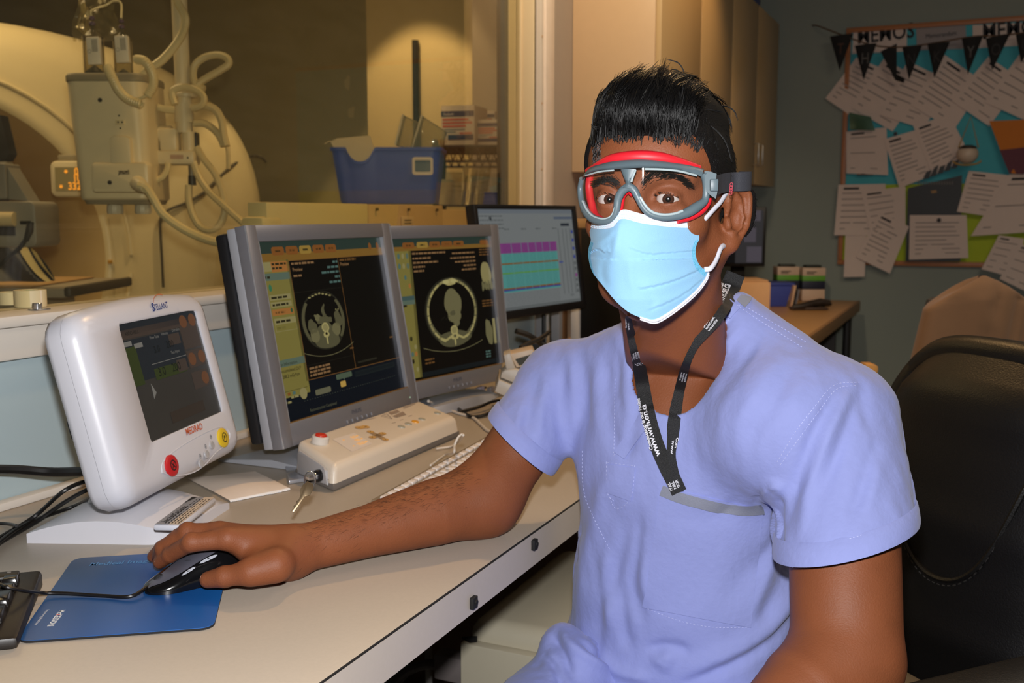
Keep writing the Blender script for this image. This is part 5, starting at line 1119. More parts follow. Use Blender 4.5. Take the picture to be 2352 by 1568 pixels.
# blue bin
DB = 2.95
bi = atd(890, 466, DB); bi[2] = ze+.002
bn = thing('storage_bin', 'blue plastic bin with a white label holder, standing on the cream enclosure', 'bin', bi)
BT2 = frame(bi, Rv, Uz, -Fh); xq = lambda px: (px-890)/FPX*DB; yq = lambda py: (466-py)/FPX*DB
M_bin = mat('bin_blue', (66, 84, 190), .45, var=.04)
mb = MB(); mb.M = BT2; n = 64
def binloop(y, x0, x1, z0, z1, r, dip=0):
    out = []
    pr = np.array(rrect(x0, x1, z0, z1, r, 8)); sl = np.concatenate([[0], np.cumsum(np.linalg.norm(np.diff(np.vstack([pr, pr[:1]]), axis=0), axis=1))]); tt = np.linspace(0, sl[-1], 161)[:-1]; pc = np.vstack([pr, pr[:1]])
    for a, b in zip(np.interp(tt, sl, pc[:, 0]), np.interp(tt, sl, pc[:, 1])):
        yy = y
        if dip and b > (z0+z1)/2:
            t = (a-xq(818))/(xq(855)-xq(818)); d = abs(a-xq(832))/(.040); yy = y-dip*max(0, 1-d**2.4)**.8 if d < 1 else y
        out.append((a, yy, b))
    return out
Lo = [binloop(.003, xq(785), xq(998), -.16, .01, .02), binloop(.012, xq(781), xq(1001), -.163, .013, .022), binloop(yq(345), xq(766), xq(1014), -.175, .025, .022, .040), binloop(yq(344), xq(762), xq(1018), -.179, .029, .024, .040), binloop(yq(337), xq(761), xq(1019), -.180, .030, .024, .040), binloop(yq(337), xq(768), xq(1012), -.173, .023, .020, .040), binloop(.03, xq(785), xq(998), -.16, .008, .02)]
rings(mb, Lo, M_bin, cap0=True, cap1=True); mb.build('tub', bn, world=True, smooth=45)
mb = MB(); mb.M = BT2 @ Matrix.Translation((0, 0, .024)); o_ = rrect(xq(950), xq(997), yq(399), yq(359), .008, 5); i_ = rrect(xq(956), xq(991), yq(392), yq(366), .004, 5)
mb.grid([[(x, y, -.004) for x, y in o_], [(x, y, .004) for x, y in o_], [(x, y, .004) for x, y in i_], [(x, y, -.004) for x, y in i_]], mat('holder_white', (206, 196, 186), .4), closev=True); mb.poly(i_, mat('holder_film', (92, 104, 122), .2), .0005); mb.build('label_holder', bn, world=True)
sl = thing('paper_sheaf', 'folded cream papers poking out of the blue bin over its dipped rim', 'paper', bi+Uz*.05)
mb = MB(); mb.M = BT2
for k in range(3): mb.hexa([BT2 @ Vector(v) for v in ((xq(778), yq(372), -.03-.02*k), (xq(868), yq(372), -.03-.02*k), (xq(868), yq(372), -.034-.02*k), (xq(778), yq(372), -.034-.02*k))]+[BT2 @ Vector(v) for v in ((xq(757+4*k), yq(318-4*k), -.03-.02*k), (xq(846-3*k), yq(309-2*k), -.03-.02*k), (xq(846-3*k), yq(309-2*k), -.034-.02*k), (xq(757+4*k), yq(318-4*k), -.034-.02*k))], mat('paper_cream', (226, 206, 168), .7)) if False else None
mb.M = Matrix.Identity(4)
for k in range(3):
    z = -.03-.02*k; c = [(xq(782), yq(368), z), (xq(866), yq(368), z), (xq(866), yq(368), z-.004), (xq(782), yq(368), z-.004), (xq(757+4*k), yq(320-4*k), z), (xq(850-3*k), yq(309-2*k), z), (xq(850-3*k), yq(309-2*k), z-.004), (xq(757+4*k), yq(320-4*k), z-.004)]
    mb.hexa([BT2 @ Vector(v) for v in c], mat('paper_cream', (226, 206, 168), .7))
mb.build('sheets', sl, world=True)
mb = MB(); mb.tube([BT2 @ Vector((xq(757), yq(320), -.03)), BT2 @ Vector((xq(752), yq(322), -.03)), BT2 @ Vector((xq(744), yq(327), -.03))], .0012, mat('paper_cream', (226, 206, 168), .7), 5); mb.build('loose_thread', sl, world=True)
M_clr = clear('clear_tub_plastic', (226, 222, 204), refl=.2, haze=.22, hazecol=(214, 204, 176))
for k, (pts, lab) in enumerate(((((908, 330), (926, 262), (958, 276), (944, 338)), 'clear plastic tub tipped up in the blue bin, hinder of two'), (((944, 336), (968, 262), (1022, 296), (1012, 340)), 'clear plastic tub tipped in the blue bin, beside the gauze boxes'))):
    t = thing('clear_tub', lab, 'tub', bi+Uz*.1); mb = MB(); mb.M = BT2 @ Matrix.Translation((0, 0, -.05-.02*k)); pp = [(xq(a), yq(b)) for a, b in pts]; mb.prism(pp, -.05, .03, M_clr, .004); mb.build('wall', t, world=True)
    mb = MB(); mb.M = BT2 @ Matrix.Translation((0, 0, -.05-.02*k)); mb.tube([(pp[0][0], pp[0][1], .032), (pp[1][0], pp[1][1], .032), (pp[1][0], pp[1][1], -.05)], .003, mat('tub_rim', (216, 206, 180), .3), 8); mb.build('rim', t, world=True)
# wire shelf
DSH = 3.62
so_ = atd(1085, 334, DSH); SHT = frame(so_, Rv, Uz, -Fh); xs = lambda px: (px-1085)/FPX*DSH; ys = lambda py: (334-py)/FPX*DSH
sh = thing('wire_rack', 'black wire rack holding gauze boxes, behind the blue bin', 'shelf', (so_[0], so_[1], 0))
M_wire = mat('wire_black', (32, 24, 16), .5); SW0, SW1, SDp = xs(1000), xs(1240), .42
mb = MB(); mb.M = SHT
for z in np.linspace(0, -SDp, 15): mb.tube([(SW0, -.006, z), (SW1, -.006, z)], .0022, M_wire, 5)
for x in np.linspace(SW0, SW1, 6): mb.tube([(x, -.010, 0), (x, -.010, -SDp)], .003, M_wire, 5)
mb.build('deck', sh, world=True)
mb = MB(); mb.M = SHT
for z in (0, -SDp):
    for y in (-.003, -.055): mb.tube([(SW0, y, z), (SW1, y, z)], .0045, M_wire, 6)
    k = 12
    for i in range(k): a = SW0+(SW1-SW0)*i/k; b = SW0+(SW1-SW0)*(i+1)/k; mb.tube([(a, -.055, z), ((a+b)/2, -.004, z), (b, -.055, z)], .003, M_wire, 5)
mb.build('truss', sh, world=True)
for x in (SW0+.0, SW1):
    for z in (0, -SDp):
        mb = MB(); mb.M = SHT; mb.cyl((x, -so_[2]+.002, z), (x, .02 if z == 0 else .05, z), .011, M_wire, None, 12); mb.build('post', sh, world=True)
mb = MB(); mb.M = SHT
for z in np.linspace(0, -SDp, 15): mb.tube([(SW0, ys(470), z), (SW1, ys(470), z)], .0022, M_wire, 5)
mb.build('lower_deck', sh, world=True)
def gauze(x0, x1, y0, y1, z, dep, label, big):
    o = SHT @ Vector(((xs(x0)+xs(x1))/2, -.003, z)); t = thing('gauze_box', label, 'box', o, 0, 'gauze boxes on the wire rack'); w_ = xs(x1)-xs(x0); h_ = ys(y0)-ys(y1)
    L = SHT @ Matrix.Translation(((xs(x0)+xs(x1))/2, ys(y1)+.001, z)); ry = L @ Matrix.Rotation(-.28, 4, 'Y')
    mb = MB(); mb.M = ry; mb.box(-w_/2, w_/2, 0, h_, -dep, 0, mat('carton_white', (222, 202, 184), .6, var=.02), .002); mb.build('carton', t, world=True)
    mb = MB(); mb.M = ry; nb_ = mat('carton_navy', (44, 46, 88), .6); rd_ = mat('carton_red', (206, 96, 70), .6)
    mb.rect(-w_/2, w_*.48, h_*.72, h_*.86, nb_, .0012); mb.rect(-w_*(.30 if big else .5), w_*.46, h_*.13, h_*.26, nb_, .0012)
    if big: mb.text('DuSoft', h_*.10, mat('carton_print', (200, 190, 190), .6), -w_*.44, h_*.75, .0016, bold=.02)
    for k in range(3): sd = random.Random(k); mb.rect(-w_*.46, -w_*.46+w_*(.78, .88, .70)[k], h_*(.62-.085*k), h_*(.675-.085*k), rd_, .0012)
    for k in range(2): mb.rect(-w_*.40, -w_*.40+w_*(.62, .34)[k], h_*(.38-.06*k), h_*(.405-.06*k), mat('print_grey', (120, 120, 125), .6), .0012)
    mb.rect(w_*.05, w_*.42, h_*.275, h_*.32, rd_, .0012); mb.build('printing', t, world=True)
gauze(1011, 1092, 243, 333, -.02, .15, 'tall gauze box with navy bands and red print on the wire rack', True)
gauze(1096, 1146, 275, 333, -.015, .11, 'smaller gauze box beside the tall one on the wire rack', False)
gauze(1100, 1136, 247, 300, -.16, .09, 'gauze box set back behind the smaller one on the wire rack', False)
gauze(1138, 1200, 256, 333, -.20, .12, 'plain-topped gauze box nearest the window frame on the wire rack', False)
M_bagm = clear('pouch_film', (232, 226, 206), refl=.18, haze=.42, hazecol=(222, 204, 166))
for k, (x0, x1, y0, lean, lab) in enumerate(((1000, 1034, 410, 6, 'pale wrapped packet standing nearest the blue bin under the wire rack'), (1016, 1056, 392, 4, 'cream wrapped packet, second from the blue bin under the wire rack'), (1050, 1064, 378, 10, 'narrow packet with a blue end under the wire rack'), (1066, 1082, 382, 14, 'clear glinting tube packet under the wire rack'), (1084, 1112, 380, 14, 'tall clear packet beside the blue box under the wire rack'))):
    t = thing('sterile_packet', lab, 'packet', SHT @ Vector((xs((x0+x1)/2), ys(470), -.05-.03*k)), 0, 'wrapped packets under the wire rack'); mb = MB(); mb.M = SHT @ Matrix.Translation((0, 0, -.05-.03*k)); P = []
    for i in range(9):
        u = i/8; P.append([(xs(x0+(x1-x0)*v+lean*u), ys(470)+(ys(y0)-ys(470))*u, .018*sin(pi*v)*(1-.5*u)+.003*sin(7*u+5*v+k)) for v in np.linspace(0, 1, 8)])
    mb.grid(P, M_bagm); P2 = [[(x, y, -z) for x, y, z in r] for r in P]; mb.grid(P2, M_bagm); mb.build('pouch', t, world=True)
    mb = MB(); mb.M = SHT @ Matrix.Translation((0, 0, -.05-.03*k)); m_ = mat('tube_blue', (80, 130, 150), .4) if k == 2 else mat('tube_cream', (226, 208, 170), .4); mb.cyl((xs((x0+x1)/2), ys(468), 0), (xs((x0+x1)/2+lean*.5), ys(436 if k == 2 else y0+20), 0), .007, m_, None, 12); mb.build('contents', t, world=True)
t = thing('small_bin', 'small blue bin on the lower rack by the window frame', 'bin', SHT @ Vector((xs(1130), ys(470), -.02))); mb = MB(); mb.M = SHT @ Matrix.Translation((0, 0, -.02)); mb.prism([(xs(1108), ys(470)), (xs(1146), ys(470)), (xs(1152), ys(441)), (xs(1112), ys(441))], -.14, 0, mat('bin_royal', (52, 66, 160), .5), .003); mb.build('tub', t, world=True); mb = MB(); mb.M = SHT @ Matrix.Translation((0, 0, -.02)); mb.box(xs(1111), xs(1153), ys(443), ys(440), -.143, .003, mat('bin_royal', (52, 66, 160), .5), .001); mb.build('rim', t, world=True)
t = thing('white_packet', 'folded white packet standing up in the small blue bin', 'packet', SHT @ Vector((xs(1140), ys(445), -.06))); mb = MB(); mb.M = SHT @ Matrix.Translation((0, 0, -.07)); mb.prism([(xs(1122), ys(428)), (xs(1130), ys(446)), (xs(1168), ys(446)), (xs(1172), ys(404)), (xs(1148), ys(404)), (xs(1144), ys(420))], -.01, .01, mat('packet_white', (206, 204, 190), .6), .002); mb.build('wrapper', t, world=True); mb = MB(); mb.M = SHT @ Matrix.Translation((0, 0, -.058)); mb.line([(xs(1144), ys(420)), (xs(1150), ys(444))], .003, mat('fold_grey', (176, 172, 156), .6), .0005); mb.build('fold', t, world=True)
# black pole on the column
q0 = onY(946, 90, 4.20); q1 = onY(946, 262, 4.20); wp = thing('wall_bar', 'black upright bar on the spotlit cream column', 'bar', (q0[0], 4.22, q1[2]-.3))
mb = MB(); mb.cyl((q0[0], 4.232, q1[2]-.3), (q0[0], 4.232, q0[2]), .016, mat('bar_black', (24, 20, 16), .5), None, 18); mb.build('tube', wp, world=True)
for z in (q1[2]-.25, q0[2]-.04): mb = MB(); mb.box(q0[0]-.012, q0[0]+.012, 4.232, 4.249, z-.01, z+.01, mat('bar_black', (24, 20, 16), .5), .002); mb.build('bracket', wp, world=True)
for k, (a, b) in enumerate(((797, 190), (806, 258))):
    p = onY(a, b, 4.415); mb = MB(); mb.poly(blob(0, 0, .018, .03, 16, .3, k), mat('scuff', (176, 160, 124) if k == 0 else (112, 92, 60), .8), 0, M=frame((p[0], 4.4185, p[2]), (1, 0, 0), (0, 0, 1), (0, -1, 0))); o = mb.build('trim_%d' % (k+2)); o['kind'] = 'structure'
# ================================================================ FAR END OF THE CONTROL ROOM
M_ctr = mat('counter_oak', (186, 142, 92), .4, var=.12, vscale=10, stretch=(1, 10, 1)); M_ctre = mat('counter_oak_edge', (150, 112, 74), .5, var=.1)
yc1 = onz(1950, 690, DZ)[1]
ct = thing('back_counter', 'tan wooden counter running toward the bulletin board, behind the shoulder', 'counter', (-.9, 3.9, 0))
mb = MB(); mb.box(WX+.001, XF-.012, 2.96, yc1, DZ-.04, DZ, M_ctr, .002); mb.build('worktop', ct, world=True)
mb = MB(); mb.box(XF-.012, XF+.002, 2.96, yc1+.002, DZ-.05, DZ+.001, M_ctre, .003); mb.build('edge_band', ct, world=True)
for y in (3.0, yc1-.08): mb = MB(); mb.box(WX+.03, XF-.10, y, y+.03, .001, DZ-.042, mat('support_dark', (70, 66, 66), .6)); mb.build('support_panel', ct, world=True)
mb = MB(); mb.cyl((XF-.05, yc1-.05, .002), (XF-.05, yc1-.05, DZ-.045), .02, mat('leg_dark', (40, 38, 38), .5), None, 14); mb.build('leg', ct, world=True)
# wooden wall shelf strip and dark computer beside the black monitor
zw = onY(1345, 502, 3.25)[2]; wsx = onY(1362, 510, 3.25)[0]
ws = thing('wall_shelf', 'wooden shelf strip under the cream cabinet, beside the goggles', 'shelf', (WX, 3.25, zw))
mb = MB(); mb.box(WX+.001, -.98, 3.12, 4.6, zw-.03, zw, M_ctr, .002); mb.build('board', ws, world=True)
for y in (3.2, 4.4): mb = MB(); mb.box(WX+.001, WX+.2, y, y+.02, zw-.13, zw-.031, M_ctre, .002); mb.build('bracket', ws, world=True)
xt = onY(1333, 600, 3.02)[0]
pt = thing('computer_tower', 'black computer tower standing between the black monitor and the masked face', 'computer', (xt+.18, 3.2, DZ+.001))
mb = MB(); mb.box(xt, xt+.34, 3.02, 3.45, DZ+.001, 1.118, M_blackp, .006); mb.build('case', pt, world=True)
mb = MB(); mb.box(xt+.01, xt+.33, 3.012, 3.02, DZ+.02, 1.10, mat('tower_front', (14, 14, 15), .5), .002); mb.build('front_panel', pt, world=True)
# leaning grey panel and cables under the black monitor
gp2 = thing('cable_box', 'beige box and grey plate standing under the black monitor among cables', 'box', onz(1225, 800, DZ))
p = onz(1215, 808, DZ); mb = MB(); mb.box(p[0]-.10, p[0]+.06, p[1]+.10, p[1]+.13, DZ+.001, DZ+.12, mat('plate_grey', (150, 150, 152), .5), .004); mb.build('plate', gp2, world=True)
mb = MB(); mb.box(p[0]-.08, p[0]+.05, p[1]+.14, p[1]+.2, DZ+.001, DZ+.15, mat('carton_brown', (150, 110, 72), .6), .004); mb.build('carton', gp2, world=True)
p = onz(1310, 800, DZ); wp2 = thing('white_post', 'pale upright panel between the black monitor stand and the shoulder', 'panel', p); mb = MB(); mb.box(p[0]-.02, p[0]+.05, p[1]+.05, p[1]+.10, DZ+.001, DZ+.16, M_white, .004); mb.build('panel', wp2, world=True); mb = MB(); mb.box(p[0]-.03, p[0]+.06, p[1]+.04, p[1]+.11, DZ+.001, DZ+.01, M_white, .002); mb.build('foot', wp2, world=True)
cable('monitor_cable', 'black cable crossing under the black monitor from the silver monitor edge', [atd(1185, 760, 2.5), atd(1215, 770, 2.52), atd(1245, 790, 2.54), atd(1270, 800, 2.55)], .007, M_cab)
cable('monitor_cable', 'black cable rising under the black monitor toward its stand', [atd(1195, 798, 2.45), atd(1215, 788, 2.47), atd(1240, 778, 2.5), atd(1262, 762, 2.55)], .006, M_cab)
# desk phone
DPh = 1.93
po = onz(1180, 946, DZ); DPh = (po-CAM)@Fv
ph = thing('desk_phone', 'beige desk phone with a tilted display, between the silver monitor and the sleeve', 'telephone', po)
FT = frame(po, Rv, Uz, -Fh); xp = lambda px: (px-1180)/FPX*DPh; yp = lambda py: (946-py)/FPX*DPh; M_ph = mat('phone_beige', (196, 186, 172), .45, var=.03); M_phd = mat('phone_warm_beige', (206, 184, 158), .45)  # display housing takes a warmer beige than the body
def slab(pts, z0, z1, m, nm, r=.004, par=ph): mb = MB(); mb.M = FT; mb.prism([(xp(a), yp(b)) for a, b in pts], z0, z1, m, r); return mb.build(nm, par, world=True)
slab([(1137, 888), (1146, 860), (1230, 896), (1300, 925), (1300, 960), (1210, 922)], -.09, .06, M_ph, 'base')
slab([(1150, 858), (1152, 846), (1162, 839), (1185, 838), (1300, 872), (1300, 905), (1215, 884)], -.08, .05, M_ph, 'body')
slab([(1157, 808), (1172, 802), (1184, 838), (1163, 842)], -.02, .045, M_ph, 'display_hinge')
d = slab([(1170, 807), (1222, 795), (1240, 828), (1186, 838)], -.03, .035, M_phd, 'display_housing', .003)
mb = MB(); mb.M = FT; mb.poly([(xp(a), yp(b)) for a, b in ((1183, 818), (1219, 807), (1227, 822), (1192, 833))], mat('phone_lcd', (58, 58, 48), .25), .0355); mb.build('display_screen', ph, world=True)
slab([(1176, 916), (1190, 920), (1172, 950), (1158, 947)], -.05, .03, M_ph, 'foot', .003)
mb = MB(); mb.M = FT; mb.poly([(xp(a), yp(b)) for a, b in ((1202, 872), (1222, 876), (1216, 890), (1198, 884))], mat('phone_grille', (110, 106, 100), .5), .051); mb.build('grille', ph, world=True)
slab([(1216, 838), (1300, 812), (1300, 850), (1245, 862)], -.06, -.02, mat('handset_peach', (226, 190, 152), .4), 'handset', .006)
for k, (a, b, w_, m) in enumerate(((1103, 893, 10, mat('connector_lilac', (170, 160, 176), .4)), (1128, 893, 12, mat('connector_grey', (120, 112, 110), .4)))):
    p = onz(a, b+8, DZ); t = thing('connector', 'small pale connector on the desk below the chest-scan monitor%s' % (', nearer the phone' if k else ''), 'plug', p); mb = MB(); mb.box(-.006, .006, -.012, .012, .001, .014, m, .002); mb.build('shell', t); mb = MB(); mb.cyl((0, .012, .007), (0, .03, .007), .003, M_cab, None, 10); mb.build('cable_stub', t)
# ---------------------------------------------------------------- things on the far counter
DM = 4.55
mp4 = atd(1700, 610, DM); m4 = thing('small_black_monitor', 'black framed monitor with grey panels, just behind the ear', 'monitor', (mp4[0], mp4[1], DZ))
MT4 = frame(mp4, Rv, Uz, -Fh); x4 = lambda px: (px-1700)/FPX*DM; y4 = lambda py: (610-py)/FPX*DM
mb = MB(); mb.M = MT4; mb.prism(rrect(x4(1590), x4(1757), y4(612), y4(476), .006, 3), -.04, 0, M_blk2, .003); mb.build('case', m4, world=True)
mb = MB(); mb.M = MT4; mb.rect(x4(1597), x4(1750), y4(604), y4(484), G('dusk_grey', (58, 56, 58)), .001); mb.rect(x4(1690), x4(1744), y4(508), y4(484), G('dusk_pale', (86, 80, 88)), .002); mb.rect(x4(1706), x4(1734), y4(556), y4(523), G('dusk_pale', (86, 80, 88)), .002); mb.rect(x4(1714), x4(1748), y4(602), y4(566), G('dusk_pale', (86, 80, 88)), .002); mb.rect(x4(1600), x4(1688), y4(604), y4(484), G('dusk_dark', (18, 18, 20)), .002); mb.build('screen', m4, world=True)
mb = MB(); mb.M = MT4; mb.box(-.03, .03, -(mp4[2]-DZ)+.012, .02, -.06, -.035, M_blk2, .004); mb.box(-.10, .10, -(mp4[2]-DZ)+.001, -(mp4[2]-DZ)+.013, -.14, .02, M_blk2, .004); mb.build('stand', m4, world=True)
def onctr(px, py): return onz(px, py, DZ+.001)
def tissue(px0, px1, py0, label):
    p = onctr((px0+px1)/2, 690); Dd = (p-CAM)@Fv; w_ = (px1-px0)/FPX*Dd; h_ = (690-py0)/FPX*Dd
    t = thing('glove_box', label, 'box', p, 0, 'glove boxes on the far counter'); T_ = frame(p, Rv, Uz, -Fh)
    mb = MB(); mb.M = T_
    for (a, b, m) in ((0, .34, mat('box_peach', (216, 186, 160), .5)), (.34, .60, mat('box_navy', (34, 38, 60), .5)), (.60, .76, mat('box_green', (104, 168, 56), .5)), (.76, 1, mat('box_peach', (216, 186, 160), .5))): mb.box(-w_/2, w_/2, h_*a, h_*b, -.09, 0, m, .0008)
    mb.build('carton', t, world=True); mb = MB(); mb.M = T_; mb.box(-w_*.34, w_*.36, h_, h_+.012, -.07, -.015, mat('opening_dark', (40, 44, 36), .6), .003); mb.build('opening', t, world=True)
    mb = MB(); mb.M = T_; [mb.rect(-w_*.34, w_*(.1, .0)[k], h_*(.86-.05*k), h_*(.885-.05*k), M_dark, .0012) for k in range(2)]; mb.build('printing', t, world=True)
tissue(1784, 1834, 613, 'green banded glove box nearer the man on the far counter'); tissue(1842, 1894, 615, 'green banded glove box with a glare spot, nearer the bulletin board')
p = onctr(1776, 704); t = thing('blue_tray', 'blue plastic tray on the far counter just above the shoulder', 'tray', p); Dd = (p-CAM)@Fv; T_ = frame(p, Rv, Uz, -Fh); f_ = lambda px: (px-1776)/FPX*Dd; g_ = lambda py: (704-py)/FPX*Dd
mb = MB(); mb.M = T_; mb.prism([(f_(1722), 0), (f_(1806), 0), (f_(1820), g_(652)), (f_(1735), g_(652))], -.16, 0, mat('tray_blue', (58, 74, 160), .5), .004); mb.build('tub', t, world=True); mb = MB(); mb.M = T_; mb.box(f_(1731), f_(1824), g_(655), g_(650), -.165, .006, mat('tray_blue', (58, 74, 160), .5), .002); mb.build('rim', t, world=True)
p = onctr(1822, 706); t = thing('pen_holder', 'thin pale strips standing beside the blue tray', 'strips', p); mb = MB(); mb.M = frame(p, Rv, Uz, -Fh); mb.box(-.012, -.004, .0, .10, -.05, 0, mat('strip_peach', (214, 176, 140), .5), .001, M=Matrix.Rotation(-.15, 4, 'Z')); mb.build('strip', t, world=True); mb = MB(); mb.M = frame(p, Rv, Uz, -Fh); mb.box(.006, .012, 0, .085, -.05, 0, mat('strip_grey', (150, 146, 142), .5), .001, M=Matrix.Rotation(-.2, 4, 'Z')); mb.build('strip', t, world=True)
p = onctr(1862, 712); t = thing('stapler', 'dark stapler-shaped thing on the edge of the far counter', 'stapler', p); Dd = (p-CAM)@Fv; mb = MB(); mb.M = frame(p, Rv, Uz, -Fh); k_ = Dd/FPX
mb.tube([(-42*k_, .012, 0), (-20*k_, .016, 0), (5*k_, .026, -.02), (25*k_, .032, -.03), (46*k_, .028, -.03), (50*k_, .018, -.03)], [.012, .016, .017, .018, .016, .008], mat('stapler_dark', (40, 32, 28), .4), 12); mb.build('arm', t, world=True); mb = MB(); mb.M = frame(p, Rv, Uz, -Fh); mb.box(-44*k_, 40*k_, .001, .012, -.05, .01, mat('stapler_base', (70, 54, 44), .5), .004); mb.build('base', t, world=True)
dtp = atd(1722, 646, 4.25); dt_ = thing('document_tray', 'tan tray of papers on the far counter just behind the lanyard', 'tray', (dtp[0], dtp[1], DZ))
mb = MB(); mb.M = frame((dtp[0], dtp[1], DZ), Rv, Fh, Uz); k_ = 4.25/FPX; hh = dtp[2]-DZ; mb.hexa([Vector(v) for v in ((-40*k_, -.06, .001), (40*k_, -.06, .001), (30*k_, .16, .001), (-50*k_, .16, .001), (-40*k_, -.06, hh), (40*k_, -.06, hh-.02), (30*k_, .16, hh+.01), (-50*k_, .16, hh+.03))], mat('paper_tan', (222, 178, 132), .7), .003) if False else mb.box(-40*k_, 40*k_, -.06, .16, .001, hh, mat('paper_tan', (222, 178, 132), .7), .003); mb.build('tray', dt_, world=True)
mb = MB(); mb.M = frame((dtp[0], dtp[1], DZ), Rv, Fh, Uz); mb.box(-36*k_, 36*k_, -.05, .15, hh, hh+.008, mat('paper_tan2', (206, 164, 122), .7), .001); mb.build('papers', dt_, world=True)
# ---------------------------------------------------------------- bulletin board
YBf = YB-.001
bl_ = onY(1927, 607, YBf); tl_ = onY(1942, 66, YBf); bx0_ = (bl_[0]+tl_[0])/2; bz0 = bl_[2]; bz1 = tl_[2]; bx1 = bx0_+1.95
bd = thing('bulletin_board', 'wood framed bulletin board backed in turquoise and lime, crowded with papers', 'bulletin board', (bx0_, YB, bz0))
M_fr = mat('frame_oak', (168, 108, 66), .45, var=.1); M_tq = mat('backing_turquoise', (66, 168, 182), .7); M_lime = mat('backing_lime', (170, 188, 30), .7)
mb = MB(); zl = onY(2000, 424, YBf)[2]; mb.box(bx0_+.02, bx1, YB-.010, YB-.001, zl, bz1-.02, M_tq); mb.build('turquoise_backing', bd, world=True)
mb = MB(); mb.box(bx0_+.02, bx1, YB-.010, YB-.001, bz0+.02, zl, M_lime); mb.build('lime_backing', bd, world=True)
for nm, b_ in (('frame_top', (bx0_, bx1, bz1-.024, bz1)), ('frame_bottom', (bx0_, bx1, bz0, bz0+.024)), ('frame_side', (bx0_, bx0_+.024, bz0+.0245, bz1-.0245))):
    mb = MB(); mb.box(b_[0], b_[1], YB-.020, YB-.001, b_[2], b_[3], M_fr, .003); mb.build(nm, bd, world=True)
M_pp = mat('memo_paper', (214, 196, 186), .75, var=.03); M_pt = mat('memo_print', (150, 138, 134), .8); M_hd = mat('memo_heading', (40, 38, 42), .8)
PAP = [0]
def memo(c4, label, lines=7, head=True, name='memo_sheet', m=None, cat='paper', grp='papers pinned on the bulletin board', lift=.0, pin=None, cur=.006):
    PAP[0] += 1; off = .011+.0017*PAP[0]+lift
    c = [onY(px, py, YB-off) for px, py in c4]   # tl tr br bl
    ctr = sum(c)/4; t = thing(name, label, cat, ctr, 0, grp)
    mb = MB(); n = 9; P = []
    for i in range(n):
        v = i/(n-1); a = c[0]+(c[3]-c[0])*v; b = c[1]+(c[2]-c[1])*v; P.append([a+(b-a)*u+np.array([0, -cur*(v*v)*(.5+.5*sin(5*u)), 0]) for u in np.linspace(0, 1, 7)])
    mb.grid(P, m or M_pp); mb.build('sheet', t, world=True)
    if lines:
        mb = MB(); r = random.Random(PAP[0])
        def S(u, v): a = c[0]+(c[3]-c[0])*v; b = c[1]+(c[2]-c[1])*v; return a+(b-a)*u+np.array([0, -.0012-cur*(v*v)*(.5+.5*sin(5*u)), 0])
        for k in range(lines):
            v = .16+.70*k/max(1, lines-1); u = .10
            e = r.uniform(.55, .9)
            mb.quad([S(.10, v), S(e, v), S(e, v+.022), S(.10, v+.022)], M_pt)
        if head: mb.quad([S(.12, .06), S(.45, .06), S(.45, .10), S(.12, .10)], M_hd)
        mb.build('print', t, world=True)
    if pin:
        p = onY(pin[0], pin[1], YB-off-.004); mb = MB(); mb.lathe([(.0001, .010), (.009, .008), (.010, .003), (.005, 0)], mat('pin_dark', (34, 34, 44), .3), 12, M=frame(p, (1, 0, 0), (0, 0, 1), (0, -1, 0))); mb.build('pin', t, world=True)
    return t, c
t, c = memo(((1960, 72), (2083, 66), (2083, 118), (1957, 124)), 'white header sheet with MEMOS at the near corner of the board', 0)
def letters(c, s, size, m, u, v, t, bold=.03):
    T_ = frame(c[3]+np.array([0, -.003, 0]), (1, 0, 0), (0, 0, 1), (0, -1, 0)); mb = MB(); w_ = c[1][0]-c[0][0]; h_ = c[0][2]-c[3][2]; mb.text(s, size, m, w_*u, h_*v, 0, M=T_ @ Matrix.Rotation(.055, 4, 'Z'), bold=bold, sx=.80); mb.build('lettering', t, world=True)
letters(c, 'MEMOS', .098, M_hd, .10, .42, t, .018)
t, c = memo(((2104, 66), (2218, 58), (2220, 112), (2106, 116)), 'grey card with one line of print between the two MEMOS headers', 0, m=mat('card_grey', (150, 142, 142), .7)); letters(c, 'Memorandum', .030, M_hd, .18, .50, t, .0)
t, c = memo(((2234, 58), (2420, 48), (2420, 100), (2234, 112)), 'white header sheet with MEMOS cut off by the frame edge', 0); letters(c, 'MEMOS', .098, M_hd, .12, .36, t, .018)
memo(((1967, 132), (2070, 175), (1978, 282), (1896, 226)), 'tilted sheet poking past the board edge, at the upper corner', 8)
memo(((2030, 135), (2128, 190), (2050, 302), (1952, 246)), 'tilted sheet beside the corner one, under the folded pennant', 6)
memo(((2085, 140), (2190, 190), (2120, 296), (2016, 262)), 'tilted sheet under the fourth pennant', 7)
memo(((2170, 126), (2262, 190), (2190, 300), (2090, 240)), 'tilted sheet under the fifth pennant, right of the folded one', 8)
memo(((2270, 130), (2350, 185), (2272, 290), (2186, 232)), 'tilted sheet below the Y pennant', 7)
memo(((2352, 110), (2430, 165), (2352, 275), (2262, 235)), 'tilted sheet cut by the frame edge near the board top', 6)
memo(((1944, 302), (2036, 292), (2040, 402), (1944, 398)), 'upright notice with a small picture at its foot, against the board frame', 3)
t_, c_ = memo(((1968, 382), (2006, 380), (2006, 402), (1968, 403)), 'tiny dark picture at the foot of the upright notice', 0, m=mat('photo_dark', (60, 56, 50), .6), name='small_picture', cat='picture'); 
memo(((2030, 320), (2112, 296), (2148, 400), (2066, 432)), 'tilted sheet of fine print beside the upright notice', 9, pin=(2057, 307))
memo(((2098, 290), (2180, 262), (2230, 360), (2142, 404)), 'tilted sheet behind the rounded white ornament', 9)
memo(((1926, 424), (2034, 422), (2030, 540), (1916, 540)), 'upright sheet overhanging the board frame below the notice', 7)
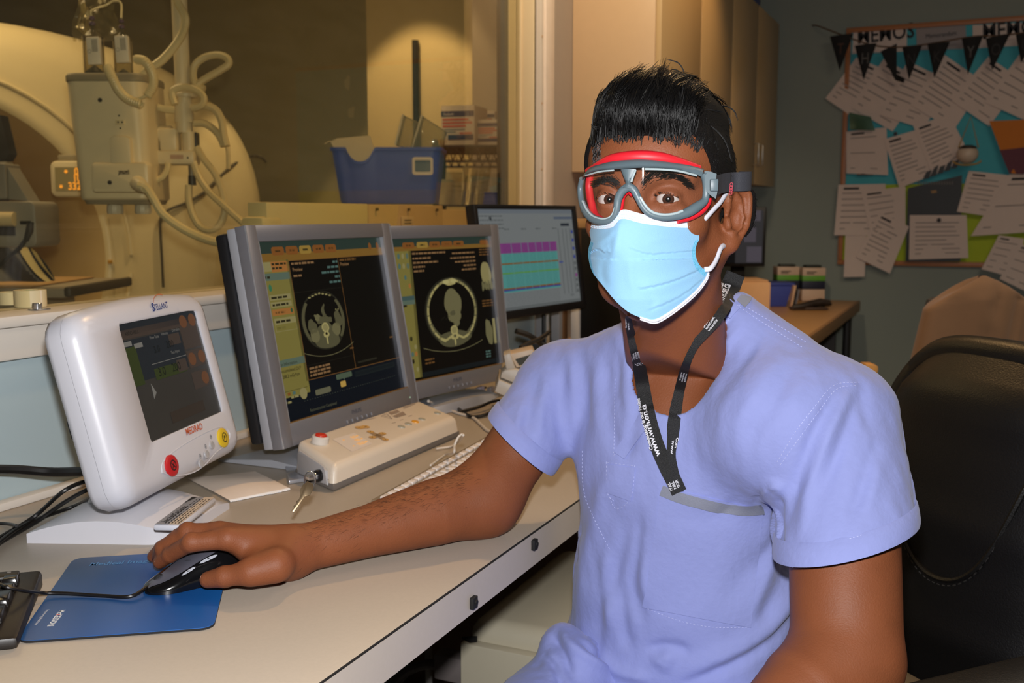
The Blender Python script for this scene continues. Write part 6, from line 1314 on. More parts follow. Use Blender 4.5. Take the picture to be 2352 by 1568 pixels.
memo(((1942, 540), (1990, 540), (1986, 635), (1938, 636)), 'narrow blank slip hanging below the board frame', 0)
memo(((1978, 440), (2080, 428), (2080, 520), (2000, 540)), 'sheet of print tucked between the overhanging sheet and the black poster', 6)
t, c = memo(((2085, 432), (2210, 402), (2206, 600), (2080, 600)), 'black poster with a jagged top edge and small gold mark', 0, m=mat('poster_black', (16, 15, 15), .5), name='poster', cat='poster')
mb = MB(); q = lambda px, py: onY(px, py, YB-.011-.0017*PAP[0]-.003)
for k in range(5): a = 2120+16*k; b = 412-6*k; mb.add([q(a, b), q(a+14, b-3), q(a+20, b-22-6*(k % 2)), q(a+8, b-18)], [(0, 1, 2, 3)], mat('poster_black', (16, 15, 15), .5))
for k in range(14): a = 2108+6*k; mb.quad([q(a, 424), q(a+3, 424), q(a+3, 416), q(a, 417)], mat('poster_grey', (96, 92, 88), .6))
mb.quad([q(2138, 438), q(2150, 436), q(2152, 442), q(2140, 444)], mat('poster_gold', (150, 110, 40), .5)); absorb([c_ for c_ in t.children][0], mb)
memo(((2020, 486), (2088, 520), (2044, 628), (1966, 590)), 'tilted sheet overhanging the board bottom beside the blank slip', 8)
memo(((2225, 392), (2316, 402), (2296, 500), (2198, 486)), 'slightly tilted sheet beside the black poster', 7)
memo(((2090, 494), (2220, 494), (2224, 592), (2088, 596)), 'wide sheet pinned low over the black poster', 8, head=False, pin=(2157, 505))
memo(((2318, 400), (2420, 398), (2410, 530), (2230, 542)), 'sheet under the tilted ones by the frame edge, low on the board', 3)
memo(((2294, 540), (2352, 548), (2340, 640), (2254, 618)), 'tilted sheet hanging past the board bottom above the beige cover', 5)
memo(((2338, 560), (2430, 575), (2400, 690), (2296, 640)), 'lowest tilted sheet by the frame edge, above the beige cover', 4)
# orange pennant with a plain round emblem
t, c = memo(((2272, 278), (2420, 272), (2352, 400), (2318, 398)), 'orange and purple pennant with a grey ringed emblem at the frame edge', 0, m=mat('pennant_orange', (196, 112, 20), .7), name='pennant', cat='pennant', grp='x', lift=.004); t['group'] = 'pennants on the bulletin board'
mb = MB(); T_ = frame(onY(2310, 308, YB-.011-.0017*PAP[0]-.010), (1, 0, 0), (0, 0, 1), (0, -1, 0)); gm = mat('emblem_grey', (132, 124, 128), .6); mb.ring(0, 0, .062, .062, .008, gm, 0); mb.ring(.002, 0, .045, .042, .007, gm, .0002); mb.disc(-.004, .002, .022, .026, gm, .0003); mb.rect(.0, .07, -.03, -.018, gm, .0004); mb.build('emblem', t, world=True)
mb = MB(); q = lambda px, py: onY(px, py, YB-.011-.0017*PAP[0]-.009); mb.add([q(2296, 345), q(2380, 335), q(2352, 400), q(2318, 398)], [(0, 1, 2, 3)], mat('pennant_purple', (96, 46, 60), .7)); mb.build('purple_lower_half', t, world=True)
# rounded ornament with a wire
t = thing('hanging_ornament', 'round white ornament with a dark top hung by a golden wire on the board', 'ornament', onY(2222, 355, YB-.08)); p = onY(2222, 354, YB-.10); rr = .048
mb = MB(); mb.lathe([(rr*sin(a), -rr*cos(a)*.9) for a in np.linspace(0.01, pi-.01, 14)], mat('ornament_white', (206, 186, 166), .45), 22, M=Matrix.Translation(V(p))); mb.build('ball', t, world=True)
mb = MB(); mb.lathe([(.040, rr*.50), (.036, rr*.72), (.02, rr*.86), (.001, rr*.9)], mat('ornament_cap', (60, 50, 44), .5), 18, M=Matrix.Translation(V(p))); mb.build('cap', t, world=True)
mb = MB(); ap = onY(2230, 268, YB-.07); mb.tube([p+np.array([-.04, 0, .03]), ap, p+np.array([.045, 0, .03])], .003, mat('wire_gold', (176, 140, 70), .4), 6); mb.tube([p+np.array([.06*cos(a), -.01, -.03+.02*sin(a)]) for a in np.linspace(pi, 2*pi, 10)], .004, mat('wire_gold', (176, 140, 70), .4), 6); mb.build('wire', t, world=True)
# bunting
M_bk = mat('pennant_black', (14, 14, 15), .8); gbn = 'pennants on the bulletin board'
PN = [((1906, 84), (1960, 77), (1929, 163), 'T', 'black pennant with a faint T, outermost on the string'), ((1963, 105), (2014, 99), (1984, 185), 'H', 'black pennant with a grey H'), ((2022, 118), (2060, 100), (2072, 186), '', 'folded black pennant with a bent tip'), ((2072, 109), (2118, 104), (2088, 184), 'N', 'black pennant after the folded one, tip curled'), ((2130, 101), (2182, 96), (2146, 180), 'K', 'black pennant in mid string with an unreadable letter'), ((2209, 88), (2258, 83), (2223, 172), 'Y', 'black pennant with a grey Y'), ((2264, 88), (2320, 78), (2279, 162), 'O', 'black pennant below the cut-off MEMOS header'), ((2333, 80), (2390, 72), (2345, 145), 'U', 'black pennant cut by the frame edge')]
for k, (a, b, tip, ch, lab) in enumerate(PN):
    A_, B_, C_ = (onY(*v, YB-.085-.004*(k % 2)) for v in (a, b, tip)); t = thing('pennant', lab, 'pennant', (A_+B_)/2, 0, gbn); mb = MB()
    if k == 2: kn = onY(2060, 170, YB-.085); mb.add([A_, B_, kn+np.array([.0, 0, .0]), onY(2056, 184, YB-.085)], [(0, 1, 2, 3)], M_bk); mb.add([kn, onY(2056, 184, YB-.085), onY(2076, 190, YB-.10), onY(2078, 180, YB-.10)], [(0, 1, 2, 3)], M_bk)
    else: P = [[A_+(C_-A_)*v+((B_-A_)*(1-v))*u+np.array([0, -.012*sin(pi*u)*(1-v)-.01*v*v, 0]) for u in np.linspace(0, 1, 6)] for v in np.linspace(0, .985, 8)]; mb.grid(P, M_bk)
    mb.build('cloth', t, world=True)
    if ch:
        ctr = (A_+B_)/2*.62+C_*.38; mb = MB(); mb.text(ch, .075, mat('pennant_letter_rust', (74, 46, 32), .7) if ch == 'T' else (mat('pennant_letter_grey', (92, 90, 88), .7) if ch in 'HY' else mat('pennant_letter_dark', (38, 36, 36), .7)), 0, -.028, 0, M=frame(ctr+np.array([0, -.014, 0]), (1, 0, 0), (0, 0, 1), (0, -1, 0)), align='c', sx=.7); mb.build('letter', t, world=True)
cable('bunting_string', 'brown string holding the black pennants across the board', [onY(*v, YB-d_) for v, d_ in (((1866, 58), .004), ((1880, 60), .03), ((1928, 78), .08), ((1990, 100), .083), ((2040, 108), .083), ((2095, 106), .083), ((2156, 97), .083), ((2234, 84), .083), ((2292, 82), .083), ((2360, 74), .083), ((2420, 66), .083))], .0035, mat('string_brown', (96, 70, 48), .7))
# small tags near the corner
memo(((1950, 258), (2000, 268), (2010, 300), (1952, 298)), 'green foil scrap at the board frame below the corner sheet', 0, m=mat('foil_green', (60, 88, 66), .25, .4, var=.4), name='foil_scrap', cat='foil')
# ---------------------------------------------------------------- chairs
M_lea = mat('chair_black', (12, 11, 11), .42, var=.1, bump=.25, bscale=420)
cs = rfz(.435, 1.385, 0); cfd = np.array([-.92, -.40]); cfd /= np.linalg.norm(cfd); CF = Rv*cfd[0]+Fh*cfd[1]; CL = np.array([-CF[1], CF[0], 0])   # forward, chair's left
och = thing('office_chair', 'black high-backed office chair with stitched back, the man sitting in it', 'chair', cs)
CT_ = frame(cs, CL*-1, CF*-1, Uz)    # x = chair's right, y = backward
mb = MB(); mb.M = CT_; P = []
def backpt(u, v, z):   # u -1..1 across, v 0..1 up
    wv = .215*(1-.16*v**3-.05*(1-v)**2); zz = .46+.495*v
    edge = abs(u)**6; wob = .035*(1-u*u)*sin(pi*min(1, v*1.1))
    topround = .05*(abs(u)**3)*max(0, (v-.70)/.30)**1.5
    return (u*wv*(1-.05*max(0, v-.85)/.15), .285+.055*v**1.5-.045*(1-u*u)*.6+(z*(.052*(1-edge*.75)*(1-.6*max(0, v-.9)/.1))), zz-topround)
nu, nv = 25, 30
for sgn, nm in ((-1, 'back_cushion'), (1, 'back_shell')):
    mb = MB(); mb.M = CT_; mb.grid([[backpt(-1+2*i/nu, j/nv, sgn*(1+(.10*sin(pi*j/nv*3)**8 if sgn < 0 else 0))) for i in range(nu+1)] for j in range(nv+1)], M_lea); mb.build(nm, och, world=True, smooth=70)
rim = [backpt(-1, j/nv, 0) for j in range(nv+1)]+[backpt(-1+2*i/nu, 1, 0) for i in range(nu+1)]+[backpt(1, 1-j/nv, 0) for j in range(nv+1)]+[backpt(1-2*i/nu, 0, 0) for i in range(nu+1)]
mb = MB(); mb.M = CT_; mb.tube(rim, .024, M_lea, 10); mb.build('back_edge', och, world=True, smooth=70)
sm = [(-.8, .95), (-.62, .70), (-.40, .46), (-.22, .36), (0, .33), (.22, .36), (.45, .46), (.75, .62)]
mb = MB(); mb.M = CT_; mb.tube(spline([backpt(u, v, -1.03) for u, v in sm], 8), .004, M_lea, 6)
d = spline([backpt(u, v-.016, -1.06) for u, v in sm], 10); [mb.tube([d[i], (np.array(d[i])+np.array(d[i+1]))/2, d[i+1]], .0010, mat('thread_grey', (44, 42, 42), .6), 4) for i in range(0, len(d)-1, 2)]; mb.build('back_seam', och, world=True)
mb = MB(); mb.M = CT_; b = bmesh.new(); mb.box(-.24, .24, -.26, .25, .35, .43, M_lea, .035, seg=5); mb.build('seat', och, world=True, smooth=70)
for s in (-1, 1):
    mb = MB(); mb.M = CT_; mb.tube([(s*.26, .10, .40), (s*.285, .10, .47), (s*.285, .06, .58), (s*.285, -.02, .605)], .016, M_blackp, 10); mb.box(s*.285-.035, s*.285+.035, -.18, .12, .60, .63, M_lea, .012, seg=3); mb.build('armrest', och, world=True, smooth=60)
mb = MB(); mb.M = CT_; mb.cyl((0, 0, .12), (0, 0, .35), .03, M_blackp, None, 16); mb.build('gas_lift', och, world=True)
for k in range(5):
    a = 2*pi*k/5+.3; mb = MB(); mb.M = CT_; mb.tube([(0, 0, .12), (.15*cos(a), .15*sin(a), .10), (.25*cos(a), .25*sin(a), .07)], [.03, .024, .018], M_blackp, 8); l_ = mb.build('leg', och, world=True)
    mb = MB(); mb.M = CT_; mb.cyl((.25*cos(a)-.02*sin(a), .25*sin(a)+.02*cos(a), .031), (.25*cos(a)+.02*sin(a), .25*sin(a)-.02*cos(a), .031), .03, M_blackp, None, 14); mb.build('caster', l_, world=True)
mb = MB(); mb.M = CT_; mb.box(-.04, .04, .18, .36, .36, .40, M_blackp, .01); mb.tube([(0, .34, .38), (0, .40, .46), (0, .375, .60)], .025, M_blackp, 10); mb.build('back_bracket', och, world=True)
# beige covered chair behind
DC = 2.9; bo_ = atd(2225, 800, DC); bch = thing('covered_chair', 'chair with a black foot behind the office chair, hidden by a beige cover', 'chair', (bo_[0], bo_[1], 0)); KT2 = frame((bo_[0], bo_[1], 0), Rv, Fh, Uz); xk = lambda px: (px-2225)/FPX*DC; zk = lambda py: atd(2225, py, DC)[2]
M_cov = mat('cover_beige', (128, 96, 68), .85, var=.05, bump=.15, bscale=160, sheen=.2)
cvr = thing('beige_cover', 'beige cloth cover draped over the chair behind the black office chair', 'cloth', (bo_[0], bo_[1], .46))
ztop = zk(628); NV_ = 48
def covring(v):
    out = []; w_ = .225-.075*min(1, v/.9)-.0*v
    if v > .86: w_ *= sqrt(max(.0, 1-((v-.86)/.142)**2))*.55+.45*(1-(v-.86)/.14)
    dp = .075*(1-.35*v) if v < .86 else .0525*sqrt(max(.0, 1-((v-.86)/.141)**2))
    for i in range(96):
        a = 2*pi*i/96; c, s_ = cos(a), sin(a); x = w_*abs(c)**.75*(1 if c >= 0 else -1); y = dp*abs(s_)**.8*(1 if s_ >= 0 else -1)
        if y < 0:
            u = x/.2; fd = .014*math.exp(-((u-.02-.62*(v-.72))/.045)**2)+.009*math.exp(-((u-.36-.5*(v-.7))/.06)**2)+.009*math.exp(-((u-.55-.35*(v-.7))/.05)**2)-.007*sin(7*u+2*v); y += fd*(1 if v < .9 else .3)
        zz = .46+(ztop-.46)*v-.030*abs(c)**4*max(0, (v-.5)/.5)**2+.004*sin(5*a+3)*(v < .1); out.append((x-.012*(1-v), y-.06, zz))
    return out
mb = MB(); mb.M = KT2; LL_ = [covring(v) for v in np.linspace(0, 1, NV_)]; mb.grid(np.array(LL_), M_cov, closev=True); mb.build('drape', cvr, world=True, smooth=80)
mb = MB(); mb.M = KT2; mb.tube([(x*1.003, y-.002 if y < -.06 else y+.002, z+.002) for x, y, z in LL_[0]]+[LL_[0][0]], .004, M_cov, 6); mb.build('hem', cvr, world=True)
mb = MB(); mb.M = KT2; mb.box(-.24, .24, -.40, .05, .40, .455, mat('seat_grey', (60, 58, 58), .7), .02); mb.build('seat', bch, world=True)
mb = MB(); mb.M = KT2; mb.box(-.13, .13, -.02, .02, .46, zk(640)-.05, mat('seat_grey', (60, 58, 58), .7), .02); mb.build('backrest', bch, world=True)
for a, b in ((-.2, -.36), (.2, -.36), (-.2, .02), (.2, .02)): mb = MB(); mb.M = KT2; mb.cyl((a, b, .002), (a, b, .41), .014, M_blackp, None, 12); mb.build('leg', bch, world=True)
ar = atd(2002, 842, 2.80); mb = MB(); mb.M = frame(ar, Rv, Uz, -Fh); k_ = 2.80/FPX; mb.prism([(-12*k_, 5*k_), (8*k_, 5*k_), (15*k_, 0), (16*k_, -6*k_), (6*k_, -90*k_), (-30*k_, -90*k_)], -.05, 0, mat('arm_oak', (216, 160, 92), .4), .003); o = mb.build('armrest', bch, world=True); o['label'] = 'tan wooden armrest'
# ---------------------------------------------------------------- beige computer case under the desk
fy = onz(1059, 1457, .44)[1]; fx0 = onz(1059, 1457, .44)[0]
pcx = thing('computer_case', 'beige computer case with a black corner slot standing under the desk', 'computer', (fx0+.14, fy+.2, .001))
M_pc = mat('case_beige', (190, 182, 160), .5, var=.03, bump=.1, bscale=600)
mb = MB(); mb.box(fx0, fx0+.25, fy+.02, fy+.46, .001, .46, M_pc, .03, seg=4); mb.build('shell', pcx, world=True, smooth=60)
mb = MB(); mb.box(fx0-.002, fx0+.252, fy, fy+.03, .001, .425, M_pc, .003); mb.build('front_panel', pcx, world=True)
sl0 = onY(1063, 1459, fy-.001); sl1 = onY(1096, 1472, fy-.001); mb = MB(); mb.prism([(sl0[0], sl1[2]), (sl0[0]+.015, sl1[2]-.004), (sl1[0], sl1[2]), (sl1[0], sl0[2]+.004), (sl0[0], sl0[2]-.002)], 0, .004, M_dark, M=frame((0, fy-.0005, 0), (1, 0, 0), (0, 0, 1), (0, -1, 0))); mb.build('slot', pcx, world=True)
p = onY(1040, 1530, fy+.10); pg = thing('cable_plug', 'grey cable plug on the side of the beige computer case', 'plug', p); mb = MB(); mb.box(-.03, fx0-p[0]-.001, -.02, .02, -.022, .026, mat('plug_grey', (120, 112, 110), .5), .004); mb.build('shell', pg); mb = MB(); mb.tube(spline([(-.03, 0, -.004), (-.06, 0, -.008), (-.11, .0, -.04), (-.16, 0, -.12)], 6), .009, mat('plug_cable', (96, 90, 88), .5), 10); mb.build('cable', pg)
p = onY(985, 1540, fy+.12); t = thing('cable_conduit', 'pale upright conduit in the dark under the desk edge', 'pipe', (p[0], p[1], .001)); mb = MB(); mb.cyl((0, 0, .001), (0, 0, .62), .007, mat('conduit_grey', (170, 166, 160), .4), None, 12); mb.build('tube', t); mb = MB(); mb.cyl((0, 0, .001), (0, 0, .012), .014, mat('conduit_grey', (170, 166, 160), .4), None, 12); mb.build('foot', t)
# ================================================================ THE MAN
def cap(P, a, b, ra, rb):
    a = np.asarray(a, np.float32); b = np.asarray(b, np.float32); ab = b-a
    t = np.clip(((P-a)@ab)/(ab@ab), 0, 1)
    return np.linalg.norm(P-a-t[:, None]*ab, axis=1)-(ra+(rb-ra)*t)
def chain(P, pts, rs, k=0.0):
    d = None
    for i in range(len(pts)-1):
        e = cap(P, pts[i], pts[i+1], rs[i], rs[i+1]); d = e if d is None else (smin(d, e, k) if k else np.minimum(d, e))
    return d
def ell(P, c, r, R=None):
    q = P-np.asarray(c, np.float32)
    if R is not None: q = q@R
    r = np.asarray(r, np.float32); k0 = np.linalg.norm(q/r, axis=1); k1 = np.linalg.norm(q/(r*r), axis=1)
    return np.where(k1 > 1e-9, k0*(k0-1.0)/np.maximum(k1, 1e-9), -r.min())
def smin(a, b, k): h = np.clip(.5+.5*(b-a)/k, 0, 1); return b*(1-h)+a*h-k*h*(1-h)
def smax(a, b, k): return -smin(-a, -b, k)
def polygonize(f, lo, hi, vox, B=14):
    lo = np.array(lo, np.float32); n = np.ceil((np.array(hi)-lo)/vox).astype(int); nb = (n+B-1)//B
    I = np.stack(np.meshgrid(*[np.arange(k) for k in nb], indexing='ij'), -1).reshape(-1, 3)
    d = f((lo+(I*B+B/2)*vox).astype(np.float32)); half = B*vox*.5*1.74
    near = np.abs(d) < half*1.45+.004; inside = (~near) & (d < 0)
    g = vdb.FloatGrid(float(vox*3)); off = np.stack(np.meshgrid(*[np.arange(B)]*3, indexing='ij'), -1).reshape(-1, 3)
    J = I[near]
    for s in range(0, len(J), 120):
        blk = J[s:s+120]; pts = (blk[:, None, :]*B+off[None]).reshape(-1, 3)
        v = np.clip(f((lo+pts*vox).astype(np.float32)), -vox*3, vox*3).astype(np.float32).reshape(len(blk), B, B, B)
        for k, b in enumerate(blk): g.copyFromArray(v[k], ijk=tuple(int(x) for x in b*B))
    for b in I[inside]: g.fill(tuple(int(x) for x in b*B), tuple(int(x) for x in b*B+B-1), -float(vox*3))
    p, t, q = g.convertToPolygons(isovalue=0.0, adaptivity=0.0)
    p = lo+p*vox; q = q.astype(int)
    c = p.mean(0); v = p[q]; vol = np.einsum('ij,ij->i', np.cross(v[:, 1]-v[:, 0], v[:, 2]-v[:, 0]), v[:, 0]-c).sum()
    if vol < 0: q = q[:, ::-1]
    return p.astype(float), q
def vnormals(p, q):
    v = p[q]; fn = np.cross(v[:, 2]-v[:, 0], v[:, 3]-v[:, 1]); n = np.zeros_like(p)
    for k in range(4): np.add.at(n, q[:, k], fn)
    return n/(np.linalg.norm(n, axis=1)[:, None]+1e-12)
def relax(p, q, it=2, lam=.5):
    e = np.concatenate([q[:, [0, 1]], q[:, [1, 2]], q[:, [2, 3]], q[:, [3, 0]]])
    for _ in range(it):
        s = np.zeros_like(p); c = np.zeros(len(p)); np.add.at(s, e[:, 0], p[e[:, 1]]); np.add.at(c, e[:, 0], 1); np.add.at(s, e[:, 1], p[e[:, 0]]); np.add.at(c, e[:, 1], 1)
        p = p+(s/np.maximum(c, 1)[:, None]-p)*lam
    return p
def meshobj(name, p, q, m, parent, smooth=True, midx=None, mats=None):
    me = bpy.data.meshes.new(name); A = np.array(MW[parent.name].inverted()); p = np.asarray(p) @ A[:3, :3].T+A[:3, 3]
    q = np.asarray(q); me.vertices.add(len(p)); me.vertices.foreach_set('co', p.astype(np.float32).ravel())
    me.loops.add(q.size); me.loops.foreach_set('vertex_index', q.astype(np.int32).ravel()); me.polygons.add(len(q)); me.polygons.foreach_set('loop_start', np.arange(0, q.size, q.shape[1], dtype=np.int32))
    for mm in (mats or [m]): me.materials.append(mm)
    if midx is not None: me.polygons.foreach_set('material_index', midx.astype(np.int32))
    me.update(calc_edges=True); me.validate(); me.polygons.foreach_set('use_smooth', [True]*len(me.polygons))
    o = bpy.data.objects.new(name, me); COL.objects.link(o); o.parent = parent; MW[o.name] = MW[parent.name]
    return o
def projv(P):
    v = P-CAM; d = v@Fv; return np.stack([1176+FPX*(v@Rv)/d, 784+FPX*(v@Dv)/d, d], 1)
# ---------------------------------------------------------------- joints
SRj = atd(1292, 884, 1.42); SLj = atd(1932, 958, 1.20)
ELr = onz(1112, 1140, .792); WRr = onz(660, 1268, DZ+.031)
ELl = atd(1946, 1512, 1.09); WRl = atd(1650, 1790, .99)
tf = -Rv*.47-Fh*.88; tf /= np.linalg.norm(tf); tl_v = np.array([-tf[1], tf[0], 0])   # facing, left
TRm = np.stack([tl_v, -tf, Uz], 1).astype(np.float32)     # columns: left, back, up
S_ = lambda z: rfz(np.interp(z, [.5, .66, .85, 1.0], [.235, .235, .232, .215]), np.interp(z, [.5, .66, .85, 1.0], [1.36, 1.33, 1.31, 1.275]), z)
yaw = radians(26); ff = -sin(yaw)*Rv-cos(yaw)*Fh; hl = cos(yaw)*Rv-sin(yaw)*Fh; hb = -ff
HO = atd(1463, 458, 1.052)+hb*.079; HM = np.stack([hl, hb, Uz], 1).astype(np.float32)
hw = lambda x, y, z: HO+hl*x+hb*y+Uz*z
NKb = rfz(.205, 1.245, .985)
person = thing('person', 'seated person in blue scrubs, clear goggles and a blue mask, one hand on a mouse', 'person', rfz(.235, 1.36, 0))
# ---------------------------------------------------------------- scrub top volume
HEMr = SRj+(ELr-SRj)*.62; HEMl = atd(1948, 1236, 1.145)
nkR = atd(1462, 806, 1.335); nkL = atd(1674, 752, 1.25)
def torso_out(P):
    d = ell(P, S_(.845)+tf*.012, (.150, .108, .17), TRm)
    d = smin(d, ell(P, S_(.665)+tf*.012, (.152, .118, .17), TRm), .05)
    d = smin(d, ell(P, S_(.545)+tf*.01, (.172, .135, .10), TRm), .05)
    d = smin(d, chain(P, [SRj, nkR, nkL, SLj], [.050, .040, .046, .054]), .045)
    return smin(d, ell(P, atd(1790, 985, 1.18), (.085, .065, .08), TRm), .05)
def sleeves(P):
    a = chain(P, [SRj, SRj+(HEMr-SRj)*.5, HEMr+(HEMr-SRj)*.4], [.057, .057, .059])
    b = chain(P, [SLj, SLj+(HEMl-SLj)*.45+tf*.004, HEMl+(HEMl-SLj)*.4+tf*.008], [.062, .071, .083])
    return a, b
def shirt_out(P):
    a, b = sleeves(P); return smin(smin(torso_out(P), a, .03), b, .028)
SKO = .0105
def torso_lz(P): q = P-S_(.85).astype(np.float32); return q@tl_v.astype(np.float32), P[:, 2], q@(-tf).astype(np.float32)
def trace(f, px, py, t0=.7):
    r = ray(px, py); t = t0
    for _ in range(90):
        e = float(f((CAM+r*t)[None].astype(np.float32))[0]); t += e*.8
        if e < 2e-4: break
    return CAM+r*t
vA = trace(shirt_out, 1511, 884); vB = atd(1446, 728, 1.30); vC = atd(1700, 664, 1.24)
lz = lambda p: np.array([(p-S_(.85))@tl_v, p[2]])
A2, B2, C2 = lz(vA), lz(vB), lz(vC)
def halfplane(l, z, a, b):   # positive on the left of a->b
    e = b-a; e = e/np.linalg.norm(e); return (-(e[1])*(l-a[0])+e[0]*(z-a[1]))
axR = (HEMr-SRj)/np.linalg.norm(HEMr-SRj); axL = HEMl-SLj; axL /= np.linalg.norm(axL)
nL = (axL+.22*Rv*-1*0+np.array([0, 0, 0])); 
hemLn = np.cross(atd(2092, 1206, 1.13)-atd(1802, 1286, 1.13), Fv); hemLn /= np.linalg.norm(hemLn); hemLn = hemLn if hemLn@axL > 0 else -hemLn
hemRn = np.cross(atd(1150, 988, 1.35)-atd(1287, 1104, 1.37), Fv*.94+Rv*.1); hemRn /= np.linalg.norm(hemRn); hemRn = hemRn if hemRn@axR > 0 else -hemRn
HLp = atd(1946, 1232, 1.14); HRp = atd(1220, 1047, 1.36)
nkax = (HO+hb*.02+Uz*-.10)-NKb
def armness(P):  # keeps each hem plane to its own sleeve
    return None
def shirt(P):
    d0 = shirt_out(P); d = np.maximum(d0, -(d0+.0042))
    l, z, b = torso_lz(P)
    w = np.maximum(np.maximum(-halfplane(l, z, A2, C2), -halfplane(l, z, B2, A2)), b-.02)
    w = np.minimum(w, cap(P, NKb-Uz*.02, NKb+nkax*1.0+Uz*.02, .057, .068))
    d = smax(d, -w, .003)
    f32 = lambda v: v.astype(np.float32); keep = -(torso_out(P)-.006)
    sa, sb = sleeves(P)
    for n_, c_, e_, sv in ((hemRn, HRp, axR, sa), (hemLn, HLp, axL, sb)):
        far = np.maximum(np.maximum(-((P-f32(c_))@f32(n_)), sv-.03), keep); d = np.maximum(d, -far)
    return np.maximum(d, .555-z)
pS, qS = polygonize(shirt, HO*0+np.array(rfz(.22, 1.30, .78))-np.array([.42, .36, .30]), np.array(rfz(.22, 1.30, .78))+np.array([.42, .36, .32]), .0024)
pS = relax(pS, qS, 2, .4); nS = vnormals(pS, qS)
# folds traced as ridges (+) and valleys (-): polyline in photo pixels, half width, height in mm
FOLDS = [
 ([(1330, 800), (1345, 900), (1340, 1010)], 16, -3.0), ([(1365, 770), (1395, 870), (1398, 980), (1420, 1040)], 18, -3.2), ([(1300, 830), (1285, 940), (1300, 1040)], 16, -2.6), ([(1312, 800), (1318, 900), (1320, 1000)], 16, 3.0), ([(1382, 770), (1372, 880), (1372, 990)], 16, 3.0),
 ([(1405, 740), (1440, 850), (1440, 960)], 16, 2.4), ([(1470, 900), (1455, 990), (1430, 1060)], 15, -2.6), ([(1430, 780), (1420, 880), (1425, 960)], 12, -2.0),
 ([(1240, 860), (1215, 930), (1205, 1010)], 15, -2.4), ([(1260, 850), (1245, 930), (1240, 1030)], 14, 2.4), ([(1215, 900), (1190, 970), (1200, 1040)], 12, 2.0),
 ([(1410, 1060), (1370, 1180), (1345, 1300), (1330, 1420)], 22, 4.5), ([(1440, 1180), (1420, 1280), (1380, 1400), (1370, 1500)], 20, -4.0), ([(1460, 1160), (1470, 1250), (1450, 1350), (1480, 1430)], 18, -4.2), ([(1480, 1200), (1475, 1300), (1490, 1400)], 14, 3.2), ([(1395, 1250), (1390, 1350), (1400, 1450)], 14, 3.4), ([(1420, 1330), (1430, 1430), (1450, 1500)], 16, -3.6), ([(1345, 1200), (1310, 1250), (1320, 1300)], 16, -3.0),
 ([(1830, 1140), (1780, 1250), (1700, 1330), (1660, 1400)], 18, -2.8), ([(1812, 1190), (1770, 1300), (1720, 1420)], 16, 3.0), ([(1830, 1250), (1780, 1370), (1740, 1440)], 18, -3.4), ([(1840, 1330), (1790, 1420), (1700, 1490), (1560, 1545)], 26, 5.0), ([(1845, 1380), (1780, 1460), (1690, 1520), (1560, 1575)], 14, -5.5), ([(1700, 1150), (1640, 1185), (1560, 1190)], 14, -2.0),
 ([(1745, 1140), (1765, 1115), (1790, 1120), (1780, 1150)], 12, 5.0), ([(1735, 1160), (1750, 1125), (1775, 1105)], 9, -3.0), ([(1790, 1120), (1785, 1210), (1800, 1290)], 9, -4.5),
 ([(1830, 830), (1775, 920), (1700, 1050)], 22, -2.4), ([(1800, 800), (1740, 890), (1680, 990)], 22, 2.4), ([(1760, 760), (1690, 850), (1640, 930)], 16, -1.8), ([(1700, 700), (1630, 790), (1570, 860)], 9, -2.4), ([(1716, 730), (1650, 810), (1590, 880)], 9, 2.0),
 ([(1935, 890), (1880, 980), (1840, 1080), (1810, 1180)], 18, -3.4), ([(1955, 890), (1905, 990), (1865, 1110), (1840, 1230)], 18, 3.2), ([(1975, 890), (1940, 1000), (1890, 1130)], 16, -2.6), ([(2000, 960), (2010, 1060), (1990, 1180)], 22, 2.6), ([(2010, 1010), (1985, 1110), (1945, 1210)], 18, -2.6), ([(1980, 880), (1990, 960), (2030, 1080)], 14, -2.0),
 ([(1480, 1490), (1540, 1485), (1590, 1500)], 14, -3.5), ([(1500, 1530), (1530, 1510), (1520, 1545)], 16, 4.0), ([(1360, 1490), (1420, 1540), (1500, 1560)], 14, 4.0)]
def seg_dist(Q, pts):
    pts = spline(pts, 6) if len(pts) > 2 else np.array(pts, float); best = np.full(len(Q), 1e9); tt = np.zeros(len(Q)); n = len(pts)-1
    for i in range(n):
        a = pts[i][:2]; b = pts[i+1][:2]; ab = b-a; t = np.clip(((Q-a)@ab)/(ab@ab+1e-9), 0, 1); d = np.linalg.norm(Q-a-t[:, None]*ab, axis=1); u = d < best; best = np.where(u, d, best); tt = np.where(u, (i+t)/n, tt)
    return best, tt
from mathutils import noise as mnoise
def fold_field(p, n, folds, clothn=.0024, scale=17.0):
    pr = projv(p); v = CAM-p; v /= np.linalg.norm(v, axis=1)[:, None]; f = np.einsum('ij,ij->i', n, v); out = np.where(f[:, None] >= 0, n, -n); h = np.zeros(len(p))
    for pts, w_, a_ in folds:
        pts3 = [(x, y, 0) for x, y in pts]; xs_ = [x for x, _ in pts]; ys_ = [y for _, y in pts]
        m = (pr[:, 0] > min(xs_)-4*w_) & (pr[:, 0] < max(xs_)+4*w_) & (pr[:, 1] > min(ys_)-4*w_) & (pr[:, 1] < max(ys_)+4*w_) & (np.abs(f) > .10)
        if not m.any(): continue
        d, t = seg_dist(pr[m, :2], pts3); e = np.clip(np.minimum(t, 1-t)*4+.15, 0, 1); h[m] += a_*.00145*np.exp(-(d/w_)**2)*e
    lowf = np.array([mnoise.noise(Vector(x*scale))+.45*mnoise.noise(Vector((x[0]*60+9, x[1]*60, x[2]*26))) for x in p]) if clothn else 0
    return out*(h+clothn*lowf)[:, None]
pS = pS+fold_field(pS, nS, FOLDS); pS = relax(pS, qS, 1, .3)
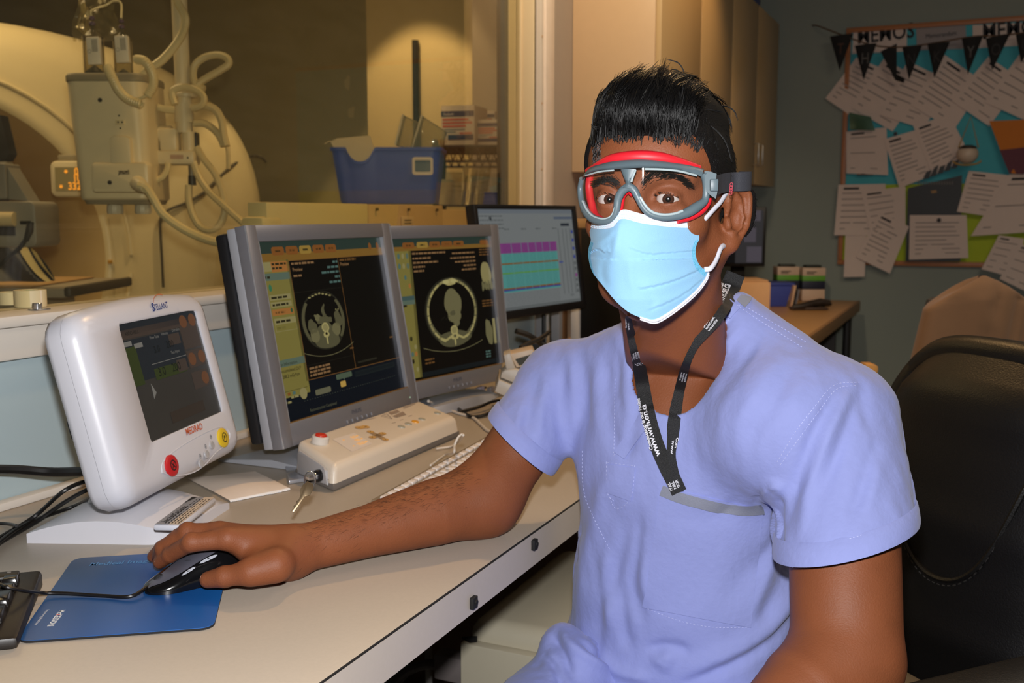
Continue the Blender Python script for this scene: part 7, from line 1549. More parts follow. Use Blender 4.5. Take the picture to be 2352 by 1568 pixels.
M_scr2 = mat('scrub_blue', (140, 149, 205), .8, var=.035, vscale=90, bump=.35, bscale=140, sheen=.15, spec=.25)
scrub = meshobj('scrub_top', pS, qS, M_scr2, person)
bvS = BVHTree.FromPolygons(pS.tolist(), qS.tolist())
def hitS(px, py, off=.0, bv=None):
    r = ray(px, py); r = r/np.linalg.norm(r); l_, n_, i_, d_ = (bv or bvS).ray_cast(V(CAM), V(r))
    if l_ is None: return None
    n_ = np.array(n_); n_ = n_ if n_@r < 0 else -n_
    return np.array(l_)+n_*off, n_
def dens(pts, step=8.0):
    P = spline([(x, y, 0) for x, y in pts], 10)[:, :2] if len(pts) > 2 else np.array(pts, float); s = np.concatenate([[0], np.cumsum(np.linalg.norm(np.diff(P, axis=0), axis=1))]); n = max(2, int(s[-1]/step)); t = np.linspace(0, s[-1], n)
    return np.stack([np.interp(t, s, P[:, 0]), np.interp(t, s, P[:, 1])], 1)
def stitches(mb, pts, m, bv=None, step=4.2, r=.00034):
    P = dens(pts, step)
    for i in range(0, len(P)-1, 2):
        a = hitS(*P[i], .0004, bv); b = hitS(*P[i+1], .0004, bv)
        if a and b and np.linalg.norm(a[0]-b[0]) < .012: mb.tube([a[0], (a[0]+b[0])/2, b[0]], r, m, 4, False)
M_st = mat('thread_pale', (186, 192, 232), .7); M_st2 = mat('thread_blue', (98, 108, 176), .7)
mb = MB()
for pts in ([(1700, 700), (1665, 745), (1610, 800), (1560, 850), (1520, 905), (1470, 985), (1425, 1045)], [(1690, 690), (1730, 715), (1790, 750), (1850, 785)], [(1692, 700), (1730, 727), (1790, 765), (1845, 800)],
            [(1965, 885), (1920, 895), (1880, 945), (1840, 1000), (1790, 1070)], [(1975, 878), (1915, 885), (1870, 935), (1825, 995), (1785, 1060)],
            [(1808, 1264), (1900, 1250), (2000, 1222), (2088, 1188)], [(1160, 980), (1185, 1030), (1225, 1072), (1283, 1095)],
            [(1338, 1035), (1340, 1120), (1360, 1180), (1400, 1260)], [(1393, 1060), (1395, 1130), (1410, 1150)], [(1395, 1075), (1455, 1080)], [(1395, 1062), (1458, 1070)], [(1458, 1068), (1450, 1140), (1415, 1168), (1393, 1120)],
            [(1518, 1130), (1505, 1230), (1490, 1320), (1479, 1394)], [(1479, 1394), (1560, 1425), (1640, 1440), (1725, 1440)], [(1752, 1180), (1742, 1260), (1728, 1350), (1722, 1435)],
            [(1413, 870), (1412, 960), (1410, 1040)], [(1410, 1045), (1460, 1010), (1500, 960)]):
    stitches(mb, pts, M_st)
absorb(scrub, mb)
def ribbon(mb, pts, wl, m, bv=None, off=.0012, step=6, wr=None, n=4, normal_off=True):
    P = dens(pts, step); T = np.gradient(P, axis=0); T /= np.linalg.norm(T, axis=1)[:, None]+1e-9; N = np.stack([-T[:, 1], T[:, 0]], 1); rows = []
    for i, (c, nn) in enumerate(zip(P, N)):
        w0 = wl if np.isscalar(wl) else np.interp(i/(len(P)-1), np.linspace(0, 1, len(wl)), wl); row = []
        for u in np.linspace(-.5, .5, n):
            h = hitS(*(c+nn*w0*u), off, bv)
            row.append(h[0] if h else None)
        if all(x is not None for x in row): rows.append(row)
    if len(rows) > 1: mb.grid(np.array(rows), m)
    return np.array(rows)
# folded sleeve hems
def hemband(f, c, n, ax, nm):
    u_ = np.cross(n, Uz); u_ /= np.linalg.norm(u_); v_ = np.cross(n, u_); A = np.linspace(0, 2*pi, 97)[:-1]; rows = []; dirs = np.cos(A)[:, None]*u_+np.sin(A)[:, None]*v_
    for t, o in ((-.024, .0008), (-.022, .0022), (-.012, .0026), (-.003, .0024), (.0012, .0012), (.0012, -.0045), (-.02, -.0055)):
        cc = c-ax*t*-1.0; P = onvol(cc, dirs, f, .16); rows.append(P+dirs*o)
    mb = MB(); mb.grid(np.array(rows), M_scr2, closev=True); return mb.build(nm, person, world=True, smooth=70)
def axpt(a, b, c, n): d = b-a; return a+d*(((c-a)@n)/(d@n))
M_grey = mat('trim_grey', (128, 132, 148), .55, var=.06, vscale=300, bump=.2, bscale=900)
# ---------------------------------------------------------------- body: head, neck, chest, arms, hand as one surface
fx = lambda px, py, h: onz(px, py, DZ+h)
ayw = np.array(MT.to_3x3() @ Vector((0, 1, 0))); axw = np.array(MT.to_3x3() @ Vector((1, 0, 0)))
I_ = [fx(523, 1237, .059), fx(439, 1246, .056), fx(392, 1273, .036), fx(367, 1291, .0225)]
Mi = [I_[0]+ayw*.021+Uz*.002, fx(430, 1222, .060), I_[2]+ayw*.019-axw*.001+Uz*.003, I_[3]+ayw*.017+axw*.006+Uz*.001]
Ri = [I_[0]+ayw*.041-Uz*.003, I_[1]+ayw*.040-Uz*.005+axw*.004, I_[2]+ayw*.041-Uz*.004+axw*.006, I_[3]+ayw*.040+axw*.008-Uz*.005]
Pi = [I_[0]+ayw*.058-Uz*.012+axw*.008, I_[1]+ayw*.059-Uz*.018+axw*.018, I_[2]+ayw*.058-Uz*.014+axw*.022, I_[3]+ayw*.056+axw*.024-Uz*.008]
Th = [fx(641, 1296, .034), fx(574, 1314, .030), fx(515, 1324, .0245), fx(478, 1331, .0195)]
FR = {'i': [.0125, .0102, .0090, .0076], 'm': [.0125, .0104, .0092, .0078], 'r': [.0120, .0098, .0086, .0074], 'p': [.0110, .0086, .0076, .0066], 't': [.0150, .0128, .0120, .0094]}
def hand(P):
    d = chain(P, [WRr, WRr*.55+I_[0]*.45, I_[0]], [.0255, .0195, .0130], .004)
    for J, r1 in ((Mi, .0128), (Ri, .0122), (Pi, .0112)): d = smin(d, chain(P, [WRr+ayw*.004, WRr*.5+J[0]*.5, J[0]], [.0240, .0165, r1]), .014)
    d = smin(d, chain(P, [WRr-ayw*.008-Uz*.002, Th[0]-axw*.004, Th[1]], [.0220, .0172, .0138], .010), .020)
    d = smin(d, cap(P, I_[0]*.6+WRr*.4-Uz*.010, Th[1]*.7+Th[0]*.3, .012, .012), .014)
    for J, k in ((I_, 'i'), (Mi, 'm'), (Ri, 'r'), (Pi, 'p')):
        r = FR[k]; e = smin(smin(cap(P, J[0], J[1], r[0]-.001, r[1]), cap(P, J[1], J[2], r[1]*.97, r[2]), .004), cap(P, J[2], J[3], r[2]*.98, r[3]), .003)
        e = smin(e, np.linalg.norm(P-(J[1]+Uz*.0022).astype(np.float32), axis=1)-r[1]*.93, .003)
        d = smin(d, e, .0045)
    r = FR['t']; e = smin(cap(P, Th[1], Th[2], r[1], r[2]*.93), cap(P, Th[2], Th[3], r[2], r[3]), .003)
    d = smin(d, e, .007)
    return d
def ell_l(q, c, r): return ell(q, c, r)
eyeL = np.array([.0318, -.0740, 0.0]); EYR = .0121
phi = radians(30); e1 = np.array([sin(phi), cos(phi), 0]); en_ = np.array([cos(phi), -sin(phi), 0])
def earp(a, b, c=0.0): return np.array([.0705, .004, -.016])+e1*a+np.array([0, 0, b])+en_*c
def head(q):
    ax_ = np.abs(q[:, 0]); m = q.copy(); m[:, 0] = ax_
    d = ell(q, (0, .008, .030), (.0725, .096, .080))
    d = smin(d, ell(q, (0, -.030, .045), (.063, .054, .052)), .03)
    d = smin(d, ell(q, (0, -.026, -.035), (.0560, .060, .082)), .03)
    d = smin(d, ell(q, (0, -.028, -.082), (.044, .050, .034)), .03)
    d = smin(d, cap(q, (0, -.066, -.104), (0, -.060, -.108), .019, .019), .02)
    d = smin(d, cap(m, (.053, .006, -.050), (.034, -.042, -.092), .017, .015), .025)
    d = smin(d, ell(m, (.043, -.052, -.028), (.022, .022, .017)), .02)
    d = smin(d, cap(m, (.012, -.0855, .0185), (.048, -.0670, .0235), .0085, .0085), .014)
    d = smax(d, -ell(m, (.0330, -.0930, .002), (.021, .018, .0125)), .014)
    d = smin(d, np.linalg.norm(m-eyeL.astype(np.float32), axis=1)-.0140, .005)
    d = smin(d, cap(m, (.016, -.080, -.013), (.044, -.072, -.013), .006, .006), .008)
    d = smin(d, cap(q, (0, -.086, .010), (0, -.1085, -.038), .0085, .0110), .013)
    d = smin(d, cap(m, (.006, -.100, -.044), (.0125, -.096, -.046), .0085, .0075), .008)
    ex_ = m[:, 0]-.0318; R_ = .0215
    al = np.maximum(np.sqrt(ex_**2+(q[:, 2]-(R_-.0040)+ex_*.05)**2)-R_, np.sqrt(ex_**2+(q[:, 2]+(R_-.0048)+ex_*.05)**2)-R_)
    al = np.maximum(al, q[:, 1]+.0690)
    d = smax(d, -al, .0012)
    # ears
    f32 = np.float32; mm = m
    pl = mm-earp(.016, 0).astype(f32); u = np.stack([pl@e1.astype(f32), pl[:, 2], pl@en_.astype(f32)], 1)
    ear = ell(u, (0, .002, -.001), (.0165, .031, .0042))
    hx = [earp(*v) for v in ((.004, .003, .001), (.001, .014, .003), (.004, .025, .003), (.013, .0325, .003), (.024, .030, .004), (.0315, .020, .004), (.0325, .004, .004), (.029, -.012, .004), (.020, -.024, .003), (.011, -.032, .002))]
    ear = smin(ear, chain(mm, hx, [.0032, .0042, .0045, .0045, .0045, .0046, .0042, .0040, .0042, .0065]), .003)
    ear = smin(ear, chain(mm, [earp(.012, .023, .003), earp(.021, .013, .004), earp(.0225, .0, .005), earp(.017, -.013, .005), earp(.009, -.018, .004)], [.0028, .0035, .0038, .0036, .0038]), .003)
    ear = smax(ear, -ell(u, (-.005, -.004, .007), (.0085, .013, .0085)), .003)
    ear = smax(ear, -ell(u, (.0085, .012, .0065), (.0032, .014, .0035)), .003)
    ear = smin(ear, cap(mm, earp(.001, -.006, .003), earp(.002, -.012, .004), .0042, .0040), .003)
    ear = smin(ear, cap(mm, earp(.006, -.030, 0), earp(.009, -.027, 0), .0070, .0075), .006)
    d = smin(d, ear, .005)
    return d
neckT = hw(0, .022, -.055)
def body(P):
    d = shirt_out(P)+SKO
    l, z, b = torso_lz(P)
    d0b = d
    arms_cut = np.maximum(l-.155, -l-.130); d = np.maximum(d, arms_cut)
    d = np.maximum(d, .56-z)
    q = (P-HO.astype(np.float32))@HM
    hd = np.where(np.linalg.norm(q, axis=1) < .24, head(q), np.linalg.norm(q, axis=1)-.10)
    nk = cap(P, NKb-Uz*.03, neckT, .061, .058)
    nk = smin(nk, cap(P, hw(.058, .012, -.052), NKb+tf*.055-Uz*.015, .013, .011), .02); nk = smin(nk, cap(P, hw(-.058, .012, -.052), NKb+tf*.050-Uz*.015, .013, .011), .02)
    nk = smin(nk, cap(P, hw(0, -.030, -.105), NKb+tf*.050+Uz*.01, .018, .016), .02)
    so = shirt_out(P)+.0065
    nk = smax(nk, so-np.clip((P[:, 2]-.965)*2.2, 0, .2), .012)
    hd = smin(hd, nk, .018); d = smin(d, hd, .015)
    ch = smin(cap(P, NKb+tf*.068-Uz*.032-tl_v*.012, nkR+tf*.03, .010, .009), cap(P, NKb+tf*.068-Uz*.032+tl_v*.012, nkL+tf*.03, .010, .009), .01)
    d = smin(d, smax(ch, so, .006), .012)
    m_ = ELr+(WRr-ELr)*.28
    ra = smin(cap(P, SRj, ELr-Uz*.003, .048, .0435), chain(P, [ELr-Uz*.003, m_-Uz*.002, ELr+(WRr-ELr)*.62-Uz*.002, WRr], [.0455, .0420, .0315, .0262]), .03)
    ra = smin(ra, hand(P), .012)
    m2 = ELl+(WRl-ELl)*.3
    la = smin(cap(P, SLj, ELl, .055, .052), chain(P, [ELl, m2, WRl], [.053, .053, .030]), .03)
    la = smin(la, cap(P, SLj+(ELl-SLj)*.45+tf*.003, SLj+(ELl-SLj)*.75+tf*.004, .052, .050), .03)
    lh = ell(P, WRl+(WRl-ELl)*.35, (.045, .075, .022)); la = smin(la, lh, .03)
    return np.minimum(np.minimum(d, ra), la)
lo = np.array([-.90, .55, .52]); hi = np.array([.12, 1.42, 1.33])
def body_lo(P): return body(P)
pB, qB = polygonize(body_lo, lo, hi, .0021)
pB = relax(pB, qB, 1, .35)
def skinmat(name, col, sat=1.0):
    m = mat(name, col, .56, var=.14, vscale=30, bump=.22, bscale=520, sss=.06, spec=.34); return m
M_skin = skinmat('skin_brown', (128, 73, 44))
M_palm = skinmat('skin_rosy', (196, 128, 104))
fc = pB[qB].mean(1)
bodyo = meshobj('body', pB, qB, M_skin, person)
bvB = BVHTree.FromPolygons(pB.tolist(), qB.tolist())
# fingernails
def nail(c, d, up, L, W, name='fingernail'):
    d = d/np.linalg.norm(d); up = up-d*(up@d); up /= np.linalg.norm(up); s = np.cross(d, up); P = []
    for i in range(9):
        u = -1+2*i/8; w_ = W*(1-.35*abs(u)**3 if u > 0 else 1-.5*abs(u)**3.5); P.append([c+d*u*L+s*w_*v+up*(-.0022*v*v-.0006*u*u) for v in np.linspace(-1, 1, 7)])
    mb = MB(); mb.grid(P, mat('nail_pink', (216, 168, 152), .3, var=.03, coat=.2)); return mb.build(name, person, world=True, smooth=80)
vw = CAM-Th[3]; vw /= np.linalg.norm(vw)
nail(Th[3]+vw*.0097*.72+Uz*.0052+(Th[3]-Th[2])*.10, Th[3]-Th[2], vw*.8+Uz*.6, .0078, .0068)
nail(I_[3]+Uz*.0064+vw*.001-axw*.003, I_[3]-I_[2], Uz*.85-axw*.35+ayw*.2, .0055, .0050)
# eyes
M_scl = mat('eye_white', (196, 186, 178), .18, var=.04, vscale=300, coat=.6); M_iris = mat('iris_brown', (58, 32, 22), .2, var=.3, vscale=800, coat=.8); M_pup = mat('pupil_black', (6, 5, 5), .1, coat=.8); M_pink = mat('eye_pink', (190, 130, 120), .3, coat=.4)
for s in (1, -1):
    c = hw(eyeL[0]*s, eyeL[1], 0); g = CAM-c; g /= np.linalg.norm(g); sx_ = np.cross(g, Uz); sx_ /= np.linalg.norm(sx_); su_ = np.cross(sx_, g)
    th_ = np.concatenate([[0.001], np.linspace(.05, .52, 14), [.54, .60], np.linspace(.7, pi-.01, 22)]); P = [[c+EYR*(cos(t)*g*(1.03 if t < .5 else 1)+sin(t)*(cos(a)*sx_+sin(a)*su_)) for a in np.linspace(0, 2*pi, 37)[:-1]] for t in th_]
    mb = MB(); P = np.array(P); n = 36
    for i in range(len(th_)-1): mb.add(np.concatenate([P[i], P[i+1]]), [(k, (k+1) % n, n+(k+1) % n, n+k) for k in range(n)], M_pup if th_[i] < .20 else (M_iris if th_[i] < .52 else M_scl))
    mb.build('eye', person, world=True, smooth=80)
    mb = MB(); ic = c+g*EYR*.55-s*hl*.0098-Uz*.002; mb.lathe([(.0001, .0022), (.0018, .0014), (.0024, 0)], M_pink, 12, M=Matrix.Translation(V(ic)) @ V(g).to_track_quat('Z', 'Y').to_matrix().to_4x4()); mb.build('tear_duct', person, world=True)
# ---------------------------------------------------------------- hair
M_hair = mat('hair_black', (11, 10, 10), .42, var=.3, vscale=200, spec=.30); M_hgrey = mat('hair_grey', (84, 82, 82), .45, var=.3, vscale=300); M_cap = mat('hair_short', (15, 12, 11), .7, var=.4, vscale=500, bump=.8, bscale=1100, spec=.15)
def pomp(q):
    d = ell(q, (.002, -.016, .082), (.0625, .080, .041)); d = smin(d, ell(q, (.004, -.034, .090), (.052, .048, .039)), .02)
    d = smin(d, ell(q, (.002, .028, .076), (.060, .066, .040)), .03)
    return d
def capsdf(q):
    d = head(q)-.0042
    m = np.abs(q[:, 0]); 
    line = np.maximum(.066-.55*np.maximum(0, m-.03)-q[:, 2], -1)     # above the hairline
    # front of the hairline stays skin; behind it short hair
    front = (-(q[:, 1])-.030-.9*np.clip(q[:, 2]-.0, -.05, .07)*0.55)
    reg = np.maximum(front*.8, -.004-(q[:, 2]-.020+.0*m))            # sides: above ear level and behind temple
    back = np.maximum(-(q[:, 1]-.030), -.10-q[:, 2]+.05)
    side = np.minimum(reg, back)
    d = np.maximum(d, side)
    return np.maximum(d, -(head(q)+.004))
def hairvol(q): return smin(capsdf(q), np.maximum(pomp(q), -(q[:, 2]-.058)), .006)
pH, qH = polygonize(lambda P: hairvol((P-HO.astype(np.float32))@HM), HO-np.array([.16, .16, .12]), HO+np.array([.16, .16, .18]), .0022)
pH = relax(pH, qH, 2, .5)
hairo = meshobj('hair', pH, qH, M_cap, person)
def strands(name, paths, r0, m, parent, seg=3, taper=True):
    vs = []; fs = []; o = 0
    for P in paths:
        P = np.asarray(P); n = len(P); T = np.gradient(P, axis=0); T /= np.linalg.norm(T, axis=1)[:, None]+1e-12; ref = np.array([.3, .5, .81]); N = np.cross(T, ref); N /= np.linalg.norm(N, axis=1)[:, None]+1e-12; B = np.cross(T, N)
        rr = r0*(1-.75*np.linspace(0, 1, n)**2)[:, None] if taper else np.full((n, 1), r0)
        for k in range(seg): a = 2*pi*k/seg; vs.append(P+rr*(cos(a)*N+sin(a)*B))
        i = np.arange(n-1)
        for k in range(seg): k2 = (k+1) % seg; fs.append(np.stack([o+k*n+i, o+k2*n+i, o+k2*n+i+1, o+k*n+i+1], 1))
        o += seg*n
    return meshobj(name, np.concatenate(vs), np.concatenate(fs), m, parent)
def onvol(c, dirs, f, r1=.20):
    lo_ = np.zeros(len(dirs)); hi_ = np.full(len(dirs), r1)
    for _ in range(22): mid = (lo_+hi_)/2; ins_ = f((c+dirs*mid[:, None]).astype(np.float32)) < 0; lo_ = np.where(ins_, mid, lo_); hi_ = np.where(ins_, hi_, mid)
    return c+dirs*lo_[:, None]
paths = []; R_ = random.Random(3)
hv2 = lambda z: smin(pomp(z), head(z)-.003, .01)
for k in range(230):
    x0c = R_.uniform(-.064, .064); front = R_.random() < .5; t0c = R_.uniform(-.12, .20) if front else R_.uniform(-.05, 2.1); spanc = R_.uniform(.5, 1.2); driftc = R_.uniform(-.004, .026)
    liftc = .0008+.0055*R_.random()**2; curl = (.003+.008*R_.random()**2)*(1.0 if R_.random() < .35 else .15); ph = R_.uniform(0, 6.28)
    if x0c < -.025 and front: liftc += .004*R_.random(); curl *= 1.8
    for j in range(R_.randrange(6, 11)):
        x0 = x0c+R_.gauss(0, .0022); t0 = t0c+R_.gauss(0, .05); n = 11; s_ = np.linspace(0, 1, n); th_ = t0+s_*min(spanc*R_.uniform(.85, 1.1), 3.0-t0)
        xx = x0*(1-.12*s_)+driftc*s_**1.4; c = np.stack([xx*.55, np.full(n, .0), np.full(n, .058)], 1); dirs = np.stack([xx*5.0, -np.cos(th_), np.sin(th_)*.9+.12], 1); dirs /= np.linalg.norm(dirs, axis=1)[:, None]
        q = onvol(c, dirs, hv2); lift = liftc*np.minimum(1, s_*3+.15)+curl*s_**4*R_.uniform(.6, 1.2); q = q+dirs*lift[:, None]; q[:, 0] += .0022*np.sin(6*s_+ph)*s_; q[:, 2] += .0010*np.sin(9*s_+ph)*s_
        q = q+np.random.default_rng(k*13+j).normal(0, .0005, 3)
        paths.append(HO+q@HM.T)
hemband(lambda z: sleeves(z)[0], axpt(SRj, HEMr, HRp, hemRn), hemRn, axR, 'sleeve_hem'); hemband(lambda z: sleeves(z)[1], axpt(SLj, HEMl, HLp, hemLn), hemLn, axL, 'sleeve_hem')
# loose locks
for px_pts, d_ in (([(1572, 190), (1570, 165), (1557, 145), (1533, 137)], 1.13), ([(1568, 188), (1563, 168), (1548, 160), (1538, 163)], 1.13), ([(1645, 245), (1668, 244), (1686, 256), (1694, 277)], 1.12), ([(1540, 285), (1580, 262), (1620, 252), (1660, 258)], 1.045), ([(1560, 282), (1620, 284), (1662, 320), (1680, 372)], 1.05), ([(1455, 192), (1452, 184), (1458, 178), (1468, 182)], 1.06), ([(1425, 215), (1420, 205), (1428, 200), (1440, 203)], 1.06), ([(1378, 292), (1362, 290), (1358, 287), (1370, 300)], 1.06), ([(1385, 270), (1380, 250), (1388, 235), (1400, 228)], 1.06), ([(1400, 235), (1398, 222), (1405, 216), (1416, 218)], 1.06), ([(1415, 205), (1440, 192), (1470, 184), (1500, 180)], 1.07)):
    P3 = spline([atd(a, b, d_) for a, b in px_pts], 6)
    for j in range(4): paths.append(P3+np.random.default_rng(j).normal(0, .0007, 3)*np.linspace(.3, 1, len(P3))[:, None])
strands('top_strands', paths, .00055, M_hair, hairo)
# short side hair following the cap, brows, lashes and forearm hair
def on_body(px, py): r = ray(px, py); r /= np.linalg.norm(r); l_, n_, i_, d_ = bvB.ray_cast(V(CAM), V(r)); return (np.array(l_), np.array(n_)) if l_ is not None else None
paths = []; vv = (pH-HO)@HM; nH = vnormals(pH, qH); cand = np.where((vv[:, 2] < .085))[0]
for i in np.random.default_rng(5).choice(cand, 2600):
    p0 = pH[i]-nH[i]*.002; dn = -Uz*.7+hb*.5; paths.append(np.array([p0, p0+nH[i]*.0025+dn*.002, p0+nH[i]*.0036+dn*.006]))
strands('side_hair', paths, .00028, M_hair, hairo)
paths = []; pg_ = []
for k in range(160):
    px = R_.uniform(1364, 1382); py = R_.uniform(322, 372); h = on_body(px, py)
    if h: p0, n0_ = h; (pg_ if k % 2 else paths).append(np.array([p0, p0+n0_*.002-Uz*.003, p0+n0_*.0022-Uz*.008+hb*.003]))
for k in range(520):   # front hairline wisps rising into the crest
    s = R_.random(); px = 1370+275*s; py = 326-16*math.exp(-((s-.42)/.10)**2)+60*max(0, s-.60)+R_.uniform(-12, 6)+6*sin(40*s); h = on_body(px, py)
    if h: p0, n0_ = h; L_ = R_.uniform(.006, .018); paths.append(np.array([p0, p0+n0_*.0015+Uz*L_*.45+hl*.002*R_.uniform(-1, 1), p0+n0_*.002+Uz*L_+hb*L_*.2+hl*.004*R_.uniform(-1, 1)]))
strands('hairline_wisps', paths, .00032, M_hair, hairo)
if pg_: strands('grey_sideburn', pg_, .00028, M_hgrey, hairo)
paths = []
for (a, b, n, up) in (([(1473, 423), (1488, 408), (1510, 404), (1540, 404), (1565, 412), (1582, 426)], 0, 330, 1), ([(1424, 428), (1412, 418), (1396, 415), (1380, 416), (1366, 424)], 0, 210, -1)):
    C_ = dens(a, 2)
    for k in range(n):
        j = R_.randrange(len(C_)-1); t_ = C_[min(j+1, len(C_)-1)]-C_[j]; px, py = C_[j]+np.array([R_.gauss(0, 2), R_.gauss(0, 6.0*(1-.5*j/len(C_)))]); h = on_body(px, py)
        if h: p0, n0_ = h; dr = hl*up*(.55+.4*j/len(C_))+Uz*(.75-1.1*j/len(C_)); dr /= np.linalg.norm(dr); paths.append(np.array([p0-n0_*.0005, p0+n0_*.0012+dr*.003, p0+n0_*.0014+dr*.0075]))
strands('eyebrows', paths, .00030, M_hair, person)
paths = []
for s, cx in ((1, 1532), (-1, 1393)):
    for k in range(34):
        u = R_.uniform(-1, 1); up_ = True; c = hw(eyeL[0]*s+u*.0135, 0, (.0058*(1-u*u)+.0004) if up_ else -(.0050*(1-u*u))); yy = eyeL[1]-sqrt(max(1e-6, .0139**2-(u*.0135)**2-(.0055*(1-u*u))**2)); c = c+hb*yy; paths.append(np.array([c, c+ff*.0022+Uz*.0004, c+ff*.0040+Uz*.0018+hl*s*u*.002]))
strands('eyelashes', paths, .00022, M_hair, person)
paths = []
for k in range(650):
    s = R_.random()**.8; a = np.array([690, 1212])+(np.array([1075, 1068])-np.array([690, 1212]))*s; px = a[0]+R_.gauss(6, 14); py = a[1]+abs(R_.gauss(0, 30)); h = on_body(px, py)
    if h: p0, n0_ = h; dr = -axw*0+(WRr-ELr)/np.linalg.norm(WRr-ELr)*.8+Uz*R_.uniform(-.5, .2)+Fh*R_.uniform(-.3, .3); paths.append(np.array([p0, p0+n0_*.0015+dr*.004, p0+n0_*.0020+dr*.010]))
strands('arm_hair', paths, .00010, mat('hair_brown', (52, 33, 24), .6), person)
# ---------------------------------------------------------------- trousers
KNr = S_(.50)+tf*.46-tl_v*.125-Uz*.01; KNl = S_(.50)+tf*.47+tl_v*.13-Uz*.02; HPr = S_(.50)-tl_v*.085; HPl = S_(.50)+tl_v*.085
FTr = KNr+tf*.06-Uz*(KNr[2]-.09); FTl = KNl+tf*.04-Uz*(KNl[2]-.09)
lapR = onz(1262, 1470, .60)
def trouser(P):
    d = ell(P, S_(.51), (.172, .138, .095), TRm)
    d = smin(d, chain(P, [HPr, HPr+(KNr-HPr)*.5, KNr], [.098, .090, .074]), .03); d = smin(d, chain(P, [HPl, HPl+(KNl-HPl)*.5, KNl], [.098, .090, .074]), .03)
    d = smin(d, chain(P, [KNr, FTr], [.074, .065]), .03); d = smin(d, chain(P, [KNl, FTl], [.074, .065]), .03)
    for a, r, g_ in (((1292, 1480), .028, 1.36), ((1330, 1515), .028, 1.32)): d = smin(d, np.linalg.norm(P-atd(*a, g_).astype(np.float32), axis=1)-r, .03)
    return np.maximum(d, .10-P[:, 2])
ct_ = S_(.35)+tf*.15
pT, qT = polygonize(trouser, ct_-np.array([.52, .52, .30]), ct_+np.array([.52, .45, .36]), .0034)
pT = relax(pT, qT, 2, .4); nT = vnormals(pT, qT)
pT = pT+fold_field(pT, nT, [([(1265, 1450), (1290, 1500), (1320, 1560)], 12, -5), ([(1290, 1440), (1310, 1480), (1400, 1540), (1450, 1590)], 13, 5), ([(1262, 1490), (1262, 1530), (1290, 1565)], 14, 4), ([(1250, 1500), (1275, 1540), (1300, 1590)], 10, -5), ([(1330, 1470), (1400, 1520), (1470, 1580)], 10, -5)], .003, 14)
meshobj('trousers', pT, qT, mat('scrub_trouser_blue', (138, 147, 204), .8, var=.035, vscale=90, bump=.35, bscale=140, sheen=.15, spec=.25), person)
for s, f_ in ((-1, FTr), (1, FTl)):
    mb = MB(); o = f_-Uz*f_[2]; P = []
    for i in range(13):
        u = i/12; w_ = .045*sqrt(max(.02, 1-abs(2*u-1)**3)); c = o+tf*(-.07+.25*u); h = .075-.045*u if u > .25 else .075
        P.append([c+tl_v*w_*cos(a)+Uz*max(.002, h*.5+h*.5*sin(a)) for a in np.linspace(0, 2*pi, 17)[:-1]])
    mb.grid(np.array(P), mat('shoe_dark', (40, 40, 46), .6), closev=True); mb.build('shoe', person, world=True, smooth=70)
# ---------------------------------------------------------------- pocket with grey band, small pocket, collar band
def patch(name, tl, tr, br, bl, m, off, nu=14, nv=16, th=.0014):
    P = []
    for j in range(nv+1):
        v = j/nv; row = []
        for i in range(nu+1):
            u = i/nu; q = (np.array(tl)*(1-u)+np.array(tr)*u)*(1-v)+(np.array(bl)*(1-u)+np.array(br)*u)*v; h = hitS(*q, off); row.append(h[0] if h else None)
        P.append(row)
    P = [[x if x is not None else r[0] for x in r] for r in P]; P = np.array(P); mb = MB(); mb.grid(P, m)
    bd_ = np.concatenate([P[0], P[1:, -1], P[-1, ::-1][1:], P[::-1, 0][1:-1]]); vd = (bd_-CAM)/np.linalg.norm(bd_-CAM, axis=1)[:, None]; mb.grid(np.array([bd_, bd_+vd*(off+.0005)]), m, closev=True)
    return mb.build(name, person, world=True, smooth=70)
patch('chest_pocket', (1521, 1118), (1752, 1168), (1724, 1440), (1478, 1394), M_scr2, .0022)
mb = MB(); ribbon(mb, [(1521, 1124), (1570, 1143), (1640, 1160), (1700, 1168), (1753, 1165)], 24, M_grey, off=.0038, step=5); mb.build('pocket_band', person, world=True, smooth=70)
patch('pen_pocket', (1396, 1066), (1460, 1074), (1450, 1150), (1394, 1130), M_scr2, .0018, 8, 8)
bvN = BVHTree.FromPolygons(np.concatenate([pS, pB]).tolist(), np.concatenate([qS, qB+len(pS)]).tolist())
# overlapping neck facing along the V
mb = MB(); ribbon(mb, [(1447, 736), (1470, 795), (1490, 850), (1508, 900)], 13, M_scr2, off=.0026, step=5); ribbon(mb, [(1688, 700), (1640, 752), (1580, 815), (1540, 870), (1500, 935), (1450, 1010), (1424, 1046)], 30, M_scr2, off=.0028, step=5); mb.build('neck_facing', person, world=True, smooth=70)
mb = MB(); ribbon(mb, [(1700, 640), (1712, 662), (1712, 684), (1700, 700)], 26, M_grey, off=.0022, step=4)
rows = []
for a in np.linspace(.15, pi-.15, 16):
    c = NKb+np.array([0, 0, .036]); dirv = tl_v*cos(a)-tf*sin(a); rows.append([c+dirv*.070+Uz*-.020, c+dirv*.069+Uz*.004])
mb.grid(rows, M_grey); mb.build('collar_band', person, world=True, smooth=70)
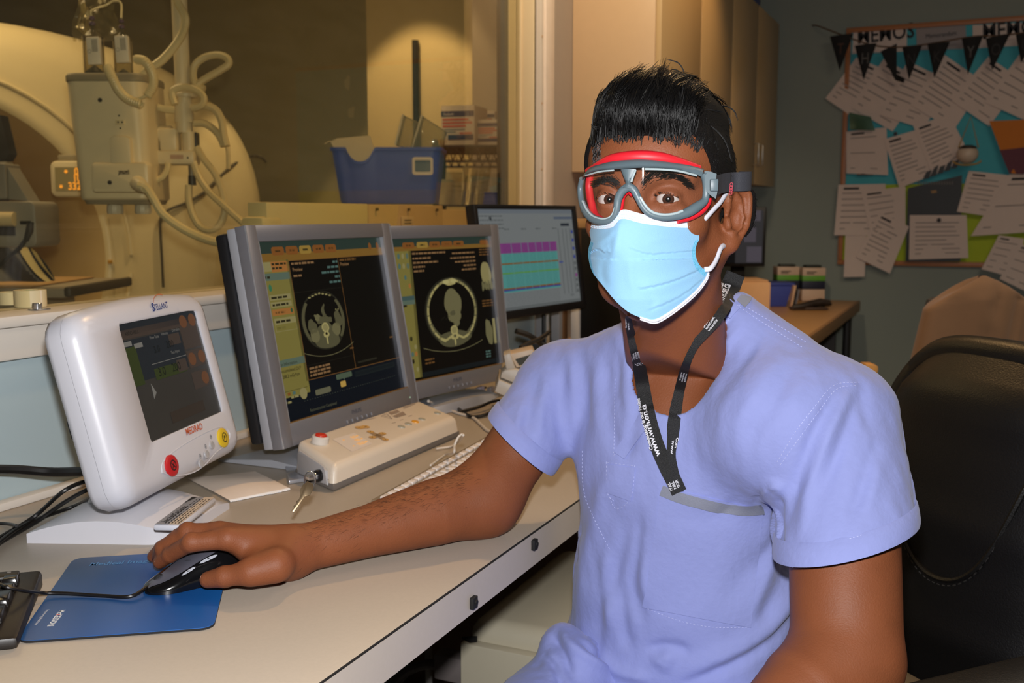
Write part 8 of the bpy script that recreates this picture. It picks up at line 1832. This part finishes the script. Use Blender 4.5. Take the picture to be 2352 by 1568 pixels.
# ---------------------------------------------------------------- goggles (head coordinates)
gog = thing('safety_goggles', 'clear wraparound goggles with a grey frame and red gasket on the face', 'goggles', hw(0, -.11, 0))
def wrap_y(x): return -.1165+.062*(np.abs(x)/.078)**2.1
def on_wrap(px, py, dy=0.0):
    r = ray(px, py); o = (CAM-HO)@HM; d = r@HM; lo_, hi_ = .6, 1.6
    ts = np.linspace(.85, 1.3, 400); q = o+ts[:, None]*d; g_ = q[:, 1]-(wrap_y(q[:, 0])+dy); i = np.argmax(g_ > 0)
    if g_[i] <= 0: i = len(ts)-1
    a, b = ts[max(0, i-1)], ts[i]
    for _ in range(20):
        m_ = (a+b)/2; q = o+m_*d
        if q[1]-(wrap_y(q[0])+dy) > 0: b = m_
        else: a = m_
    return HO+HM@(o+b*d)
M_gf = mat('goggle_grey', (92, 108, 116), .42, var=.04); M_gr = mat('gasket_red', (214, 30, 44), .5, var=.04); M_gc = clear('goggle_lens', (250, 250, 252), refl=.055, rough=.03, haze=.008)
W = lambda pts, dy=0.0, n=8: np.array([on_wrap(x, y, dy) for x, y in dens(pts, 5)])
top_lo = [(1338, 414), (1344, 402), (1358, 396), (1378, 391), (1404, 389), (1440, 387), (1480, 385), (1520, 386), (1558, 390), (1590, 397), (1611, 406)]
top_hi = [(1337, 406), (1343, 397), (1357, 384), (1378, 377), (1403, 371), (1434, 367.5), (1472, 366), (1505, 368), (1543, 373), (1582, 379), (1617, 388)]
A_, B_ = dens(top_lo, 5), dens(top_hi, 5); n = 46; ri = lambda P: np.stack([np.interp(np.linspace(0, 1, n), np.linspace(0, 1, len(P)), P[:, k]) for k in (0, 1)], 1)
A_, B_ = ri(A_), ri(B_); rows = []
for a, b in zip(A_, B_):
    rows.append([on_wrap(*a, .006), on_wrap(*a, -.004), on_wrap(*(a*.6+b*.4), -.0065), on_wrap(*(a*.3+b*.7), -.0045), on_wrap(*b, .0), on_wrap(*b, .010)])
mb = MB(); mb.grid(np.array(rows), M_gf); mb.build('top_frame', gog, world=True, smooth=60)
mb = MB(); rd = dens([(1350, 392), (1377, 377), (1403, 366), (1439, 361), (1480, 360), (1518, 363), (1556, 371), (1607, 384)], 5); mb.tube([on_wrap(x, y, .010) for x, y in rd], [.0052*sin(pi*min(1, max(.12, i/(len(rd)-1)*.86+.07)))+.0012 for i in range(len(rd))], M_gr, 10); mb.build('brow_gasket', gog, world=True, smooth=70)
low = [(1337, 410), (1333, 432), (1336, 462), (1346, 486), (1362, 502), (1383, 508), (1401, 505), (1412, 494), (1417, 476), (1420, 456), (1430, 438), (1444, 430), (1456, 436), (1466, 455), (1477, 476), (1491, 490), (1508, 497), (1530, 500), (1556, 496), (1581, 487), (1605, 472), (1619, 460), (1622, 440), (1621, 415), (1616, 397)]
lw_ = W(low); ns_ = len(lw_)
mb = MB(); rr = [.0031+.0012*math.exp(-((i/ns_-.42)/.10)**2)+.0022*math.exp(-((i/ns_-.80)/.07)**2)+.0014*math.exp(-((i/ns_-.18)/.08)**2)+.0012*max(0, i/ns_-.86)*7 for i in range(ns_)]; mb.tube(lw_, rr, M_gf, 12); mb.build('lower_rim', gog, world=True, smooth=70)
mb = MB(); mb.tube([on_wrap(x, y, -.0022) for x, y in dens([(1338, 462), (1348, 482), (1363, 497), (1383, 503), (1399, 500), (1408, 490), (1413, 474)], 4)], .0013, mat('lens_edge', (170, 186, 190), .15, coat=.5), 8); mb.tube([on_wrap(x, y, -.0034) for x, y in dens([(1470, 452), (1481, 470), (1494, 484), (1510, 491), (1530, 493), (1552, 490), (1568, 484)], 4)], .0014, mat('lens_edge', (170, 186, 190), .15, coat=.5), 8); mb.tube([on_wrap(x, y, -.0045) for x, y in dens([(1345, 403), (1378, 394), (1410, 391)], 4)]+[], .0010, mat('lens_edge', (170, 186, 190), .15, coat=.5), 6); mb.tube([on_wrap(x, y, -.0052) for x, y in dens([(1480, 388), (1520, 389), (1560, 393), (1600, 403)], 4)], .0012, mat('lens_edge', (170, 186, 190), .15, coat=.5), 6); mb.build('lens_lip', gog, world=True, smooth=70)
mb = MB(); rows = []
for t in np.linspace(0, 1, 10):
    y = 388+44*t; l = 1425+ (1436-1425)*min(1, t*1.5)-(0 if t < .8 else 10*(t-.8)/.2); r_ = 1463-(1463-1450)*min(1, t*1.5)+(0 if t < .8 else 10*(t-.8)/.2); rows.append([on_wrap(l, y, .004), on_wrap(l+2, y, -.004), on_wrap((l+r_)/2, y, -.0058), on_wrap(r_-2, y, -.004), on_wrap(r_, y, .004)])
mb.grid(np.array(rows), M_gf); mb.build('centre_post', gog, world=True, smooth=60)
mb = MB(); mb.tube([on_wrap(x, y, -.0048) for x, y in ((1460, 390), (1455, 402), (1450, 418))], .0012, mat('lens_edge', (170, 186, 190), .15, coat=.5), 6); mb.build('post_glint_edge', gog, world=True)
def lens(name, pts_top, pts_bot):
    a, b = ri(dens(pts_top, 4)), ri(dens(pts_bot, 4)); rows = [[on_wrap(*(p*(1-t)+q*t), -.001) for t in np.linspace(0, 1, 10)] for p, q in zip(a, b)]; mb = MB(); mb.grid(np.array(rows), M_gc); return mb.build(name, gog, world=True, smooth=80)
lens('lens', [(1338, 420), (1346, 402), (1378, 392), (1404, 389), (1426, 388), (1440, 400), (1444, 430)], [(1334, 440), (1340, 474), (1362, 501), (1384, 507), (1402, 503), (1416, 478), (1444, 431)])
lens('lens', [(1444, 428), (1446, 405), (1465, 387), (1505, 386), (1555, 390), (1595, 399), (1614, 412)], [(1445, 431), (1467, 456), (1492, 490), (1530, 499), (1560, 494), (1600, 474), (1618, 448)])
mb = MB(); mb.tube([on_wrap(x, y, .011) for x, y in dens([(1356, 398), (1353, 430), (1358, 465), (1368, 495), (1392, 512), (1408, 508), (1419, 494), (1424, 470), (1429, 448), (1444, 436), (1456, 446)], 4)], [.0045]*7+[.0042]*200 if False else .0042, M_gr, 10); mb.build('gasket', gog, world=True, smooth=70)
mb = MB(); mb.tube([on_wrap(x, y, .010) for x, y in dens([(1556, 505), (1585, 498), (1610, 484), (1624, 466), (1626, 455)], 4)], .0040, M_gr, 10); mb.build('gasket', gog, world=True, smooth=70)
def gpt(px, py, d): return atd(px, py, d)
db = projv(np.array([on_wrap(1621, 420)]))[0][2]
mb = MB(); P = [[gpt(x, y, db+z) for x, y in ((1618, 392), (1632, 394), (1646, 399), (1644, 420), (1648, 440), (1644, 456), (1634, 450), (1622, 440))] for z in (-.006, .010)]
rings(mb, P, M_gf, cap0=True, cap1=True); mb.box(-.004, .004, -.006, .006, -.003, .003, M_gf, .001, M=frame(gpt(1640, 425, db-.008), Rv, Uz, -Fh)); mb.build('strap_buckle', gog, world=True, smooth=30)
M_stp = mat('strap_charcoal', (56, 57, 64), .7, var=.08, vscale=600, bump=.25, bscale=1200)
sp = [np.array((.072, -.030, .020)), np.array((.0765, -.012, .019)), np.array((.0785, .010, .020)), np.array((.076, .040, .022)), np.array((.062, .078, .022)), np.array((.035, .102, .022)), np.array((0, .110, .022)), np.array((-.035, .102, .022)), np.array((-.062, .078, .022)), np.array((-.076, .04, .022)), np.array((-.0785, .0, .020)), np.array((-.072, -.03, .02))]
h0 = (gpt(1640, 426, db+.002)-HO)@HM; sp[0] = np.array([h0[0], h0[1], h0[2]]); P = spline(sp, 8); P2 = []
for q in P:
    q = q.copy(); out = np.array([q[0], q[1]*.7, 0]); out /= np.linalg.norm(out)+1e-9
    for _ in range(40):
        e = float(head(np.array([q], np.float32))[0])
        if abs(e) > .030 or q[2] > .08: break
        if e > .0055: break
        q = q+out*.0012
    P2.append(q)
mb = MB(); mb.grid([[hw(*(q+np.array([0, 0, z]))) for z in np.linspace(-.0105, .0095, 4)] for q in P2], M_stp); mb.build('head_strap', gog, world=True, smooth=80)
mb = MB(); 
for k in range(4):
    c = atd(1680-.6*k, 424+6.2*k, db+.018); mb.ring(0, 0, .0018, .0024, .0007, mat('embroidery_red', (170, 50, 66), .7), 0, 12, frame(c, Rv, Uz, -Fh))
mb.build('embroidery', gog, world=True)
# ---------------------------------------------------------------- surgical mask
msk = thing('face_mask', 'pleated light blue surgical mask with white edges over nose and chin', 'mask', hw(0, -.11, -.07))
m_top = [(1357, 509), (1372, 512), (1392, 510), (1412, 503), (1424, 485), (1434, 481), (1446, 483), (1478, 492), (1530, 503), (1570, 509), (1606, 512)]
m_bot = [(1384, 652), (1396, 670), (1418, 695), (1446, 718), (1480, 732), (1505, 737), (1532, 724), (1569, 697), (1602, 667), (1622, 640), (1628, 626)]
m_l = [(1357, 509), (1354, 530), (1357, 552), (1352, 572), (1352, 593), (1362, 626), (1384, 652)]
m_r = [(1606, 512), (1604, 530), (1606, 548), (1599, 566), (1599, 590), (1608, 610), (1628, 626)]
def msurf(px, py, off=0.0):
    r = ray(px, py); o = (CAM-HO)@HM; d = r@HM; ts = np.linspace(.85, 1.3, 300); q = o+ts[:, None]*d; x, z = q[:, 0], q[:, 2]
    ridge = -.1155-.0085*np.exp(-((z+.045)/.030)**2)+.10*np.clip(-.100-z, 0, 1)*3.0+.20*np.clip(z+.025, 0, 1)
    wdt = .070+.004*np.clip(-z-.03, 0, .05)/.05
    ys = ridge+off+.080*(np.abs(x)/wdt)**np.where(z > -.06, 1.75, 2.05); g_ = q[:, 1]-ys
    i = np.argmax(g_ > 0)
    if g_[i] <= 0: i = len(ts)-1
    t = ts[i]-(g_[i]/(g_[i]-g_[i-1]+1e-9))*(ts[i]-ts[i-1]) if i > 0 else ts[0]
    return HO+HM@(o+t*d)
NU, NV = 72, 84
tp, bt = [ri_ for ri_ in (np.stack([np.interp(np.linspace(0, 1, NU+1), np.linspace(0, 1, len(dens(m_top, 3))), dens(m_top, 3)[:, k]) for k in (0, 1)], 1), np.stack([np.interp(np.linspace(0, 1, NU+1), np.linspace(0, 1, len(dens(m_bot, 3))), dens(m_bot, 3)[:, k]) for k in (0, 1)], 1))]
le, re_ = [np.stack([np.interp(np.linspace(0, 1, NV+1), np.linspace(0, 1, len(dens(c, 3))), dens(c, 3)[:, k]) for k in (0, 1)], 1) for c in (m_l, m_r)]
MF = [([(1600, 575), (1540, 580), (1490, 583), (1450, 570)], 4, 1.8, 'step'), ([(1608, 618), (1560, 640), (1510, 655), (1470, 662)], 5, 2.4, 'step'), ([(1615, 640), (1570, 675), (1530, 696), (1490, 712)], 4, 1.6, 'step'), ([(1356, 580), (1375, 572), (1388, 580)], 5, 2.6, 'step'), ([(1360, 562), (1395, 545), (1412, 520)], 7, 1.6, 'r'), ([(1432, 490), (1420, 530), (1412, 570), (1402, 610)], 11, 2.4, 'r'), ([(1388, 590), (1384, 630), (1395, 660)], 9, -1.8, 'r'), ([(1450, 580), (1447, 630), (1460, 690)], 10, 1.2, 'r'), ([(1470, 660), (1500, 690), (1490, 715)], 9, -1.2, 'r'), ([(1480, 560), (1530, 545), (1590, 548)], 9, 1.0, 'r')]
Q = np.zeros((NV+1, NU+1, 2))
for j in range(NV+1):
    v = j/NV
    for i in range(NU+1):
        u = i/NU; Q[j, i] = tp[i]*(1-v)+bt[i]*v+le[j]*(1-u)+re_[j]*u-(tp[0]*(1-u)*(1-v)+tp[-1]*u*(1-v)+bt[0]*(1-u)*v+bt[-1]*u*v)
H_ = np.zeros(Q.shape[:2]); F2 = Q.reshape(-1, 2)
for pts, w_, a_, kind in MF:
    d, t = seg_dist(F2, [(x, y, 0) for x, y in pts]); e = np.clip(np.minimum(t, 1-t)*3+(.5 if kind == 'step' else .1), 0, 1)
    if kind == 'step':
        P_ = spline([(x, y, 0) for x, y in pts], 6); o_ = np.argsort(P_[:, 0]); below = F2[:, 1]-np.interp(F2[:, 0], P_[o_, 0], P_[o_, 1]); xr = (F2[:, 0] > P_[:, 0].min()-4) & (F2[:, 0] < P_[:, 0].max()+12)
        H_ += (np.where(xr, e, 0)*a_*(np.where(below < 0, np.exp(-(below/ (w_*3.2))**2), -.55*np.exp(-(below/w_)**2)))).reshape(H_.shape)*.001
    else: H_ += (a_*.001*np.exp(-(d/w_)**2)*e).reshape(H_.shape)
MP = np.array([[msurf(*Q[j, i], -H_[j, i]-.0) for i in range(NU+1)] for j in range(NV+1)])
M_mb_ = mat('mask_blue', (142, 190, 226), .75, var=.03, vscale=400, bump=.25, bscale=1500, sheen=.1, spec=.2); M_mw = mat('mask_white', (226, 226, 238), .75, var=.02, bump=.2, bscale=1200, spec=.2)
kk = int(NV*.085)
def mstrip(rows0, rows1, cols0, cols1, m, nm, lift=0.0):
    mb = MB(); P = MP[rows0:rows1, cols0:cols1]; mb.grid(P+ff*lift, m); return mb.build(nm, msk, world=True, smooth=80)
mstrip(kk, NV+1, 0, NU+1, M_mb_, 'blue_panel'); nband = mstrip(0, kk+1, 0, NU+1, M_mw, 'nose_band', .0004)
mb = MB(); mb.grid(MP[NV-2:NV+1, 28:]+ff*.0009-Uz*.0006, M_mw); mb.tube(MP[NV, 26:], .0011, M_mw, 6); mb.tube(MP[NV, 26:]-Uz*.0022+hb*.001, .0009, M_mw, 6); mb.build('chin_binding', msk, world=True, smooth=70)
for cols in (slice(0, 3), slice(NU-3, NU+1)): mb = MB(); mb.grid(MP[int(NV*.30):int(NV*.98), cols]+ff*.0006, mat('mask_binding', (112, 190, 228), .7, bump=.5, bscale=900)); mb.build('side_binding', msk, world=True, smooth=70)
mb = MB()
for v_ in (.02, .055, .075): 
    j = int(NV*v_)
    for i in range(1, NU-1): 
        c = MP[j, i]+ff*.0008; mb.box(-.0005, .0005, -.0003, .0003, -.0002, .0004, mat('weld_dot', (176, 208, 236), .6), M=Matrix.Translation(V(c)))
absorb(nband, mb)
dm = projv(MP[4:5, NU])[0][2]
mb = MB(); ep = [MP[3, NU], atd(1622, 500, dm+.006), atd(1640, 480, dm+.018), atd(1655, 464, dm+.030), hw(.0735, .012, .012), hw(.073, .026, .000), hw(.072, .030, -.02)]; mb.tube(spline(ep, 8), .0017, M_mw, 8, flat=1.6); mb.build('ear_loop', msk, world=True, smooth=70)
mb = MB(); ep = [MP[NV-8, NU], atd(1632, 616, dm+.010), atd(1645, 597, dm+.022), atd(1657, 568, dm+.038), hw(.071, .022, -.045), hw(.072, .030, -.022)]; mb.tube(spline(ep, 8), .0018, M_mw, 8, flat=1.6); mb.build('ear_loop', msk, world=True, smooth=70)
# ---------------------------------------------------------------- lanyard
lan = thing('lanyard', 'black printed lanyard round the neck, its end tucked in the chest pocket', 'lanyard', NKb+tf*.06)
M_lan = mat('lanyard_black', (18, 18, 20), .55, var=.1, vscale=500, bump=.5, bscale=1400); M_lpr = mat('lanyard_print', (214, 214, 222), .6)
class Strap:
    def __init__(s, pts, w, lift, bv=None):
        s.P = dens(pts, 3); T = np.gradient(s.P, axis=0); T /= np.linalg.norm(T, axis=1)[:, None]; s.N = np.stack([-T[:, 1], T[:, 0]], 1); n = len(s.P); s.w = np.interp(np.linspace(0, 1, n), np.linspace(0, 1, len(w)), w)
        dd = []
        for c in s.P:
            h = [hitS(*c, 0, bvN)]; dd.append(projv(h[0][0][None])[0][2] if h[0] else np.nan)
        dd = np.array(dd); ok = ~np.isnan(dd); dd = np.interp(np.arange(n), np.arange(n)[ok], dd[ok]); k = 31; pad = np.pad(dd, k//2, mode='edge'); mn = np.array([np.min(pad[i:i+9]) if False else pad[i:i+k].mean() for i in range(n)]); s.d = np.minimum(mn, dd)-lift
        s.L = np.concatenate([[0], np.cumsum(np.linalg.norm(np.diff(np.array([atd(*c, d) for c, d in zip(s.P, s.d)]), axis=0), axis=1))])
    def at(s, l, u, off=0.0):
        i = np.interp(l, s.L, np.arange(len(s.L))); f = lambda A: np.interp(i, np.arange(len(A)), A)
        c = np.array([f(s.P[:, 0]), f(s.P[:, 1])]); nn = np.array([f(s.N[:, 0]), f(s.N[:, 1])]); q = c+nn*f(s.w)*u; return atd(q[0], q[1], f(s.d)-off)
    def band(s, mb, m):
        for o, fl_ in ((0, False), (.0012, True)): mb.grid([[s.at(l, u, -o) for u in np.linspace(-.5, .5, 5)] for l in s.L[::2]], m)
    def write(s, mb, t, l0, u0, size, m, flip=False, bold=.02, asp=None):
        vs, fs = text_mesh(t, bold); v2 = vs*size; wreal = .019
        out = []
        for x, y, _ in v2: out.append(s.at(l0-x if flip else l0+x, (u0+(y/wreal if flip else -y/wreal)), .0016))
        mb.add(out, fs, m); return v2[:, 0].max()
sl_ = Strap([(1443, 726), (1446, 750), (1455, 790), (1468, 840), (1477, 890), (1484, 930), (1496, 980), (1512, 1030), (1530, 1070), (1546, 1100), (1560, 1130)], [14, 20, 24, 30, 32, 33, 33, 33, 34, 36, 36], .006)
sr_ = Strap([(1690, 628), (1672, 672), (1650, 715), (1624, 755), (1602, 785), (1585, 815), (1572, 850), (1562, 890), (1554, 930), (1548, 970), (1545, 1010), (1542, 1040), (1548, 1075), (1556, 1105), (1562, 1130)], [44, 46, 44, 38, 26, 17, 18, 22, 24, 28, 30, 24, 18, 18, 18], .004)
so_l = []
for s_, nm in ((sl_, 'strap'), (sr_, 'strap')): mb = MB(); s_.band(mb, M_lan); so_l.append(mb.build(nm, lan, world=True, smooth=80))
nb_rows = []
for a in np.linspace(-.2, pi+.2, 20): dirv = tl_v*cos(a)-tf*sin(a); nb_rows.append([NKb+dirv*(.068)+Uz*(.058-.004*sin(a)), NKb+dirv*.070+Uz*(.040-.004*sin(a))])
mb = MB(); mb.grid(nb_rows, M_lan); mb.build('neck_part', lan, world=True, smooth=80)
mbl = MB(); mbr = MB()
L_ = sl_.L[-1]
sl_.write(mbl, 'www.wrh.on.ca', L_*.86, .02, .0105, M_lpr, flip=True); sl_.write(mbl, 'Compassion is our Passion', L_*.835, -.36+.72, .0062, M_lpr, flip=True)
sl_.write(mbl, 'www.', L_*.235, .02, .0085, M_lpr, flip=True); sl_.write(mbl, 'Compassion', L_*.215, .36, .0062, M_lpr, flip=True)
for k, t in enumerate(('WINDSOR', 'REGIONAL', 'HOSPITAL')): sl_.write(mbl, t, L_*.415, -.26+.22*k, .0042, M_lpr, flip=True)
sl_.write(mbl, 'OUTSTANDING CARE', L_*.43, .42, .0018, M_lpr, flip=True, bold=0)
def mark(s, pts, l0, m, mb=mbl):
    pts = [(a*.85, b*.85) for a, b in pts]
    for (a, b), (c, d) in zip(pts[:-1], pts[1:]):
        e = np.array([c-a, d-b]); e = e/np.linalg.norm(e)*.0006; nn = (-e[1], e[0]); mb.add([s.at(l0+x, y/.019, .0016) for x, y in ((a-nn[0], b-nn[1]), (c-nn[0], d-nn[1]), (c+nn[0], d+nn[1]), (a+nn[0], b+nn[1]))], [(0, 1, 2, 3)], m)
for p_ in ([(.006, -.005), (.004, -.001), (.005, .003), (.0, .006), (-.004, .007)], [(.003, -.007), (.000, -.006)], [(-.001, -.005), (-.003, -.003)], [(-.002, -.001), (-.005, 0)], [(-.001, .002), (-.004, .003)], [(.002, -.003), (.0, .0), (.001, .003)]): mark(sl_, p_, L_*.475, M_lpr)
R__ = sr_.L[-1]
sr_.write(mbr, 'www.wrh.on.ca', R__*.235, .02, .0120, M_lpr, flip=True); sr_.write(mbr, 'Compassion is our Passion', R__*.255, .36, .0075, M_lpr, flip=True)
for k, t in enumerate(('WINDSOR', 'REGIONAL', 'HOSPITAL')): sr_.write(mbr, t, R__*.36, -.26+.24*k, .0036, M_lpr, flip=True); sr_.write(mbr, t, R__*.585, -.26+.26*k, .0040, M_lpr, flip=False, bold=.01)
sr_.write(mbr, 'www', R__*.84, .05, .0075, M_lpr); sr_.write(mbr, 'Com', R__*.83, -.3, .006, M_lpr)
for k, t in enumerate(('SOR', 'NAL', 'ITAL')): sl_.write(mbl, t, L_*.985, -.22+.25*k, .0050, M_lpr, flip=True)
absorb(so_l[0], mbl); absorb(so_l[1], mbr)
